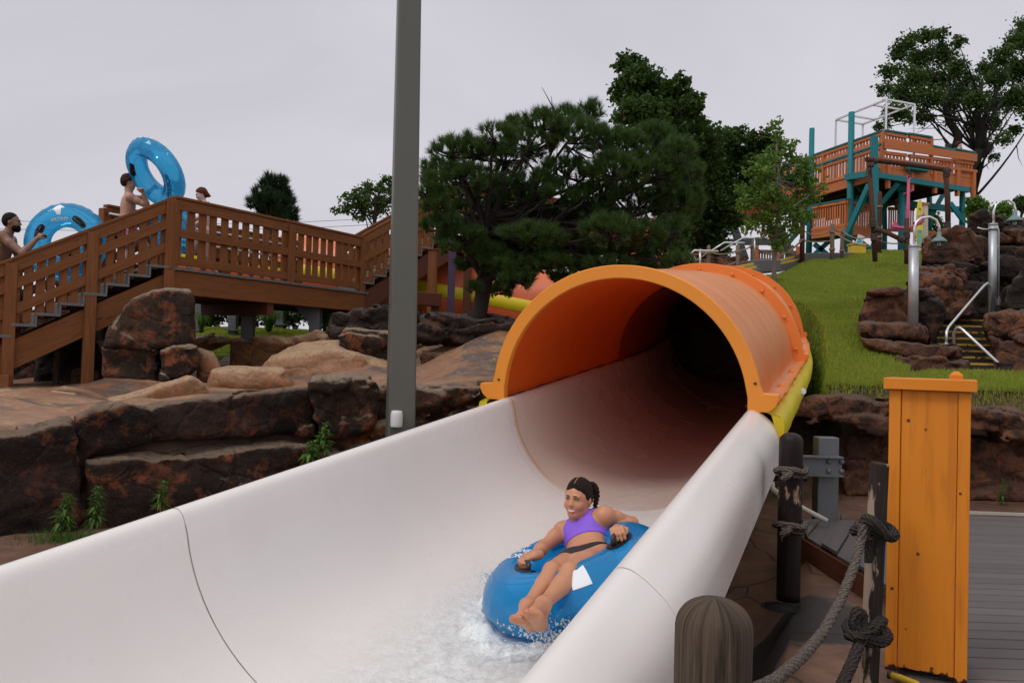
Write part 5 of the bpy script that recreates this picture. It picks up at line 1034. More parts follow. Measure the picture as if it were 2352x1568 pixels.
def pine(label, px, Y, base, ttop, r0, ntuft, L, nn, w, mat='pine', dY=.6, dep=.8, limbpx=None, upb=.9):
    C_, S = blobs(px, Y, dY, dep); b = P(base[0], base[1], Y); b[2] -= .25; t = thing('pine_tree', label, 'pine tree', b)
    mb = limbs(MB(), b, list(C_-S*np.array([0, 0, .25])), r0, P(ttop[0], ttop[1], Y), 14, .12)
    vol = (S[:, 0]*S[:, 1]*S[:, 2])**(2/3); k = RNG.choice(len(C_), size=ntuft, p=vol/vol.sum()); r = RNG.uniform(.35, 1.05, ntuft)**(1/3); d = rv(ntuft); d[:, 2] = np.abs(d[:, 2])*RNG.choice([1, 1, 1, -1], ntuft); tip = C_[k]+d*S[k]*r[:, None]
    dd = (tip-C_[k])/S[k]*.6+np.array([0, 0, upb])+RNG.normal(size=(ntuft, 3))*.25; dd /= np.linalg.norm(dd, axis=1)[:, None]
    # a twig from the mass centre to every few shoots
    for i in range(0, ntuft, 5):
        a = C_[k[i]]-np.array([0, 0, S[k[i]][2]*.3])+rv(1)[0]*.05; m_ = (a+tip[i])/2-np.array([0, 0, .05]); mb.tube([a, m_, tip[i]-dd[i]*L*.5], [.018, .012, .006], 4, caps=False)
    V_ = np.array(mb.V); rad = fbm(V_[:, 0]*14, V_[:, 1]*14, V_[:, 2]*5, 3, 3)*.018; V_ += np.stack([rad, rad*.7, rad*0], 1); mb.V = [tuple(v) for v in V_]
    obj('trunk', mb, M['bark'], t); V, F = needles(tip, dd, L, nn, w); npmesh('crown', V, F, M[mat], t); return t
PX = [(1035, 345, 48, 34), (1018, 395, 55, 36), (985, 440, 30, 45), (1130, 315, 62, 30), (1085, 350, 55, 36), (1150, 362, 70, 38), (1180, 300, 22, 36), (1245, 285, 50, 36), (1215, 330, 75, 36), (1300, 275, 45, 34), (1352, 262, 38, 34), (1330, 310, 70, 40), (1400, 330, 60, 44), (1440, 345, 55, 50), (1500, 330, 60, 50), (1555, 360, 42, 46), (1575, 410, 42, 46), (1500, 400, 80, 48), (1420, 395, 80, 44), (1585, 470, 32, 44), (1540, 465, 60, 46),
      (1065, 410, 62, 36), (1130, 430, 60, 30), (1000, 470, 32, 30), (1050, 455, 52, 28), (1110, 480, 62, 30), (1180, 505, 70, 30), (1250, 500, 55, 30), (1340, 460, 50, 40), (1300, 395, 70, 34), (1385, 445, 60, 40), (1320, 520, 65, 36), (1210, 540, 70, 28), (1450, 480, 80, 48), (1400, 530, 70, 40), (1480, 540, 60, 36), (1545, 530, 42, 40), (1530, 580, 50, 30), (1440, 585, 62, 30), (1360, 570, 40, 26), (1130, 540, 40, 20),
      (1180, 600, 26, 16), (1250, 612, 44, 12), (1165, 655, 24, 26), (1200, 640, 18, 20), (1500, 610, 40, 16), (1300, 560, 60, 20), (1225, 425, 70, 34), (1090, 660, 18, 12), (1275, 440, 30, 16), (1150, 575, 60, 24), (1230, 575, 60, 24), (1320, 590, 60, 24), (1400, 605, 60, 20), (1480, 620, 50, 14), (1080, 530, 50, 26), (1290, 635, 30, 12), (1030, 510, 40, 22), (1190, 450, 60, 30), (1370, 500, 60, 40), (1180, 610, 60, 20), (1260, 600, 60, 18), (1340, 612, 50, 16), (1420, 628, 46, 12), (1140, 540, 70, 34), (1560, 600, 40, 24), (1240, 545, 70, 30), (1060, 545, 60, 30), (1115, 575, 50, 18), (1000, 520, 40, 26), (1030, 570, 30, 14), (1140, 600, 50, 24), (1190, 640, 46, 22), (1150, 665, 30, 18), (1070, 605, 24, 14)]
pine('large spreading pine with dark trunk overhanging the orange tunnel mouth', PX, 11.6, (1098, 715), (1120, 470), .13, 4600, .125, 60, .008, dY=.8, dep=.75)
pine('distant lone dark pine standing against the sky above the footbridge', [(615, 425, 20, 18), (640, 420, 22, 16), (600, 445, 26, 14), (650, 445, 24, 14), (625, 460, 44, 16), (590, 465, 26, 12), (660, 462, 24, 12), (625, 480, 40, 12), (655, 485, 28, 10), (622, 408, 12, 10), (635, 500, 50, 14)], 32, (628, 640), (626, 420), .16, 480, .30, 30, .028, 'pine2', dY=1.0)
decid('tree', 'tall leafy tree rising behind the pine, highest crown left of the teal tower', [(1450, 150, 36, 26), (1475, 185, 50, 34), (1440, 215, 40, 34), (1500, 215, 56, 36), (1560, 200, 34, 26), (1590, 240, 34, 30), (1545, 250, 60, 34), (1480, 265, 70, 36), (1590, 290, 36, 30), (1550, 320, 60, 40), (1620, 320, 40, 34), (1600, 370, 60, 44)], 20, (1540, 620), (1500, 260), .2, 15000, .135, 'leafB', dY=.9)
decid('tree', 'broad dark leafy tree filling the gap between the pine and the young tree', [(1655, 320, 44, 30), (1700, 330, 48, 32), (1745, 318, 30, 24), (1770, 340, 34, 30), (1690, 380, 66, 40), (1740, 390, 50, 38), (1630, 400, 54, 44), (1650, 450, 66, 40), (1720, 445, 56, 36), (1620, 495, 46, 30), (1680, 500, 44, 26), (1640, 535, 34, 26), (1600, 560, 34, 30), (1655, 575, 20, 24), (1540, 560, 50, 40), (1580, 450, 50, 50), (1560, 500, 60, 50), (1500, 590, 50, 30)], 21.5, (1610, 640), (1650, 420), .22, 19000, .125, 'leafB', dY=.9)
decid('young_tree', 'slim young bright green tree on the slope in front of the teal tower', [(1783, 300, 9, 22), (1790, 340, 20, 22), (1815, 335, 18, 14), (1770, 370, 36, 22), (1815, 370, 26, 20), (1850, 385, 30, 20), (1745, 400, 40, 20), (1790, 410, 48, 22), (1845, 420, 40, 20), (1880, 432, 26, 14), (1730, 440, 40, 16), (1780, 450, 50, 22), (1840, 455, 50, 18), (1715, 465, 26, 12), (1790, 490, 52, 22), (1750, 505, 36, 14), (1840, 500, 36, 16), (1770, 535, 38, 18), (1810, 530, 34, 18), (1720, 520, 22, 10), (1790, 560, 24, 12)], 14.5, (1780, 648), (1784, 330), .045, 4600, .085, 'leafC', 'palebark', dY=.35, shell=.2, clump=.22)
decid('cottonwood_tree', 'big dark cottonwood with open branches at the top right corner', [(2085, 95, 26, 16), (2125, 82, 22, 14), (2160, 78, 22, 14), (2200, 95, 16, 14), (2065, 125, 24, 16), (2110, 130, 34, 20), (2165, 125, 36, 22), (2045, 165, 26, 16), (2095, 175, 40, 20), (2150, 180, 44, 24), (2200, 160, 26, 24), (2030, 205, 20, 14), (2075, 215, 36, 18), (2130, 225, 40, 20), (2185, 225, 40, 24), (2230, 190, 22, 20), (2265, 160, 26, 22), (2300, 130, 30, 22), (2335, 95, 30, 22), (2370, 70, 36, 30), (2290, 180, 30, 22), (2335, 165, 32, 26), (2380, 150, 40, 40), (2245, 230, 32, 20), (2295, 235, 36, 22), (2345, 225, 34, 24), (2055, 258, 34, 14), (2110, 270, 34, 12), (2025, 292, 18, 8), (2190, 275, 18, 10), (2235, 290, 24, 14), (2275, 285, 30, 16), (2300, 320, 26, 14), (2265, 345, 14, 10), (2285, 362, 10, 8), (2330, 300, 22, 10), (2385, 240, 40, 40)], 33, (2225, 560), (2255, 190), .15, 25000, .145, 'leafA', dY=2, zoff=-1, clump=.30, shell=.2)
def trunk_line(parent, px, Y, r): obj('limb', MB().tube([P(x, y, Y) for x, y in px], r, 9), M['bark'], parent)
_ct = [o for o in bpy.data.objects if o.name.startswith('cottonwood')][0]
trunk_line(_ct, [(2218, 410), (2226, 380), (2252, 348), (2272, 335)], 32.6, [.36, .29, .22, .16]); trunk_line(_ct, [(2195, 345), (2202, 310), (2180, 280), (2168, 230), (2180, 200)], 33, [.20, .17, .15, .11, .06]); trunk_line(_ct, [(2252, 348), (2256, 300), (2240, 260), (2270, 210)], 32.6, [.22, .18, .12, .06])
decid('tree', 'small pale green bushy tree above the footbridge left of the lamp pole', [(845, 435, 36, 20), (880, 420, 26, 18), (815, 460, 34, 18), (860, 470, 44, 22), (790, 485, 28, 12), (900, 450, 30, 30), (840, 490, 44, 18)], 24, (865, 640), (862, 450), .09, 2600, .11, 'leafA', dY=.5, shell=.2)
for i, (x, y, rx, ry, Y, lb) in enumerate(((2245, 470, 26, 18, 26, 'bright green bush on the skyline behind the rock hump, just right of the tower'), (2300, 478, 20, 12, 24, 'bright bush between the two gooseneck lamps'), (2135, 505, 30, 26, 31, 'bush glimpsed through the legs of the teal tower'), (2345, 462, 14, 10, 30, 'small dark bush at the right edge of the skyline'))):
    decid('bush', lb, [(x, y, rx, ry), (x-rx*.5, y+ry*.5, rx*.7, ry*.7), (x+rx*.6, y+ry*.4, rx*.7, ry*.7), (x, y+ry*1.4, rx*1.1, ry)], Y, (x, y+ry*3), (x, y), .05, 1500, .12, 'leafC' if i < 2 else 'leafA', dY=.3, cat='bush', shell=.2, grp='bushes on the right skyline')
# hedge behind the lawn
for i, (x, w) in enumerate(((470, 60), (560, 70), (650, 75), (745, 70), (840, 70))):
    nm = ('at the left, beside the huge boulder', 'behind the steel portal frame', 'behind the ornamental grass', 'left of the dark square boulder', 'mostly hidden behind the dark square boulder')[i]
    decid('shrub', 'dark shrub in the hedge under the footbridge, '+nm, [(x-w*.3, 720, w*.5, 30), (x+w*.3, 715, w*.5, 34), (x, 690, w*.6, 30), (x, 740, w*.6, 18), (x-w*.1, 660, w*.6, 26)], 20+.3*i, (x, 760), (x, 690), .06, 3600, .09, 'leafB' if i % 2 else 'leafA', dY=.3, cat='shrub', grp='shrubs in the hedge', shell=.3)
# low greenery glimpsed right of the pole under the landing
decid('shrub', 'low dark shrub glimpsed between the purple post and the pine trunk', [(1045, 590, 40, 16), (1000, 600, 40, 16)], 22, (1030, 650), (1030, 600), .05, 900, .1, 'leafA', dY=.3, cat='shrub')
def tuft_grass(label, x, y, w, h, Y, n, mat='leafD', wd=.012):
    b = P(x, y, Y); b[2] -= .03; t = thing('ornamental_grass', label, 'ornamental grass', b, 'clumps of ornamental grass'); W = w/FPX*Y; H = h/FPX*Y; V = []; F = []
    for i in range(n):
        a = random.uniform(0, 6.283); s = random.uniform(.1, 1); top = random.uniform(.6, 1.05); r0 = .12*W*random.random(); o = b+np.array([math.cos(a)*r0, math.sin(a)*r0, 0]); d = np.array([math.cos(a), math.sin(a), 0])
        pts = [o, o+d*W*.15*s+UPV*H*.55*top, o+d*W*.38*s+UPV*H*.95*top, o+d*W*.62*s+UPV*H*(.95-.5*s)*top]; sd_ = np.array([-math.sin(a), math.cos(a), 0])*wd/2; k = len(V)
        for j, p in enumerate(pts): q = sd_*(1-.3*j) if j < 3 else sd_*.1; V += [p-q, p+q]
        for j in range(3): F.append((k+2*j, k+2*j+1, k+2*j+3, k+2*j+2))
    npmesh('leaves', V, F, M[mat], t); obj('root_crown', MB().ball(b, .06*W+.03, (1, 1, .7)), M['bark'], t)
tuft_grass('arching clump of tall ornamental grass on the lawn under the footbridge', 617, 754, 62, 52, 17.2, 420, 'leafD', .022)
tuft_grass('grass clump peeping out right of the huge boulder', 462, 757, 40, 46, 16.2, 180, 'leafD', .02); tuft_grass('grass clump beside the dark square boulder under the footbridge', 748, 752, 34, 44, 16.2, 160, 'leafD', .02)
# weeds at the foot of the rock wall
def weed(label, x, y, h, Y, w=1.0, broad=False, n=70):
    b = P(x, y, Y); H = h/FPX*Y; t = thing('weed', label, 'weed', b, 'weeds growing by the rock wall'); top = b+np.array([.02, 0, H]); obj('stem', MB().tube([b-UPV*.05, (b+top)/2+np.array([.012, 0, 0]), top], [.007, .005, .002], 6), M['leafD'], t)
    V = []; F = []
    for i in range(n):
        s = (i+.5)/n; a = i*2.4+random.uniform(-.6, .6); p = b+(top-b)*s+rv(1)[0]*.012; L = (.075 if not broad else .085)*w*(1.0-.5*s)*random.uniform(.55, 1.2); d = np.array([math.cos(a), math.sin(a), .65-.7*(1-s)+random.uniform(-.4, .4)]); d /= np.linalg.norm(d); sd_ = np.array([-math.sin(a), math.cos(a), 0])*(L*(.20 if not broad else .38)); k = len(V)
        m_ = p+d*L*.5; e = p+d*L-UPV*L*random.uniform(.1, .6); V += [p, m_-sd_/2, e, m_+sd_/2]; F.append((k, k+1, k+2, k+3))
    npmesh('leaves', V, F, M['leafD'], t)
weed('bushy weed nearest the left edge at the foot of the rock wall', 147, 1208, 70, 6.45, 1.7, n=170); weed('taller pale-tipped weed between the two rock wall lengths', 218, 1196, 78, 6.6, 1.6, n=150); weed('small weed beside the channel rim left of the joint', 369, 1164, 56, 6.9, 1.5, n=110)
weed('leafy light green weed high on the rim against the rusty rock', 741, 1036, 66, 7.5, 1.4, True, 80); weed('short broad-leaved weed just left of the light green one', 712, 1050, 36, 7.4, 1.4, True, 60)
X = RNG.normal(0, .16, 420)-3.5; Y = RNG.normal(0, .08, 420)+6.4; o = blades('weedy_grass', X, Y, X*0, .10, .008, M['leafD'], 1.0); setp(o, 'scrappy grass growing at the foot of the left rock wall', 'grass', kind='stuff')
X = RNG.normal(0, .5, 260)+3.1; Y = RNG.normal(0, .12, 260)+9.55; o = blades('recess_grass', X, Y, X*0, .09, .008, M['leafD'], 1.0); setp(o, 'thin grass in the shaded recess by the slide', 'grass', kind='stuff')
weed('dark weed growing against the shaded wall face right of the pedestal', 2300, 1150, 50, 9.4, 1.3, n=70)
# ------------------------------------------------------------------ teal and orange timber tower on the hill
TK = P(2028, 400, 26.0); TA = nz([.958, .286, 0]); TB = nz([-.30, .954, 0])
def onplane(px, py, K, ax, off=0):
    u, z = vplane(px, py, K[:2]+off*0, K[:2]+ax[:2]); q = K+ax*u; return np.array([q[0], q[1], z])
RF = lambda x, y: onplane(x, y, TK, TA); LF = lambda x, y: onplane(x, y, TK, TB)
def slat_panel(parent, a, b, za, zb_, ta, tb, n, mat, sw=None, rails=True, name='railing_panel', nrm=None):
    """slats between bottom heights za, zb_ and top heights ta, tb"""
    a = np.array(a[:2]); b = np.array(b[:2]); mb = MB(); d = nz([*(b-a), 0]); nn = np.cross(d, UPV); L = np.linalg.norm(b-a); sw = sw or L/n*.62
    for k in range(n):
        t = (k+.5)/n; q = a+(b-a)*t; z0 = za+(zb_-za)*t; z1 = ta+(tb-ta)*t; mb.beam((*q, z0), (*q, z1), sw*random.uniform(.85, 1.1), .03, up=nn)
    if rails:
        for z0, z1 in ((za+.05, zb_+.05), (ta-.06, tb-.06)): mb.beam((*(a-nn[:2]*.03), z0), (*(b-nn[:2]*.03), z1), .04, .1); mb.beam((*(a+nn[:2]*.03), z0), (*(b+nn[:2]*.03), z1), .04, .1)
    return obj(name, mb, M[mat], parent)
def build_tower():
    r = thing('slide_tower', 'tall timber slide tower with orange slatted decks on round teal posts at the hilltop', 'tower', (TK[0], TK[1], 5.4)); zf = 8.1
    L1 = 7.2; R1 = 3.75; K = TK.copy(); K[2] = 0; q = lambda a, b, z: K+TA*a+TB*b+UPV*z
    # decks
    for k in range(3): pass
    mb = MB()
    for k in range(int(L1/.17)): mb.beam(q(0, .1+k*.17, zf), q(R1, .1+k*.17, zf), .16, .05)
    obj('upper_deck', mb, M['beam'], r)
    for k in range(7): obj('joist', MB().beam(q(.1+k*.58, 0, zf-.15), q(.1+k*.58, L1, zf-.15), .06, .24), M['beam'], r)
    obj('fascia', MB().beam(q(0, -.05, zf-.1), q(0, L1, zf-.1), .06, .34), M['coral'], r); obj('fascia', MB().beam(q(-.03, -.03, zf-.1), q(R1, -.03, zf-.1), .06, .34), M['coral'], r)
    # left face railings, bay by bay
    nb = 5; bl = L1/nb
    for i in range(nb):
        a, b = q(-.02, i*bl+.05, 0), q(-.02, (i+1)*bl-.05, 0); slat_panel(r, a, b, zf+.08, zf+.08, zf+.80, zf+.80, 9, 'coral'); slat_panel(r, a, b, zf+.90, zf+.90, zf+1.26, zf+1.26, 9, 'coral')
        obj('teal_rail', MB().beam(q(-.06, i*bl, zf+.85), q(-.06, (i+1)*bl, zf+.85), .12, .06), M['teal'], r); obj('teal_cap', MB().beam(q(-.02, i*bl, zf+1.29), q(-.02, (i+1)*bl, zf+1.29), .16, .05), M['teal'], r)
        obj('rail_post', MB().beam(q(-.03, i*bl, zf-.3), q(-.03, i*bl, zf+1.27), .1, .1, up=TB), M['coral'], r)
    # right face
    xs = [0, .95, 1.9, 2.85, R1]
    for i in range(4):
        a, b = q(xs[i]+.05, -.02, 0), q(xs[i+1]-.05, -.02, 0); slat_panel(r, a, b, zf+.05, zf+.05, zf+.62, zf+.62, 6, 'coral')
        if i < 2: slat_panel(r, a, b, zf+.92, zf+.92, zf+1.26, zf+1.22, 7, 'coral'); obj('teal_cap', MB().beam(q(xs[i], -.02, zf+1.29), q(xs[i+1], -.02, zf+1.27), .16, .05), M['teal'], r)
        else: obj('teal_cap', MB().beam(q(xs[i], -.02, zf+.98), q(xs[i+1], -.02, zf+.93), .16, .05), M['teal'], r)
        obj('hanging_post', MB().beam(q(xs[i]+.12, -.09, zf-.62), q(xs[i]+.12, -.09, zf+.3), .13, .1, up=TA), M['coral'], r)
    obj('rail_post', MB().beam(q(xs[2], -.04, zf), q(xs[2], -.04, zf+1.25), .1, .1, up=TA), M['coral'], r); obj('hanging_post', MB().beam(q(R1-.1, -.09, zf-.66), q(R1-.1, -.09, zf+.3), .13, .1, up=TA), M['coral'], r)
    for a, b, z0, z1, h in ((-.05, R1, zf+.80, zf+.74, .26), (-.05, R1+.02, zf+.33, zf+.28, .09)): obj('wide_board', MB().beam(q(a, -.12, z0), q(b, -.12, z1), .04, h), M['coral'], r)
    slat_panel(r, q(R1, .05, 0), q(R1, L1, 0), zf+.05, zf+.05, zf+.95, zf+.95, 20, 'coral'); slat_panel(r, q(.05, L1, 0), q(R1, L1, 0), zf+.05, zf+.05, zf+1.1, zf+1.1, 16, 'coral')
    obj('teal_box', MB().beam(q(.75, -.24, zf+.16), q(1.55, -.24, zf+.13), .2, .26), M['teal'], r, bevel=.02)
    # teal posts
    def tp(px, y0, y1, w, Y): a = P(px[1], y1, Y); b = P(px[0], y0, Y); rr = w/2/FPX*Y; a[2] -= .3; obj('post', MB().tube([a, a*.6+b*.4+np.array([.02, 0, 0]), b], [rr*1.08, rr, rr*.9], 14), M['teal'], r)
    tp((1956, 1949), 258, 583, 15, LF(1953, 400)[1]-.15); tp((1865, 1857), 295, 585, 13, LF(1862, 450)[1]-.15); tp((1785, 1787), 330, 583, 12, LF(1822, 450)[1]+1.5)
    tp((2072, 2070), 383, 577, 15, 26.6); tp((2134, 2134), 420, 512, 12, 29); tp((1937, 1936), 440, 560, 12, 30.5); tp((2031, 2031), 420, 577, 11, 29.5); tp((2210, 2209), 420, 530, 13, 27.2); tp((2178, 2177), 430, 520, 10, 30)
    a = P(2012, 510, 25.7); b = P(2008, 313, 25.7); obj('post', MB().beam(a-UPV*.9, b, .17, .17, up=TA), M['teal'], r)
    obj('collar', MB().tube([P(2071, 411, 26.55), P(2071, 440, 26.55)], .125, 14), M['teal'], r)
    # beams and braces (picture points, depth)
    for p0, p1, Y0, Y1, w, h in (((1943, 408), (2016, 396), 27.4, 25.8, .14, .2), ((2012, 402), (2224, 437), 25.7, 26.9, .14, .17), ((1996, 425), (1944, 540), 26, 27, .1, .2), ((2063, 421), (2026, 466), 26, 26.4, .09, .14), ((1960, 415), (1984, 441), 27.6, 27.6, .09, .14), ((2182, 466), (2216, 512), 26.8, 26.8, .09, .14), ((1968, 455), (2230, 485), 28.4, 29, .12, .22), ((1822, 500), (1870, 520), 29.5, 29.5, .1, .16), ((1790, 455), (1830, 510), 30, 30, .1, .16), ((1790, 580), (1845, 520), 30, 30, .1, .16), ((1870, 560), (1900, 585), 28.5, 28.5, .1, .16), ((1870, 585), (1920, 540), 28.5, 28.5, .1, .16), ((1955, 540), (2010, 580), 28, 28, .1, .16), ((2050, 420), (2000, 580), 29, 29, .1, .14), ((1946, 585), (2060, 440), 30, 30, .1, .14), ((2170, 440), (2120, 530), 29, 29, .1, .14)):
        obj('brace', MB().beam(P(*p0, Y0), P(*p1, Y1), w, h, up=(0, 0, 1)), M['teal'], r)
    # lower deck
    def w3(px, py, Y): return P(px, py, Y)
    a, b, c = w3(1866, 500, 28.4), w3(1944, 500, 27.2), w3(2000, 500, 27.9); zl, zt = 6.42, 7.33
    slat_panel(r, a, b, zl, zl, zt, zt, 14, 'coral'); slat_panel(r, b, c, zl, zl, zt, zt, 10, 'coral')
    obj('teal_cap', MB().beam((a[0], a[1], zt+.02), (b[0], b[1], zt+.02), .14, .05), M['teal'], r); obj('teal_cap', MB().beam((b[0], b[1], zt+.02), (c[0], c[1], zt+.02), .14, .05), M['teal'], r)
    obj('fascia', MB().beam((a[0], a[1], zl-.12), (b[0], b[1], zl-.12), .08, .3), M['coral'], r); obj('fascia', MB().beam((b[0], b[1], zl-.12), (c[0], c[1], zl-.12), .08, .3), M['coral'], r)
    mb = MB(); mb.add([(a[0], a[1], zl-.02), (b[0], b[1], zl-.02), (c[0], c[1], zl-.02), (c[0]-.6, c[1]+2, zl-.02), (a[0]+.6, a[1]+2.2, zl-.02)], [(0, 1, 2, 3, 4)]); obj('lower_deck', mb, M['beam'], r, solid=.08)
    for s in (0, 1): obj('stair_stringer', MB().beam(P(2056, 470, 28+s), P(2120, 415, 29.5+s), .07, .35), M['beam'], r)
    for k in range(6): t = k/6; obj('stair_tread', MB().beam(P(2056+64*t, 466-54*t, 28+1.5*t), P(2056+64*t, 466-54*t, 29+1.5*t), .3, .05), M['beam'], r)
    slat_panel(r, P(2040, 480, 29), P(2100, 480, 29), 6.6, 6.6, 7.5, 7.5, 12, 'coral'); slat_panel(r, P(2120, 570, 27.5), P(2148, 570, 27.5), 5.6, 5.6, 6.4, 6.4, 6, 'coral')
    # shade frame of square aluminium tube
    fr = thing('canopy_frame', 'bare aluminium canopy frame standing on top of the tower deck', 'frame', TK+UPV*1)
    Kc = LF(2031, 228)+TA*.08; Lc = LF(1916, 275)+TA*.08; zt = Kc[2]; Lc[2] = zt; Rc = RF(2105, 241); Rc[2] = zt; Rc = Rc+TB*.08; Bc = Lc+Rc-Kc
    ed = [(Kc, Lc), (Kc, Rc), (Rc, Bc), (Bc, Lc), (Kc+(Lc-Kc)*.25, Rc+(Bc-Rc)*.25), (Kc+(Lc-Kc)*.75, Rc+(Bc-Rc)*.75)]
    for a, b in ed: obj('rail', MB().beam(a, b, .055, .055), M['alu'], fr)
    for a in (Kc, Lc, Rc, Bc): obj('leg', MB().beam((a[0], a[1], zf+.05), a, .055, .055, up=(0, 1, 0)), M['alu'], fr)
    # floodlight on the rail
    q0 = RF(2177, 343); t = thing('floodlight', 'small black floodlight on the tower rail beside the lifeguard', 'floodlight', q0); b = MB().add([q0+np.array(v) for v in ((-.08, -.04, .02), (.08, -.04, .02), (.12, -.06, .18), (-.12, -.06, .18), (-.06, .08, .04), (.06, .08, .04), (.07, .08, .14), (-.07, .08, .14))], [(0, 1, 2, 3), (5, 4, 7, 6), (0, 4, 5, 1), (3, 2, 6, 7), (0, 3, 7, 4), (1, 5, 6, 2)]); obj('housing', b, M['black'], t); obj('bracket', MB().tube([q0-UPV*.12, q0+UPV*.04], .02, 6), M['black'], t)
    obj('cable', MB().tube([q0-UPV*.1, RF(2200, 358), RF(2222, 356)], .012, 5), M['black'], t)
build_tower()
# ------------------------------------------------------------------ log frame with the hanging anchor
def wrap(mb, a, b, R, r, turns):
    a = np.asarray(a); b = np.asarray(b); d = nz(b-a); x = nz(np.cross(d, (0, 1, .1))); y = np.cross(d, x); n = turns*12
    mb.tube([a+(b-a)*i/n+(x*math.cos(i*6.283/12)+y*math.sin(i*6.283/12))*R for i in range(n+1)], r, 5); return mb
def build_anchor():
    Y = 21.0; r = thing('log_frame', 'brown log gallows frame lashed with rope in front of the teal tower', 'log frame', P(2010, 596, Y))
    def log(p0, p1, w, Ya=Y, Yb=Y): a, b = P(*p0, Ya), P(*p1, Yb); rr = w/2/FPX*Y; obj('log', MB().tube([a, (a+b)/2+np.array([.01, 0, .01]), b], [rr, rr*.97, rr*.93], 12), M['brownlog'], r); return a, b, rr
    log((2010, 600), (1996, 372), 11, 20.7); log((2178, 530), (2172, 385), 12, Y+.4, Y+.4); log((1990, 366), (2180, 391), 12, 20.75, Y+.45); log((2010, 524), (2076, 553), 11, 20.7, 20.5); log((2083, 606), (2082, 502), 11, 20.5, 20.5)
    for x, y0, y1, Yq, R in ((2005, 504, 523, 20.7, .07), (2007, 538, 553, 20.7, .07), (2083, 533, 548, 20.5, .07), (2083, 562, 576, 20.5, .07), (2000, 375, 383, 20.72, .075), (2174, 392, 408, Y+.4, .075), (2175, 510, 526, Y+.4, .075)): obj('rope_lashing', wrap(MB(), P(x, y0, Yq), P(x, y1, Yq), R, .016, 5), M['rope'], r)
    for (a, b, Yq) in (((2009, 524), (2020, 529), 20.68), ((2064, 547), (2076, 552), 20.52), ((2006, 368), (2014, 370), 20.78)): obj('rope_lashing', wrap(MB(), P(*a, Yq), P(*b, Yq), .075, .016, 4), M['rope'], r)
    for x in (1993, 2170, 2176): mb = MB(); [mb.tube([P(x+random.uniform(-2, 5), 384, Yq_), P(x+random.uniform(-5, 7), 384+random.uniform(10, 24), Yq_)], .012, 4) for Yq_ in (20.65, 20.62, 20.66, 20.64)]; obj('rope_fringe', mb, M['rope'], r)
    t = thing('anchor', 'pink painted ship anchor hanging by a chain from the log frame', 'anchor', P(2086, 530, 20.9)); Y = 20.9; f = lambda x, y: P(x, y, Y)
    obj('shank', MB().tube([f(2087, 412), f(2085, 500), f(2084, 528)], [.035, .05, .055], 10), M['pink'], t); obj('stock', MB().tube([f(2075, 446), f(2099, 437)], .014, 8), M['pink'], t)
    mb = MB(); c = f(2087.5, 408); mb.tube([c+np.array([math.cos(a), 0, math.sin(a)])*.05 for a in np.linspace(0, 6.283, 17)], .016, 6); obj('ring', mb, M['pink'], t)
    arm = [f(2050, 520), f(2062, 523), f(2075, 524), f(2086, 524), f(2100, 519), f(2112, 511), f(2120, 500)]; obj('arms', MB().tube(arm, [.03, .042, .05, .055, .05, .042, .03], 10), M['pink'], t)
    def fluke(p, th=.05):
        A_ = [f(*q) for q in p]; n = len(A_); V = A_+[q+np.array([0, th, 0]) for q in A_]; obj('fluke', MB().add(V, [list(range(n))[::-1], list(range(n, 2*n))]+[(i, (i+1) % n, n+(i+1) % n, n+i) for i in range(n)]), M['pink'], t, bevel=.01)
    fluke([(2056, 504), (2067, 522), (2068, 532), (2050, 527), (2050, 518)]); fluke([(2123, 487), (2124, 508), (2118, 516), (2104, 517), (2108, 504), (2114, 496)])
    mb = MB()
    for k in range(5): c = f(2088, 390+k*3.6); a = (k % 2)*1.57; mb.tube([c+np.array([math.cos(q)*.025*math.cos(a), math.cos(q)*.025*math.sin(a), math.sin(q)*.032]) for q in np.linspace(0, 6.283, 11)], .009, 5)
    obj('chain', mb, M['blacksteel'], t)
build_anchor()
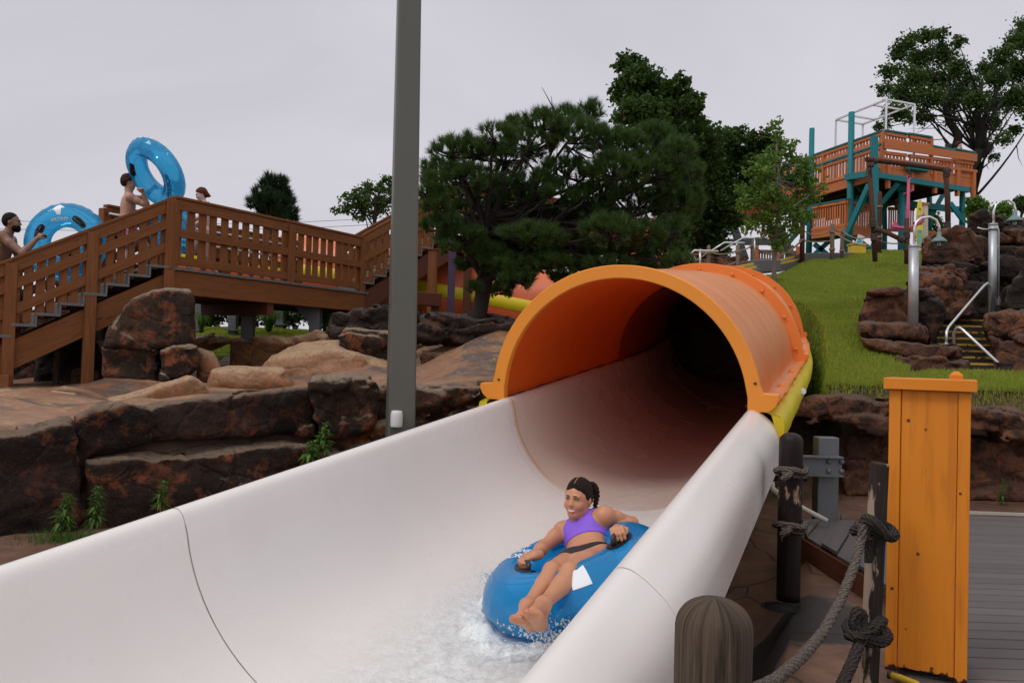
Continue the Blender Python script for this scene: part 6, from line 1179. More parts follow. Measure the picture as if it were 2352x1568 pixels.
# ------------------------------------------------------------------ rope fence and path furniture on the hill
def build_hill_bits():
    g = 'bleached posts of the rope fence on the hill'; posts = {}
    D = [('a', 1628, 563, 623, 9, 18.6, 'bleached', 'bleached rope fence post nearest the broad tree, leftmost of the fence'), ('b', 1695, 561, 623, 9, 18.6, 'bleached', 'bleached rope fence post just left of the young tree'), ('c', 1728, 550, 610, 8, 20.5, 'bleached', 'slimmer bleached rope fence post behind the young tree'), ('d', 1844, 453, 587, 11, 22.3, 'brownlog', 'tall brown post left of the lower orange deck'), ('e', 1912, 513, 587, 10, 22.3, 'bleached', 'cracked bleached fence post under the lower orange deck'), ('f', 1935, 524, 587, 9, 22.8, 'bleached', 'rope-wound bleached post beside the thick teal post'), ('g', 2021, 440, 583, 10, 23.5, 'brownlog', 'tall brown post between the log frame and the anchor'), ('h', 1529, 556, 612, 8, 17.5, 'bleached', 'bleached post at the head of the metal handrail')]
    for k, x, y0, y1, w, Y, mt, lb in D:
        a, b = P(x+ (y1-y0)*-.012, y1, Y), P(x, y0, Y); a[2] -= .2; rr = w/2/FPX*Y; t = thing('fence_post', lb, 'fence post', a, g); obj('shaft', MB().tube([a, (a+b)/2, b-UPV*rr*.8, b], [rr*1.05, rr, rr*.95, rr*.45], 12), M[mt], t); posts[k] = (x, y0, y1, Y, rr)
        for f_ in (.22, .66): c = b+(a-b)*f_; obj('rope_lashing', wrap(MB(), c+UPV*.03, c-UPV*.03, rr+.012, .012, 3), M['ropetan'], t)
    def rp(p0, Y0, p1, Y1, sag, lb):
        a, b = P(*p0, Y0), P(*p1, Y1); t = setp(obj('fence_rope', MB().tube([a+(b-a)*s-UPV*sag*4*s*(1-s) for s in np.linspace(0, 1, 13)], .017, 6), M['ropetan']), lb, 'rope', 'ropes of the rope fence')
    rp((1529, 572), 17.5, (1628, 577), 18.6, .10, 'upper fence rope running left from the leftmost bleached post'); rp((1560, 620), 17, (1628, 578), 18.6, .02, 'fence rope slanting down behind the top of the orange tunnel')
    rp((1628, 578), 18.6, (1695, 574), 18.6, .08, 'upper rope between the two fence posts left of the young tree'); rp((1628, 603), 18.6, (1695, 599), 18.6, .10, 'lower rope between the two fence posts left of the young tree')
    rp((1695, 574), 18.6, (1728, 562), 20.5, .05, 'short rope joining the posts beside the young tree'); rp((1728, 562), 20.5, (1844, 550), 22.3, .35, 'long upper fence rope passing behind the young tree'); rp((1728, 590), 20.5, (1844, 548), 22.3, .25, 'long lower fence rope passing behind the young tree')
    rp((1844, 528), 22.3, (1912, 523), 22.3, .18, 'upper rope sagging under the lower orange deck'); rp((1844, 553), 22.3, (1912, 553), 22.3, .03, 'lower taut rope under the lower orange deck'); rp((1912, 523), 22.3, (1935, 531), 22.8, .04, 'short rope between the cracked post and the rope-wound post')
    rp((1935, 531), 22.8, (2000, 543), 21, .12, 'upper rope from the rope-wound post to the log frame'); rp((1912, 530), 22.3, (2000, 566), 21, .10, 'lower rope from the cracked post to the log frame'); rp((2005, 545), 21, (2080, 555), 20.6, .10, 'rope strung between the feet of the log frame')
    # low slat fences
    for x0, x1, y0, y1, Y, lb in ((1452, 1575, 585, 626, 19.5, 'low grey slatted fence just above the orange arch, with orange post caps'), (1735, 1832, 573, 602, 24.5, 'low grey slatted fence behind the young tree')):
        a, b = P(x0, y1, Y), P(x1, y1, Y); zt = P(x0, y0, Y)[2]; t = thing('slat_fence', lb, 'fence', a, 'low slatted fences'); slat_panel(t, a, b, a[2]-.1, a[2]-.1, zt, zt, 16, 'bleached', name='slat_panel')
        for s in (0, .5, 1): q = a+(b-a)*s; obj('post', MB().beam((q[0], q[1]-.05, q[2]-.2), (q[0], q[1]-.05, zt+.12), .12, .12, up=(0, 1, 0)), M['coral'], t)
    # pale concrete edgings with yellow nosing
    for pts, lb in ((((1762, 606), (1832, 590), 22), 'grey concrete step with a yellow edge at the left brow of the grass hill'), (((1650, 624), (1722, 609), 17.5), 'grey concrete step with a yellow edge left of the young tree trunk')):
        a, b = P(*pts[0], pts[2]), P(*pts[1], pts[2]+1.2); t = thing('path_step', lb, 'step', a, 'yellow-edged path steps')
        for k in range(2): o = UPV*(-.10*k)+np.array([0, -.22*k, 0]); obj('tread', MB().beam(a+o-UPV*.09, b+o-UPV*.09, .5, .16), M['tread'], t); obj('yellow_edge', MB().beam(a+o+np.array([0, -.24, .0]), b+o+np.array([0, -.24, .0]), .06, .05), M['yellow'], t)
    t = thing('path_kerb', 'grey concrete kerb between the hilltop path and the grass in front of the teal posts', 'kerb', P(1880, 590, 22)); obj('kerb_body', MB().beam(P(1832, 592, 22.6), P(1960, 590, 23.6), .5, .22), M['tread'], t, bevel=.02); obj('kerb_end', MB().beam(P(1718, 613, 18.7), P(1775, 612, 19.2), .5, .3), M['tread'], t, bevel=.02)
    # tube handrails
    for pl, ps, Y, lb in (([(1474, 614), (1517, 579), (1567, 583)], [(1533, 582, 612)], 16.5, 'metal handrail rising just above the crown of the orange arch'), ([(1562, 606), (1595, 575), (1650, 577)], [(1608, 577, 616)], 17.2, 'metal handrail left of the leftmost fence post'), ([(1625, 582), (1664, 557), (1710, 558)], [(1692, 558, 590)], 18.9, 'metal handrail behind the leftmost fence posts'), ([(1655, 576), (1707, 546), (1752, 547)], [(1733, 547, 586)], 20, 'metal handrail highest of the set, beside the young tree')):
        t = thing('handrail', lb, 'handrail', P(*pl[0], Y), 'tubular metal handrails on the hill'); obj('rail', MB().tube([P(x, y, Y) for x, y in pl], .024, 8), M['alu'], t)
        for x, y0, y1 in ps: obj('post', MB().tube([P(x, y0, Y), P(x, y1, Y)], .022, 8), M['alu'], t)
    rock('boulder', 'low reddish rock bank behind the leftmost bleached fence posts', 'rock', [(1572, 590), (1620, 584), (1680, 578), (1720, 582), (1726, 625), (1575, 628)], 20, 20.5, 1.0, h=.06, seed=131, amp=.09, mat='rockR')
    # surfboard menu sign and post
    Y = 22.6; t = thing('surfboard_sign', 'yellow upright surfboard sign with small green and blue panels behind the anchor', 'sign', P(2113, 570, Y)); c = P(2113, 515, Y); hw, hh = 7.5/FPX*Y, 57/FPX*Y; pr = [(hw*math.cos(a)*(1 if math.sin(a) < 0 else .95), hh*math.sin(a)) for a in np.linspace(0, 6.283, 33)[:-1]]
    n = len(pr); V = [c+np.array([x, 0, z]) for x, z in pr]+[c+np.array([x, .06, z]) for x, z in pr]; obj('board', MB().add(V, [list(range(n)), list(range(n, 2*n))[::-1]]+[(i, i+n, (i+1) % n+n, (i+1) % n) for i in range(n)]), M['yellowsign'], t)
    obj('green_panel', MB().beam(P(2113, 566, Y-.02), P(2113, 534, Y-.02), .12, .02, up=(0, 1, 0)), M['signgreen'], t)
    for y0, y1, m_ in ((528, 533, 'signblue'), (505, 510, 'signgreen'), (494, 499, 'signgreen'), (478, 481, 'black')): obj('sign_panel', MB().beam(P(2113, y1, Y-.02), P(2113, y0, Y-.02), .11 if y0 > 480 else .03, .02, up=(0, 1, 0)), M[m_], t)
    a, b = P(2124, 568, Y+.3), P(2124, 469, Y+.3); t = thing('sign_post', 'cream square post with an orange cap and base behind the surfboard sign', 'post', a); obj('shaft', MB().beam(a, b, .13, .13, up=(0, 1, 0)), M['creampaint'], t); obj('cap', MB().box(b, .2, .2, .05), M['coral'], t); obj('base', MB().beam(a-UPV*.1, a+UPV*.25, .15, .15, up=(0, 1, 0)), M['coral'], t)
    a = P(1974, 556, 23.6); t = thing('notice_board', 'small white notice board leaning under the lower orange deck', 'sign', a-UPV*.3); obj('board', MB().beam(P(1968, 570, 23.6), P(1979, 541, 23.6), .2, .03, up=(0, 1, 0)), M['white'], t); obj('blue_patch', MB().beam(P(1972, 560, 23.57), P(1976, 550, 23.57), .12, .02, up=(0, 1, 0)), M['signblue'], t)
    t = thing('yellow_crate', 'dull yellow crate on the hilltop under the lower orange deck', 'crate', P(1965, 580, 23.4)); a = P(1968, 573, 23.4); obj('crate_body', MB().beam(a-UPV*.14, a+UPV*.12, .42, .3, up=(0, 1, 0)), M['yellow'], t, bevel=.02); obj('lid', MB().box(a+UPV*.14, .46, .34, .04), M['yellow'], t)
    # power lines far left
    for y0, y1, lb in ((500, 514, 'upper thin power line in the sky at the left edge'), (522, 528, 'lower thin power line in the sky at the left edge')): setp(obj('power_line', MB().tube([P(-400, y0-8, 60), P(-100, y0+2, 60), P(300, y1+4, 60), P(700, y1-4, 62), P(1200, y1-30, 64)], .018, 5), M['blacksteel']), lb, 'power line', 'power lines')
M['yellowsign'] = m_plain('sign_yellow', (.72, .58, .05), .5); M['signgreen'] = m_plain('sign_green', (.18, .42, .30), .5); M['signblue'] = m_plain('sign_blue', (.05, .35, .55), .5); M['creampaint'] = m_plain('cream_paint', (.55, .5, .4), .6)
build_hill_bits()
# ------------------------------------------------------------------ gooseneck lamps and step handrails
def build_lamps():
    for x, y0, y1, w, Y, arc, sh, lb in ((2099, 565, 742, 22, 12.35, [(2100, 566), (2100, 523), (2105, 510), (2116, 501), (2135, 498), (2150, 505), (2157, 520), (2158, 536)], (2157, 536), 'shorter grey tubular lamp post with a gooseneck arm on the rock ledge'), (2281, 515, 722, 18.5, 14.3, [(2282, 517), (2282, 485), (2288, 470), (2300, 461), (2316, 459), (2328, 467), (2332, 480), (2332, 489)], (2331, 488), 'taller grey tubular lamp post with a gooseneck arm beside the stone steps')):
        rr = w/2/FPX*Y; a, b = P(x-2, y1, Y), P(x, y0, Y); t = thing('gooseneck_lamp', lb, 'lamp post', a, 'gooseneck lamp posts by the stone steps'); a[2] -= .1
        obj('pole', MB().tube([a, b], rr, 20), M['galv'], t); obj('pole_cap', MB().tube([b-UPV*.02, b+UPV*.012], rr*1.05, 20), M['galv'], t)
        pts = [P(*q, Y) for q in arc]; obj('arm', MB().tube(pts, .02, 8), M['alu'], t); c = P(*sh, Y); s = 1/FPX*Y
        obj('lamp_shade', MB().lathe(c, [(3.5*s, 3*s), (5*s, 0), (5*s, -7*s), (9*s, -10*s), (16.5*s, -17*s), (17.5*s, -21*s), (16*s, -21*s), (8*s, -14*s)], 20), M['greygreen'], t)
        mb = MB()
        for k in range(6): an = k*math.pi/3; mb.tube([c+np.array([math.cos(an)*6*s, math.sin(an)*6*s, -18*s]), c+np.array([math.cos(an)*6*s, math.sin(an)*6*s, -29*s]), c+np.array([0, 0, -33*s])], .006, 4)
        obj('lamp_guard', mb, M['blacksteel'], t); obj('bulb', MB().ball(c-UPV*24*s, 4.5*s, (1, 1, 1.3)), M['white'], t)
        if x > 2200: obj('conduit', MB().tube([P(2294, 722, Y-.05), P(2294, 530, Y-.05), P(2290, 517, Y-.05)], .014, 6), M['galv'], t); obj('conduit_box', MB().box(P(2295, 693, Y-.06), .07, .06, .12), M['galv'], t); obj('side_arm', MB().tube([P(2245, 523, Y), P(2256, 526, Y), P(2274, 527, Y)], .014, 6), M['alu'], t); obj('clamp', MB().tube([P(2281, 522, Y), P(2281, 529, Y)], rr*1.12, 20), M['galv'], t)
    for px, Ys, lb in (([(2272, 721), (2276, 670), (2274, 656), (2268, 650), (2260, 656), (2178, 752), (2174, 762), (2173, 790)], (14.2, 14.2, 14.15, 14.1, 14.0, 12.6, 12.5, 12.5), 'long metal handrail climbing beside the stone steps'), ([(2191, 790), (2191, 765), (2196, 754), (2204, 752), (2212, 758), (2297, 838)], (12.2, 12.2, 12.1, 12.05, 12.0, 11.4), 'shorter metal handrail falling to the right across the stone steps'), ([(2320, 857), (2345, 878)], (11.2, 11.0), 'last short piece of metal handrail at the right edge')):
        t = thing('handrail', lb, 'handrail', P(*px[-1], Ys[-1]), 'metal handrails by the stone steps'); pts = [P(x, y, Y) for (x, y), Y in zip(px, Ys)]; obj('rail', MB().tube(pts, .021, 10), M['alu'], t)
        obj('foot_flange', MB().tube([pts[-1]-UPV*.01, pts[-1]+UPV*.015], .035, 10), M['galv'], t)
    a = P(2308, 872, 11.3); t = thing('stone_bollard', 'small square stone-clad post at the end of the handrail', 'post', a); b = P(2308, 834, 11.3); obj('shaft', MB().beam(a-UPV*.1, b, .16, .16, up=(0, 1, 0)), M['rockD_flat'], t, bevel=.01); obj('cap', MB().box(b, .19, .19, .03), M['rockD_flat'], t)
build_lamps()
# ------------------------------------------------------------------ signed-distance bodies
def cone(a, b, ra, rb, k=.02): return ('c', np.asarray(a, float), np.asarray(b, float), ra, rb, k)
def ell(c, rad, R=None, k=.02, sub=False): return ('s' if sub else 'e', np.asarray(c, float), np.asarray(rad, float), np.eye(3) if R is None else np.asarray(R, float), None, k)
def field(prims, h, pad=.03, box=None):
    lo, hi = [], []
    for p in prims:
        if p[0] == 'c': r = max(p[3], p[4]); lo.append(np.minimum(p[1], p[2])-r); hi.append(np.maximum(p[1], p[2])+r)
        elif p[0] == 'e': r = p[2].max(); lo.append(p[1]-r); hi.append(p[1]+r)
    lo = np.min(lo, 0)-pad; hi = np.max(hi, 0)+pad
    if box is not None: lo = np.maximum(lo, box[0]); hi = np.minimum(hi, box[1])
    n = np.ceil((hi-lo)/h).astype(int)+1; F = np.full(n, .15, np.float32); ax = [lo[i]+np.arange(n[i])*h for i in range(3)]
    for p in prims:
        if p[0] == 'c': r = max(p[3], p[4]); l, u = np.minimum(p[1], p[2])-r, np.maximum(p[1], p[2])+r
        else: r = p[2].max(); l, u = p[1]-r, p[1]+r
        m_ = .05+p[5]; i0 = np.maximum(((l-m_-lo)/h).astype(int), 0); i1 = np.minimum(((u+m_-lo)/h).astype(int)+2, n)
        if (i1 <= i0).any(): continue
        X, Y, Z_ = np.meshgrid(*[ax[i][i0[i]:i1[i]].astype(np.float32) for i in range(3)], indexing='ij'); Q = np.stack([X, Y, Z_], -1)
        if p[0] == 'c':
            ba = p[2]-p[1]; pa = Q-p[1].astype(np.float32); t = np.clip(pa@ba/(ba@ba+1e-12), 0, 1); d = np.linalg.norm(pa-t[..., None]*ba, axis=-1)-(p[3]+(p[4]-p[3])*t)
        else:
            q = (Q-p[1])@p[3].T; kk = np.linalg.norm(q/p[2], axis=-1); k2 = np.linalg.norm(q/(p[2]**2), axis=-1); d = kk*(kk-1)/np.maximum(k2, 1e-6)
        S = F[i0[0]:i1[0], i0[1]:i1[1], i0[2]:i1[2]]; k = p[5]
        if p[0] == 's': d = -d; hh = np.maximum(k-np.abs(S-d), 0)/k; S[...] = np.maximum(S, d)+hh*hh*k*.25
        else: hh = np.maximum(k-np.abs(S-d), 0)/k; S[...] = np.minimum(S, d)-hh*hh*k*.25
    return F, lo, ax
def sdfobj(name, F, lo, h, mat, parent):
    V, Q = surfnet(F, lo, h); return npmesh(name, V, Q, M[mat] if isinstance(mat, str) else mat, parent, smooth=True)
def frame3(f, u):
    f = nz(f); u = np.asarray(u, float); u = nz(u-f*(u@f)); return np.stack([np.cross(f, u), f, u])   # rows: right, forward, up
def hand(wrist, d, nrm, s=1.0, curl=1.0, side=1, spread=.12):
    """palm, four fingers and a thumb; d: hand direction, nrm: back-of-hand direction, side: +1 puts the thumb on cross(d, nrm)"""
    d = nz(d); nrm = np.asarray(nrm, float); nrm = nz(nrm-d*(nrm@d)); lat = np.cross(d, nrm)*side; w = np.asarray(wrist, float); pr = []
    pr.append(cone(w, w+d*.03*s, .024*s, .026*s, .015))
    for j in (-1, -.33, .33, 1): pr.append(cone(w+d*.02*s+lat*j*.014*s, w+d*.085*s+lat*j*.030*s, .015*s, .0125*s, .012))
    L = [.036, .044, .047, .041]
    for j, (o, l) in enumerate(zip((-1, -.33, .33, 1), (.030, .038, .042, .038))):
        a = w+d*.085*s+lat*o*.030*s; an = 0; p = a; dd = d+lat*o*spread*.5; dd = nz(dd)
        for q, (ll, rr) in enumerate(((l*1.15, .0098), (l*.8, .0088), (l*.6, .0078))):
            an += curl*(.75 if q == 0 else .95); v = dd*math.cos(an)-nrm*math.sin(an); e = p+v*ll*s; pr.append(cone(p, e, rr*s*1.05, rr*s, .004)); p = e
    t0 = w+d*.025*s+lat*.024*s; t1 = t0+(d*.55+lat*.75-nrm*.35*curl)*.038*s; t2 = t1+(d*.8+lat*(.25-.5*curl)-nrm*.6*curl)*.032*s; t3 = t2+(d*.8+lat*(.1-.7*curl)-nrm*.55*curl)*.026*s
    pr += [cone(t0, t1, .015*s, .0125*s, .008), cone(t1, t2, .0115*s, .0105*s, .004), cone(t2, t3, .0102*s, .0088*s, .003)]; return pr
def foot(ankle, heel, ball, up, s=1.0, side=1):
    """side: +1 puts the big toe on the cross(dir, up) side"""
    an, he, ba = [np.asarray(v, float) for v in (ankle, heel, ball)]; d = nz(ba-he); up = nz(np.asarray(up)-d*(np.asarray(up)@d)); lat = np.cross(d, up)*side
    pr = [cone(an, he+up*.022*s, .034*s, .030*s, .03), ell(he, (.031*s, .036*s, .030*s), frame3(d, up), .02), cone(an+d*.01, ba+up*.018*s+lat*.012*s, .036*s, .022*s, .03), cone(he, ba-lat*.020*s, .026*s, .019*s, .025), cone(he+lat*.01*s, ba+lat*.022*s, .024*s, .021*s, .02), cone(ba-lat*.028*s, ba+lat*.026*s, .0175*s, .0205*s, .015)]
    toes = []
    for j, (o, l, r) in enumerate(((.030, .046, .0135), (.011, .040, .0092), (-.004, .034, .0088), (-.018, .028, .0084), (-.031, .020, .0084))):
        a = ba+lat*o*s; e = a+d*l*s+up*(.004 if j else .006)*s; pr.append(cone(a, e, r*s*.95, r*s, .004)); toes.append((e, d, up, r*s))
    return pr, toes
def head(c, f, u, s=1.0, smile=False):
    """c: head centre; returns primitives and the frame"""
    B = frame3(f, u); g = lambda x, y, z: c+(B[0]*x+B[1]*y+B[2]*z)*s; E = lambda x, y, z, a, b_, d, k=.02, sub=False: ell(g(x, y, z), np.array((a, b_, d))*s, B, k*s, sub)
    pr = [E(0, -.015, .032, .074, .092, .088, .03), E(0, .022, -.01, .066, .072, .085, .03), E(0, .030, -.05, .047, .060, .055, .03), E(0, .062, -.092, .024, .022, .020, .03)]
    for x in (-1, 1):
        pr += [cone(g(x*.046, .0, -.058), g(x*.016, .062, -.095), .015*s, .012*s, .03), E(x*.038, .066, -.036, .024, .022, .022, .02), E(x*.03, .083, .024, .024, .010, .008, .012), E(x*.076, -.008, -.012, .008, .018, .030, .006), E(x*.080, -.002, -.014, .004, .012, .022, .004)]
        pr += [E(x*.030, .098, .004, .018, .013, .010, .012, True)]
        pr += [E(x*.030, .078, .004, .0145, .0125, .0095, .004)]      # closed-in lid bulge
    pr += [cone(g(0, .086, .010), g(0, .106, -.026), .0075*s, .0115*s, .012), E(.010, .096, -.031, .0085, .009, .007, .006), E(-.010, .096, -.031, .0085, .009, .007, .006)]
    w = .030 if smile else .022
    for z, rr in ((-.054, .0065), (-.070, .0075)):
        pts = [g(x*w, .094-.014*abs(x)**2-(0 if z > -.06 else .004), z+(.007*x*x if smile else 0)) for x in (-1, -.4, .4, 1)]
        for a, b_ in zip(pts[:-1], pts[1:]): pr.append(cone(a, b_, rr*s*.9, rr*s*.9, .006))
    return pr, g, B
def face_bits(parent, g, B, s, smile=True, brow='hairD'):
    for x in (-1, 1):
        e = obj('eye', MB().ball(g(x*.030, .0835, .0030), .0082*s, (1, 1, .9), 12, 10), M['eye'], parent)
        obj('iris', MB().ball(g(x*.030, .0868, .003), .0052*s, (1, 1, 1), 10, 8), M['iris'], e)
        pts = [g(x*(.016+.030*t), .0935-.014*t*t, .0085+.004*math.sin(math.pi*t)-.004*t) for t in np.linspace(0, 1, 6)]; obj('upper_eyelid', MB().tube(pts, [.0015*s]+[.0026*s]*4+[.0015*s], 6), M['iris'], parent)
        pts = [g(x*(.013+.036*t), .097-.020*t*t, .0255+.003*math.sin(math.pi*t)-.004*t) for t in np.linspace(0, 1, 7)]; obj('eyebrow', MB().tube(pts, [.0030*s, .0036*s, .0036*s, .0033*s, .0028*s, .002*s, .001*s], 6), M[brow], parent)
    w = .029 if smile else .021
    lip = lambda z, dz, r_, y0: MB().tube([g(x*w, y0-.015*x*x, z+dz*x*x) for x in np.linspace(-1, 1, 11)], [r_*s*(1-.65*abs(x)**3) for x in np.linspace(-1, 1, 11)], 8)
    if smile:
        G = [[g(x*w*.9, .0990-.013*x*x, z+.008*x*x*(.6 if k == 0 else 1)) for x in np.linspace(-1, 1, 11)] for k, z in enumerate((-.057, -.067))]; obj('teeth', MB().grid(G), M['teeth'], parent, solid=.002*s)
        obj('upper_lip', lip(-.0545, .008, .0034, .0995), M['lip'], parent); obj('lower_lip', lip(-.0715, .013, .0046, .0965), M['lip'], parent)
    else: obj('lips', lip(-.062, .001, .005, .0965), M['lip'], parent)
def hair_cap(parent, c, B, s, mat, plane=(.0, .9), thick=.010, extra=(), h=.005, part=False, ears=True, low=-.05, seed=3, rough=.004):
    pr = [ell(c+B[2]*.034*s-B[1]*.017*s, np.array((.074, .092, .089))*s+thick, B, .02), ell(c-B[1]*.025*s-B[2]*.0*s, np.array((.072, .080, .075))*s+thick*.8, B, .03)]+list(extra)
    F, lo, ax = field(pr, h, .03); X, Y, Z_ = np.meshgrid(*ax, indexing='ij'); Q = np.stack([X, Y, Z_], -1)-c; loc = Q@B.T/s
    hl = plane[0]+plane[1]*loc[..., 1]-(loc[..., 2]); hl = np.where(loc[..., 1] < -.01, np.maximum(low-loc[..., 2], -.2), hl); fr = np.clip((loc[..., 1]+.03)/.03, 0, 1)
    cut = np.where(loc[..., 1] < -.035, low-loc[..., 2], plane[0]+plane[1]*np.maximum(loc[..., 1], -.035)-.55*np.abs(loc[..., 0])-loc[..., 2]) if ears else hl
    cut = np.maximum(cut, -(.25+0*cut)); ex = np.zeros_like(F, bool)
    Rg = np.maximum(F+rough*fbm(loc[..., 0]*60, loc[..., 1]*40, loc[..., 2]*22, 2, seed), cut*s*.7)
    if part: Rg = np.maximum(Rg, .0045-np.hypot(loc[..., 0]*s, np.maximum(.05-loc[..., 2]-.0, 0)*s) if False else Rg)
    return sdfobj('hair', Rg, lo, h, mat, parent)
def ldots(F, lo, ax): pass
# ------------------------------------------------------------------ inflatable rings
def ring_mesh(R, r, nu=96, nv=36, crimp=.03, seed=0, flat=.94):
    V = np.zeros((nu, nv, 3)); 
    for i in range(nu):
        a = 2*math.pi*i/nu
        for j in range(nv):
            b = 2*math.pi*j/nv; wob = 1+crimp*(.5*math.sin(a*22+seed)+.5*math.sin(a*31+2))*max(0, math.cos(b))**4-.05*crimp*10*max(0, -math.cos(b))**8*math.cos(a*16)**2
            rr = r*wob; seam = .012*math.exp(-((b if b < math.pi else b-2*math.pi)/.07)**2)*(1+.6*math.sin(a*26)); V[i, j] = ((R+(rr+seam)*math.cos(b))*math.cos(a), (R+(rr+seam)*math.cos(b))*math.sin(a), rr*flat*math.sin(b))
    I = np.arange(nu*nv).reshape(nu, nv); Q = np.stack([I, np.roll(I, -1, 0), np.roll(np.roll(I, -1, 0), -1, 1), np.roll(I, -1, 1)], -1).reshape(-1, 4); return V.reshape(-1, 3), Q
def text_mb(txt, size, xf, ext=.0, maxe=.03):
    """letters laid out flat (x right, y up), then carried onto a surface by xf(x, y)"""
    cu = bpy.data.curves.new('t', 'FONT'); cu.body = txt; cu.size = size; cu.align_x = 'CENTER'; cu.align_y = 'CENTER'; cu.offset = size*.022; o = bpy.data.objects.new('t', cu); COL.objects.link(o)
    dg = bpy.context.evaluated_depsgraph_get(); me = bpy.data.meshes.new_from_object(o.evaluated_get(dg)); bm = bmesh.new(); bm.from_mesh(me); bmesh.ops.triangulate(bm, faces=bm.faces[:])
    for _ in range(5):
        le = [e for e in bm.edges if e.calc_length() > maxe]
        if not le: break
        bmesh.ops.subdivide_edges(bm, edges=le, cuts=1); bmesh.ops.triangulate(bm, faces=bm.faces[:])
    mb = MB(); bm.verts.index_update(); mb.add([xf(v.co.x, v.co.y) for v in bm.verts], [[v.index for v in f.verts] for f in bm.faces]); bm.free(); bpy.data.objects.remove(o); bpy.data.curves.remove(cu); bpy.data.meshes.remove(me); return mb
def poly_mb(poly, xf, n=10):
    bm = bmesh.new(); bm.faces.new([bm.verts.new((x, y, 0)) for x, y in poly]); bmesh.ops.triangulate(bm, faces=bm.faces[:])
    for _ in range(4):
        le = [e for e in bm.edges if e.calc_length() > .03]
        if not le: break
        bmesh.ops.subdivide_edges(bm, edges=le, cuts=1); bmesh.ops.triangulate(bm, faces=bm.faces[:])
    mb = MB(); bm.verts.index_update(); mb.add([xf(v.co.x, v.co.y) for v in bm.verts], [[v.index for v in f.verts] for f in bm.faces]); bm.free(); return mb
def swim_ring(label, c, normal, xdir, R, r, mat, handles=(), group='blue inflatable swim rings', seed=0, cat='swim ring'):
    n_ = nz(normal); x = nz(np.asarray(xdir)-n_*(np.asarray(xdir)@n_)); y = np.cross(n_, x); B = np.stack([x, y, n_], 1); t = thing('swim_ring', label, cat, c, group); V, Q = ring_mesh(R, r, seed=seed); W = V@B.T+c; npmesh('inflated_ring', W, Q, M[mat], t, smooth=True)
    def on(a, b, off=.003):      # a: angle round the ring, b: angle round the tube (0 outer rim, pi/2 the facing side)
        rr = r+off; return c+B@np.array([(R+rr*math.cos(b))*math.cos(a), (R+rr*math.cos(b))*math.sin(a), rr*.94*math.sin(b)])
    # welded seams round the tube
    for b in (1.15, math.pi-1.0): obj('weld_seam', MB().tube([on(a, b, -.001) for a in np.linspace(0, 2*math.pi, 97)], .0022, 4, caps=False), M['vinylseam'], t)
    for a, b, sc in handles:
        pc = on(a, b, .004); nn = nz(pc-(c+B@np.array([R*math.cos(a), R*math.sin(a), 0]))); tg = nz(on(a+.05, b)-on(a-.05, b)); sd_ = np.cross(nn, tg)
        pad = []
        for k in range(20): q = 2*math.pi*k/20; da = .105*sc*math.copysign(abs(math.cos(q))**.6, math.cos(q))/(R+r*math.cos(b)); db = .042*sc*math.copysign(abs(math.sin(q))**.7, math.sin(q))/r; pad.append((a+da, b+db))
        top = [on(u, v, .010) for u, v in pad]; bot = [on(u, v, .0) for u, v in pad]; mb = MB().add(top+bot, [list(range(20))]+[(i, (i+1) % 20, 20+(i+1) % 20, 20+i) for i in range(20)]); hp = obj('handle_pad', mb, M['black'], t)
        hh = .045*sc; pts = [pc-tg*.07*sc+nn*.004, pc-tg*.062*sc+nn*hh*.8, pc-tg*.035*sc+nn*hh, pc+tg*.035*sc+nn*hh, pc+tg*.062*sc+nn*hh*.8, pc+tg*.07*sc+nn*.004]; obj('handle_grip', MB().tube(pts, .0125*sc, 10), M['black'], hp)
    return t, on
M['vinylseam'] = m_plain('vinyl_seam', (.01, .16, .42), .3)
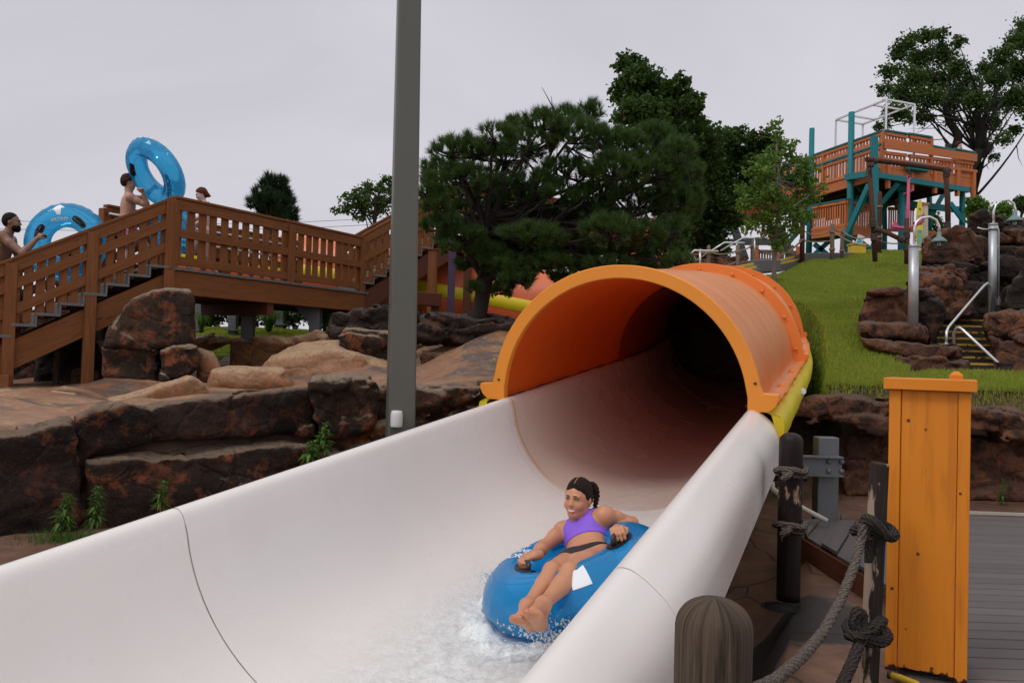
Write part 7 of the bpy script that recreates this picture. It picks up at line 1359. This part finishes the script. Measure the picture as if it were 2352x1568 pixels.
# ------------------------------------------------------------------ the rider and her ring
def build_rider():
    RC = P(1320, 1323, 4.72); up = nz(SN*.93+SW*-.30+(-SD)*.06); t, on = swim_ring('big blue swim ring carrying the rider in the violet top down the slide', RC, up, SW, .375, .188, 'vinyl', (), seed=1)
    # local angles: 0 along SW (picture right), y = up x SW (up the slide, away)
    B = np.stack([nz(SW-up*(SW@up)), np.cross(up, nz(SW-up*(SW@up))), up], 1)
    def ang(p): q = (np.asarray(p)-RC)@B; return math.atan2(q[1], q[0])
    # lettering on the left shoulder of the ring
    def wrapxf(a0, b0, sx, sy, rot=0, R=.375, r=.198, off=.0035, flip=1):
        def f(x, y):
            xx, yy = x*math.cos(rot)-y*math.sin(rot), x*math.sin(rot)+y*math.cos(rot); b = b0+yy*sy/r; return on(a0+flip*xx*sx/(R+r*math.cos(b0)), b, off)
        return f
    a0 = math.radians(161); rt = math.pi/2
    for txt, sz, da, col in (('HARBOR', .066, -.10, 'print'), ('HURRICANE', .052, -.0, 'print')):
        f = wrapxf(a0-da/.45, 1.22, 1.6, 1, math.radians(-90)+math.pi); obj('lettering', text_mb(txt, sz, f), M['print'], t)
    f = wrapxf(a0-.085/.45, 1.25, 1.2, 1, math.radians(90)); obj('lettering', text_mb('SixFlags', .052, f), M['print'], t)
    arrow = [(-.05, -.09), (.05, -.09), (.05, .0), (.075, .0), (.0, .085), (-.075, .0), (-.05, .0)]
    f = wrapxf(math.radians(-62), .95, 1, 1, math.radians(-90)*0+math.pi); obj('printed_arrow', poly_mb([(-.05, -.07), (.0, -.045), (.05, -.07), (.05, .075), (-.05, .075)], f), M['print'], t)
    # warning text on the inner wall
    f = wrapxf(math.radians(88), 2.35, 1, 1, math.pi, off=.003); obj('lettering', text_mb('WARNING   DO NOT STAND', .030, f), M['printblue'], t)
    for a, b, sc in ((math.radians(224), 2.08, 1.0), (math.radians(-13), 1.50, 1.0)):
        pc = on(a, b, .004); nn = nz(pc-(RC+B@np.array([.375*math.cos(a), .375*math.sin(a), 0]))); tg = nz(on(a+.05, b)-on(a-.05, b))
        pad = []
        for k in range(24): q = 2*math.pi*k/24; pad.append((a+.11*math.copysign(abs(math.cos(q))**.6, math.cos(q))/(.375+.198*math.cos(b)), b+.045*math.copysign(abs(math.sin(q))**.7, math.sin(q))/.198))
        top = [on(u, v, .012) for u, v in pad]; bot = [on(u, v, .0) for u, v in pad]; hp = obj('handle_pad', MB().add(top+bot, [list(range(24))]+[(i, (i+1) % 24, 24+(i+1) % 24, 24+i) for i in range(24)]), M['black'], t)
        hh = .05; pts = [pc-tg*.075+nn*.004, pc-tg*.066+nn*hh*.8, pc-tg*.04+nn*hh, pc+tg*.04+nn*hh, pc+tg*.066+nn*hh*.8, pc+tg*.075+nn*.004]; obj('handle_grip', MB().tube(pts, .0135, 12), M['black'], hp)
        if sc: 
            if a > 1: HR = (pc, nn, tg)
            else: HL = (pc, nn, tg)
    # ---- body
    pel = P(1349, 1290, 4.74); chest = P(1350, 1232, 4.93); neck = P(1340, 1196, 5.0); hd_ = P(1328, 1143, 4.97)
    shR, shL = P(1293, 1218, 5.03), P(1388, 1184, 4.88); elR, elL = P(1248, 1255, 4.82), P(1452, 1200, 5.02)
    wrR = HR[0]+HR[1]*.062+HR[2]*-.02; wrL = HL[0]+HL[1]*.062+HL[2]*-.02
    wrR = P(1227, 1276, 4.66); wrL = P(1418, 1218, 4.80)
    hpR, hpL = P(1326, 1291, 4.74), P(1368, 1291, 4.68); knR, knL = P(1268, 1313, 4.38), P(1308, 1316, 4.32); akR, akL = P(1212, 1392, 4.06), P(1248, 1388, 3.99)
    sp = nz(neck-pel); acr = nz(shL-shR); fro = nz(np.cross(sp, acr)); fro = fro if fro[1] < 0 else -fro; T = np.stack([acr, fro, sp])
    E = lambda c, a, b, d, k=.03: ell(c, (a, b, d), T, k)
    rt = person = thing('person', 'young woman with a dark braid and violet crop top riding the blue ring', 'person', pel)
    pr = [E(pel, .155, .105, .10, .05), E(pel+sp*.10, .125, .088, .10, .05), E(pel+sp*.19, .118, .085, .10, .05), E(chest+fro*.0, .140, .095, .13, .05), E(chest+sp*.09-fro*.005, .145, .075, .07, .05)]
    for s_, sh in ((-1, shR), (1, shL)):
        pr += [cone(neck-sp*.01, sh, .045, .048, .05), ell(sh, (.052, .05, .05), None, .04), E(chest+acr*.062*s_+fro*.068+sp*.02, .062, .048, .058, .03), E(pel-acr*-.085*s_-fro*.04-sp*.02, .085, .08, .08, .05)]
    pr += [cone(neck-sp*.03, hd_-UPV*.06, .056, .050, .03), cone(neck+fro*.03, chest+sp*.1+fro*.05, .03, .03, .05)]
    for sh, e, w in ((shR, elR, wrR), (shL, elL, wrL)): m_ = sh+(e-sh)*.4; pr += [cone(sh, m_, .047, .045, .03), cone(m_, e, .045, .036, .03), cone(e, e+(w-e)*.3, .037, .039, .02), cone(e+(w-e)*.3, w, .039, .025, .02)]
    for h_, kn, ak in ((hpR, knR, akR), (hpL, knL, akL)):
        m_ = h_+(kn-h_)*.35; pr += [cone(h_, m_, .092, .085, .05), cone(m_, kn, .082, .054, .012), ell(kn+UPV*.014, (.046, .050, .046), None, .012)]; c = kn+(ak-kn)*.32-UPV*.014; pr += [cone(kn, c, .051, .053, .010), cone(c, ak+(kn-ak)*.12, .052, .033, .010), cone(ak+(kn-ak)*.15, ak, .033, .033, .01)]
    ff = nz(np.array([-.50, -.84, -.02])); hu = nz(np.array([-.05, -.10, 1.0])); hp_, g, HB = head(hd_, ff, hu, 1.0, True); pr += hp_
    # hands closed on the grips
    def grip(w, H, side, flipn=1):
        pc, nn, tg = H; gp = pc+nn*.050; d = nz(gp+nn*.012-w); return w, d
    hand_pr = []
    for w, H, sd_ in ((wrR, HR, 1), (wrL, HL, -1)):
        pc, nn, tg = H; gp = pc+nn*.05; d = nz(gp+nn*.022-w); w2 = gp+nn*.024-d*.088; nrm = nz(nn*.9-np.array([0, .5, 0])*.4); hand_pr += [cone(w, w2, .025, .024, .02)]+hand(w2, d, nrm, 1.0, 1.05, sd_)
    pr += hand_pr; toes = []
    for ak, he, ba, sd_, s in ((akR, P(1221, 1436, 4.05), P(1190, 1422, 3.90), -1, .98), (akL, P(1242, 1434, 3.99), P(1228, 1412, 3.83), 1, .98)):
        f_, tt = foot(ak, he, ba, np.array([.05, .35, 1.0]), s, sd_); pr += f_; toes += tt
    h = .0052; F, lo, ax = field(pr, h, .02); body = sdfobj('body', F, lo, h, 'skinG', rt)
    face_bits(rt, g, HB, 1.0, True)
    for e, d, u, r_ in toes: obj('toenail', MB().ball(e+d*r_*.35+u*r_*.72, r_*.62, (1, 1, .45), 8, 6), M['nail'], rt)
    # swimwear cut from the torso's own shape
    tor = [p for p in pr[:15]]; F2, lo2, ax2 = field(tor, .005, .02); X, Y, Z_ = np.meshgrid(*ax2, indexing='ij'); Q = np.stack([X, Y, Z_], -1)-chest; a = Q@acr; b = Q@fro; c = Q@sp
    nk = np.where(b > 0, .045+np.clip(np.abs(a)/.075, 0, 1)**2.2*.16, .06+np.clip(np.abs(a)/.07, 0, 1)**2*.14); nk = np.where(np.abs(a) < .062, .045+(np.abs(a)/.062)**3*.05, np.where(np.abs(a) < .102, .10, .10-(np.abs(a)-.102)*1.7)); reg = np.maximum(c-nk, -.075-c); strap = np.where(c > .055, np.maximum(np.abs(np.abs(a)-.082)-.020, c-.20), 9.0); low = np.maximum(np.maximum(c-.075-np.clip(.14-np.abs(a), 0, .03)*0, reg), np.abs(a)-(.150-np.clip(c, 0, .1)*.35)); reg = np.minimum(low, np.maximum(strap, -c)); PW = np.stack([X, Y, Z_], -1); reg = np.maximum(reg, .078-np.minimum(np.linalg.norm(PW-shR, axis=-1), np.linalg.norm(PW-shL, axis=-1)))
    sdfobj('crop_top', np.maximum(F2-.0055, reg), lo2, .005, 'violet', rt)
    Q = np.stack([X, Y, Z_], -1)-pel; F3, lo3, ax3 = field(pr[:15]+[p for p in pr[17:] if p[0] in 'ce'][:0]+[cone(hpR, hpR+(knR-hpR)*.35, .092, .085, .05), cone(hpL, hpL+(knL-hpL)*.35, .092, .085, .05)], .005, .02)
    X, Y, Z_ = np.meshgrid(*ax3, indexing='ij'); Q = np.stack([X, Y, Z_], -1)-pel; a = Q@acr; b = Q@fro; c = Q@sp; topz = .030+a*a*1.0; leg = -.13+np.abs(a)*1.15; reg = np.maximum(c-topz, leg-c)
    sdfobj('bikini_bottom', np.maximum(F3-.0055, reg), lo3, .005, 'blackcloth', rt)
    # hair: centre parting, tight sides, braid behind her left ear
    hair_cap(rt, hd_, HB, 1.0, 'hairD', (.024, .66), .006, h=.004, low=-.07, rough=.0035)
    bp = [P(1352, 1112, 5.03), P(1362, 1112, 5.03), P(1368, 1122, 5.02), P(1371, 1136, 5.01), P(1369, 1150, 5.0), P(1367, 1163, 4.98), P(1365, 1175, 4.96)]
    br = []; seg = np.linspace(0, 5.99, 20)
    for i, s in enumerate(seg): k = int(s); q = bp[k]+(bp[min(k+1, 6)]-bp[k])*(s-k); rr = .030-.0009*i if i > 2 else .030; br.append(ell(q+np.array([.006*(-1)**i, 0, 0]), (rr*.72, rr*.8, rr*.62), None, .004))
    F4, lo4, _ = field(br, .0045, .02); sdfobj('braid', F4, lo4, .0045, 'hairD', rt)
    obj('part_line', MB().tube([g(0, y, .034+.0957*math.sqrt(max(0, 1-((y+.017)/.0985)**2))) for y in np.linspace(-.04, .058, 11)], .0021, 5), M['skinG'], rt)
    for x in (-1, 1): obj('earring', MB().ball(g(x*.084, .0, -.044), .0045), M['alu'], rt)
build_rider()
# ------------------------------------------------------------------ water in the channel
def build_water():
    ss = np.linspace(-1.2, 7.2, 240); us = np.linspace(-1, 1, 70); G = []; U = []
    S_, A_ = np.meshgrid(ss, us, indexing='ij'); wid = np.interp(S_, [-1.2, 1.0, 2.0, 3.4, 7.2], [.45, .5, .66, .74, .74]); ang = A_*wid
    uu = np.sin(ang)*1.035; vv = -.06-.91*np.cos(ang); act = np.clip(np.exp(-((S_-2.9)/1.3)**2)+.35, 0, 1)
    inten = act*np.clip(1-np.abs(A_), 0, 1); n = fbm(S_*2.2, uu*5, S_*0, 5, 4)
    off = .012+inten*(.030+.055*np.abs(fbm(S_*5, uu*9, S_*0+2, 5, 9)))+n*.008; ru = 1-off
    fr = [SO-SD*s for s in ss]; V = np.array([[fr[i]+SW*(.035+uu[i, j]*ru[i, j])+SN*(vv[i, j]+off[i, j]) for j in range(len(us))] for i in range(len(ss))])
    rc = P(1320, 1323, 4.72); dd = np.hypot(V[..., 0]-rc[0], V[..., 1]-rc[1]); boost = np.exp(-((dd-.56)/.10)**2)*(V[..., 1] < rc[1]+.25); V = V+SN*(boost*(.015+.09*np.abs(fbm(V[..., 0]*11, V[..., 1]*11, V[..., 2]*0, 4, 21))))[..., None]
    mb = MB(); mb.grid(V.tolist()); k = len(us); fac = np.interp(ss, [-1.2, .6, 1.8, 2.6, 4.5, 7.2], [.25, .45, .9, 1, .9, .7]); uv = lambda i, j: (float(fac[i]+.7*boost[i, j]), float(max(1-abs(us[j]), .7*boost[i, j])))
    mb.U = [[uv(i, j), uv(i, j+1), uv(i+1, j+1), uv(i+1, j)] for i in range(len(ss)-1) for j in range(k-1)]
    o = obj('water', mb, M['foam']); setp(o, kind='structure')
    # thrown drops and ragged crests round the ring
    pr = []; 
    def burst(px, py, Y, n, sx, sz, up=.0):
        c = P(px, py, Y)
        for i in range(int(n*2.2)): q = c+np.array([RNG.normal(0, sx), RNG.normal(0, .05), abs(RNG.normal(0, sz))+up]); r_ = RNG.uniform(.0012, .0046)*(1.4 if q[2] < c[2]+.04 else .8); pr.append((q, r_))
    burst(1320, 1432, 4.2, 150, .09, .035); burst(1350, 1415, 4.25, 60, .05, .05); burst(1300, 1470, 4.1, 160, .10, .03); burst(1250, 1455, 4.2, 60, .08, .015); burst(1145, 1380, 4.7, 90, .05, .03); burst(1120, 1330, 4.9, 60, .03, .03); burst(1200, 1440, 4.4, 60, .07, .02); burst(1270, 1490, 4.0, 90, .1, .02)
    for i in range(26): s = i/25; pr.append((P(1354-4*s, 1410-48*s, 4.22)+RNG.normal(size=3)*.004, .012*(1-s)+.004))
    mb = MB()
    for q, r_ in pr: mb.ball(q, r_, (1, 1, 1.15), 6, 4)
    o = obj('splash', mb, M['drop']); setp(o, 'white spray and water drops thrown up round the blue ring in the slide channel', 'splash', kind='stuff')
build_water()
# ------------------------------------------------------------------ people on the timber stairs
def figure(label, J, skin, hairm, hf, hu, s=1.0, female=False, h=.011, grp=None, curl=1.0, face=True, beard=False):
    """J: joint positions. Standing or climbing figure with shaped trunk, limbs, hands and feet"""
    pel, neck, hc = J['pel'], J['neck'], J['head']; shR, shL, elR, elL, wrR, wrL, hpR, hpL, knR, knL, akR, akL = [J[k] for k in ('shR', 'shL', 'elR', 'elL', 'wrR', 'wrL', 'hpR', 'hpL', 'knR', 'knL', 'akR', 'akL')]
    sp = nz(neck-pel); acr = nz(shL-shR); fro = nz(np.cross(sp, acr)); T = np.stack([acr, -fro, sp]); L = np.linalg.norm(neck-pel); E = lambda c, a, b, d, k=.04: ell(c, np.array((a, b, d))*s, T, k*s); lin = lambda t: pel+(neck-pel)*t
    w = .9 if female else 1.05; t = thing('person', label, 'person', (J['akR']+J['akL'])/2, grp)
    pr = [E(pel, .15, .11, .11, .05), E(lin(.25), .13*w, .095, .12, .05), E(lin(.5), .14*w, .10, .13, .05), E(lin(.72), .16*w, .11, .13, .05), E(lin(.88), .15*w, .085, .07, .05)]
    for sh in (shR, shL): pr += [cone(neck-sp*.02, sh, .05*s, .055*s, .05), ell(sh, np.array((.06, .06, .06))*s*w, None, .04)]
    pr += [cone(neck-sp*.04, hc-nz(hu)*.07*s, .06*s*w, .054*s*w, .03)]
    for sh, e, wr in ((shR, elR, wrR), (shL, elL, wrL)): m_ = sh+(e-sh)*.4; pr += [cone(sh, m_, .055*s*w, .05*s*w, .03), cone(m_, e, .05*s*w, .04*s*w, .03), cone(e, e+(wr-e)*.3, .042*s*w, .043*s*w, .02), cone(e+(wr-e)*.3, wr, .043*s*w, .027*s, .02)]
    for h_, kn, ak in ((hpR, knR, akR), (hpL, knL, akL)):
        m_ = h_+(kn-h_)*.35; pr += [cone(h_, m_, .09*s, .084*s, .04), cone(m_, kn, .084*s, .058*s, .03)]; c = kn+(ak-kn)*.32-fro*.012*s; pr += [cone(kn, c, .056*s, .058*s, .03), cone(c, ak, .058*s, .036*s, .03)]
        fd = J.get('foot', nz(np.array([hf[0], hf[1], 0]))); he = ak-fd*.03*s-UPV*.05*s; ba = ak+fd*.12*s-UPV*.058*s; pr += foot(ak, he, ba, UPV, s, 1)[0]
    for e, wr, sd_ in ((elR, wrR, 1), (elL, wrL, -1)): d = nz(wr-e); pr += hand(wr, d, J.get('hn', UPV*.6-fro*.2), s, curl, sd_)
    hp_, g, HB = head(hc, hf, hu, s); pr += hp_; F, lo, ax = field(pr, h, .025); sdfobj('body', F, lo, h, skin, t)
    if face:
        for x in (-1, 1): obj('eye', MB().ball(g(x*.030, .088, .003), .009*s, (1, 1, .6), 8, 6), M['iris'], t); obj('eyebrow', MB().tube([g(x*.014, .096, .021), g(x*.032, .093, .026), g(x*.048, .078, .020)], .0035*s, 5), M[hairm], t)
        obj('lips', MB().tube([g(x*.021, .097-.012*x*x, -.062) for x in (-1, -.5, 0, .5, 1)], [.002*s, .005*s, .0055*s, .005*s, .002*s], 6), M['lip'], t)
    if beard:
        F2, lo2, ax2 = field([ell(hc+HB[1]*.035*s-HB[2]*.066*s, np.array((.066, .068, .062))*s, HB, .02), ell(hc+HB[1]*.066*s-HB[2]*.098*s, np.array((.036, .036, .034))*s, HB, .02)], .007, .02); X, Y, Z_ = np.meshgrid(*ax2, indexing='ij'); Q = (np.stack([X, Y, Z_], -1)-hc)@HB.T/s
        cut = np.maximum(Q[..., 2]+.052-np.clip(np.abs(Q[..., 0])-.03, 0, 1)*1.2, -.005-Q[..., 1]); sdfobj('beard', np.maximum(F2, cut*s), lo2, .007, hairm, t)
    return t, g, HB, dict(sp=sp, acr=acr, fro=fro, pel=pel, prims=pr)
def shorts(t, J, s, mat, length=.6):
    pr = [ell(J['pel'], np.array((.165, .125, .12))*s, None, .05)]
    for h_, kn in ((J['hpR'], J['knR']), (J['hpL'], J['knL'])): pr.append(cone(h_, h_+(kn-h_)*length, .105*s, .115*s, .04))
    F, lo, ax = field(pr, .010, .03); X, Y, Z_ = np.meshgrid(*ax, indexing='ij'); F = F+.006*fbm(X*14, Y*14, Z_*6, 2, 4); cut = Z_-(J['pel'][2]+.09*s); sdfobj('shorts', np.maximum(F, cut), lo, .010, mat, t)
def build_people():
    A, B, acr, hd, sac, S0 = BR; sd = nz(np.array([A[0]-S0[0], A[1]-S0[1], 0])); zl = lambda p: S0[2]+(A[2]-S0[2])*(((p[:2]-S0[:2])@(A[:2]-S0[:2]))/((A[:2]-S0[:2])@(A[:2]-S0[:2])))
    V3 = np.array
    # bearded man on the lowest flight, gripping the arrow ring by its handle
    Ym = 11.75; hc = P(27, 510, Ym); f = nz(V3([.93, .30, .02])); gz = zl(hc); l = V3([-f[1], f[0], 0]); r_ = -l; pel = V3([hc[0]-.16, hc[1]-.0, hc[2]-.70]); neck = V3([hc[0]-.06, hc[1], hc[2]-.155])
    J = dict(pel=pel, neck=neck, head=hc, shR=neck+r_*.20-UPV*.055, shL=neck+l*.20-UPV*.055, elR=P(52, 582, Ym-.25), wrR=P(84, 549, Ym-.10), elL=neck+l*.24-UPV*.30+f*.10, wrL=neck+l*.15-UPV*.25+f*.36, hpR=pel+r_*.09, hpL=pel+l*.09, knR=pel+r_*.10+f*.12-UPV*.42, knL=pel+l*.10+f*.26-UPV*.36, akR=pel+r_*.10-f*.02-UPV*.82, akL=pel+l*.10+f*.22-UPV*.74)
    for k_ in J:
        if k_ not in ('wrR', 'elR'): J[k_] = hc+(J[k_]-hc)*1.15
    t, g, HB, _ = figure('bare-chested bearded man on the stairs at the left edge, holding a blue ring', J, 'skinM', 'hairK', f, V3([.02, 0, 1]), 1.15, beard=True); hair_cap(t, hc, HB, 1.15, 'hairK', (.055, .62), .003, h=.006, low=-.075, rough=.001); shorts(t, J, 1.15, 'blackcloth', .75)
    n0 = nz(V3([.10, -1, .06])); c = P(152, 557, 12.05); t, on = swim_ring('blue swim ring with a white arrow, held by the bearded man on the stairs', c, n0, V3([1, .1, 0]), .415, .182, 'vinylsky', ((math.radians(160), 1.95, 1.15), (math.radians(50), 1.75, 1.15)), seed=2)
    def fl(R, r, a0, b0):   # flat lettering frame: x sideways, y outward at angle a0
        def f_(x, y): b = b0-y/r; return on(a0-x/(R+r*math.cos(b0)), b, .004)
        return f_
    obj('printed_arrow', poly_mb([(-.033, -.10), (.033, -.10), (.033, .01), (.085, .01), (.0, .085), (-.085, .01), (-.033, .01)], fl(.415, .182, math.radians(98), 1.15)), M['print'], t); obj('lettering', text_mb('FRONT', .075, fl(.415, .182, math.radians(98), 2.05)), M['print'], t); obj('lettering', text_mb('HARBOR', .10, fl(.415, .182, math.radians(-2), .8)), M['printblue'], t); obj('lettering', text_mb('HURRICANE', .08, fl(.415, .182, math.radians(-2), 1.5)), M['printblue'], t); obj('lettering', text_mb('HARBOR', .10, fl(.415, .182, math.radians(215), 1.1)), M['print'], t)
    # boy with a ring on his head
    Yb = 12.95; hc = P(296, 419, Yb); f = nz(V3([.85, .5, -.1])); l = V3([-f[1], f[0], 0]); l = nz(l); r_ = -l; neck = P(297, 446, Yb); neck[1] = hc[1]; pel = neck+V3([-.03, -.02, -.46])
    J = dict(pel=pel, neck=neck, head=hc, shR=neck+r_*.165-UPV*.05, shL=neck+l*.16-UPV*.03, elR=neck+r_*.22-UPV*.14+f*.22, wrR=P(330, 447, Yb-.2), elL=neck+l*.2+f*.2+UPV*.05, wrL=neck+l*.12+f*.32+UPV*.2, hpR=pel+r_*.08, hpL=pel+l*.08, knR=pel+r_*.08+f*.06-UPV*.37, knL=pel+l*.08+f*.30-UPV*.22, akR=pel+r_*.08-f*.16-UPV*.74, akL=pel+l*.08+f*.26-UPV*.60)
    for k_ in J:
        if k_ != 'wrR': J[k_] = hc+(J[k_]-hc)*1.12
    t, g, HB, _ = figure('bare-backed boy in pink shorts carrying a blue ring tilted over his head', J, 'skinB', 'hairBr', f, V3([.05, 0, 1]), 1.05); hair_cap(t, hc, HB, 1.05, 'hairBr', (.055, .5), .018, h=.007, low=-.075, rough=.010); shorts(t, J, 1.05, 'pinkcloth', .62)
    n0 = nz(V3([-.46, -.70, -.55])); c = P(357.5, 397, 12.75); xd = V3([.77, 0, -.64]); t, on = swim_ring('blue swim ring tilted against the sky on top of the boy, highest of the rings', c, n0, xd, .405, .168, 'vinylsky', ((math.radians(205), 1.9, 1.1),), seed=3)
    B3 = None
    def fl2(R, r, a0, b0, mir=1):
        def f_(x, y): b = b0-y/r; return on(a0-mir*x/(R+r*math.cos(b0)), b, .004)
        return f_
    obj('lettering', text_mb('HARBOR', .11, fl2(.405, .168, math.radians(20), 1.35, -1)), M['printblue'], t); obj('lettering', text_mb('HURRICANE', .09, fl2(.405, .168, math.radians(20), 1.95, -1)), M['printblue'], t); obj('lettering', text_mb('RIDE ONLY', .075, fl2(.405, .168, math.radians(112), 1.9, -1)), M['printblue'], t); obj('lettering', text_mb('HARBOR', .09, fl2(.405, .168, math.radians(190), 1.0, -1)), M['printblue'], t)
    # red-haired girl walking across the bridge
    Yr = 13.75; hc = P(463, 447, Yr); f = nz(V3([-.90, -.35, -.42])); fh = nz(V3([-.93, -.36, 0])); l = V3([-fh[1], fh[0], 0]); r_ = -l; neck = hc+V3([.055, .02, -.15]); pel = neck+V3([.0, 0, -.50])
    J = dict(pel=pel, neck=neck, head=hc, shR=neck+r_*.165-UPV*.05, shL=neck+l*.165-UPV*.05, elR=neck+r_*.21-UPV*.29+fh*.05, wrR=neck+r_*.17-UPV*.42+fh*.24, elL=neck+l*.21-UPV*.29+fh*.08, wrL=neck+l*.14-UPV*.36+fh*.28, hpR=pel+r_*.085, hpL=pel+l*.085, knR=pel+r_*.085+fh*.20-UPV*.38, knL=pel+l*.085-fh*.05-UPV*.42, akR=pel+r_*.085+fh*.16-UPV*.79, akL=pel+l*.085-fh*.26-UPV*.76, foot=fh)
    t, g, HB, D = figure('pale red-haired girl in a bikini looking down as she crosses the footbridge', J, 'skinR', 'hairR', f, V3([-.25, 0, 1]), .94, True)
    s = .94; tail = [ell(hc-HB[1]*.10*s-HB[2]*.035*s, (.036, .036, .036), None, .02), ell(hc-HB[1]*.108*s-HB[2]*.10*s, (.030, .030, .055), None, .02)]; hair_cap(t, hc, HB, s, 'hairR', (.045, .62), .014, h=.007, low=-.085, rough=.008, extra=tail)
    obj('bikini_tie', MB().tube([pel+r_*.16+UPV*.05+fh*a for a in (-.10, -.03, .04, .10)], .012, 6), M['orangecloth'], t); obj('bikini_tie', MB().tube([pel+r_*.175+UPV*.05, pel+r_*.18-UPV*.02+fh*.02, pel+r_*.18-UPV*.08-fh*.01], .007, 5), M['orangecloth'], t); obj('neck_tie', MB().tube([neck+l*.06+UPV*.02, neck-fh*.065+UPV*.03, neck+r_*.06+UPV*.02, neck+r_*.05+fh*.05-UPV*.03], .007, 5), M['orangecloth'], t)
    F, lo, ax = field([ell(pel-UPV*.01, np.array((.155, .118, .115))*s, np.stack([l, fh, UPV]), .03)], .01, .02); X, Y, Z_ = np.meshgrid(*ax, indexing='ij'); sdfobj('bikini_bottom', np.maximum(F, np.maximum(Z_-(pel[2]+.06), (pel[2]-.03)-Z_)), lo, .01, 'orangecloth', t)
    # ring seen through the slats
    n0 = nz(V3([-.25, -1, .0])); c = P(396, 530, 13.15); t, on = swim_ring('blue swim ring upright behind the tall corner post, seen through the slats', c, n0, V3([1, 0, 0]), .29, .135, 'vinylsky', ((math.radians(170), 1.75, .9),), seed=4)
    obj('lettering', text_mb('FRONT', .07, (lambda x, y: on(math.radians(120)-x/.4, 1.35-y/.135, .004))), M['printblue'], t); obj('lettering', text_mb('RIDE', .08, (lambda x, y: on(math.radians(-60)-x/.4, 1.35-y/.135, .004))), M['printblue'], t); obj('lettering', text_mb('SixFlags', .07, (lambda x, y: on(math.radians(45)-x/.4, 1.35-y/.135, .004))), M['printblue'], t)
    # lifeguard on the tower
    hc = P(2202, 333, 27.4); f = nz(V3([.85, -.5, 0])); l = V3([-f[1], f[0], 0]); r_ = -l; neck = hc-UPV*.16; pel = neck-UPV*.5
    J = dict(pel=pel, neck=neck, head=hc, shR=neck+r_*.18-UPV*.05, shL=neck+l*.18-UPV*.05, elR=neck+r_*.23-UPV*.32, wrR=neck+r_*.2-UPV*.52+f*.12, elL=neck+l*.23-UPV*.32, wrL=neck+l*.2-UPV*.52+f*.12, hpR=pel+r_*.09, hpL=pel+l*.09, knR=pel+r_*.09-UPV*.42, knL=pel+l*.09-UPV*.42, akR=pel+r_*.09-UPV*.8, akL=pel+l*.09-UPV*.8)
    t, g, HB, _ = figure('person with tied brown hair at the rail at the right end of the tower', J, 'skinR', 'hairBr', f, V3([0, 0, 1]), 1.0, True, h=.016, face=False); hair_cap(t, hc, HB, 1.0, 'hairBr', (.02, .6), .016, h=.010, low=-.09, rough=.006)
    F, lo, ax = field([ell(neck-UPV*.2, (.19, .13, .2), np.stack([l, f, UPV]), .03)], .016, .02); sdfobj('swim_top', F, lo, .016, 'blackcloth', t)
build_people()
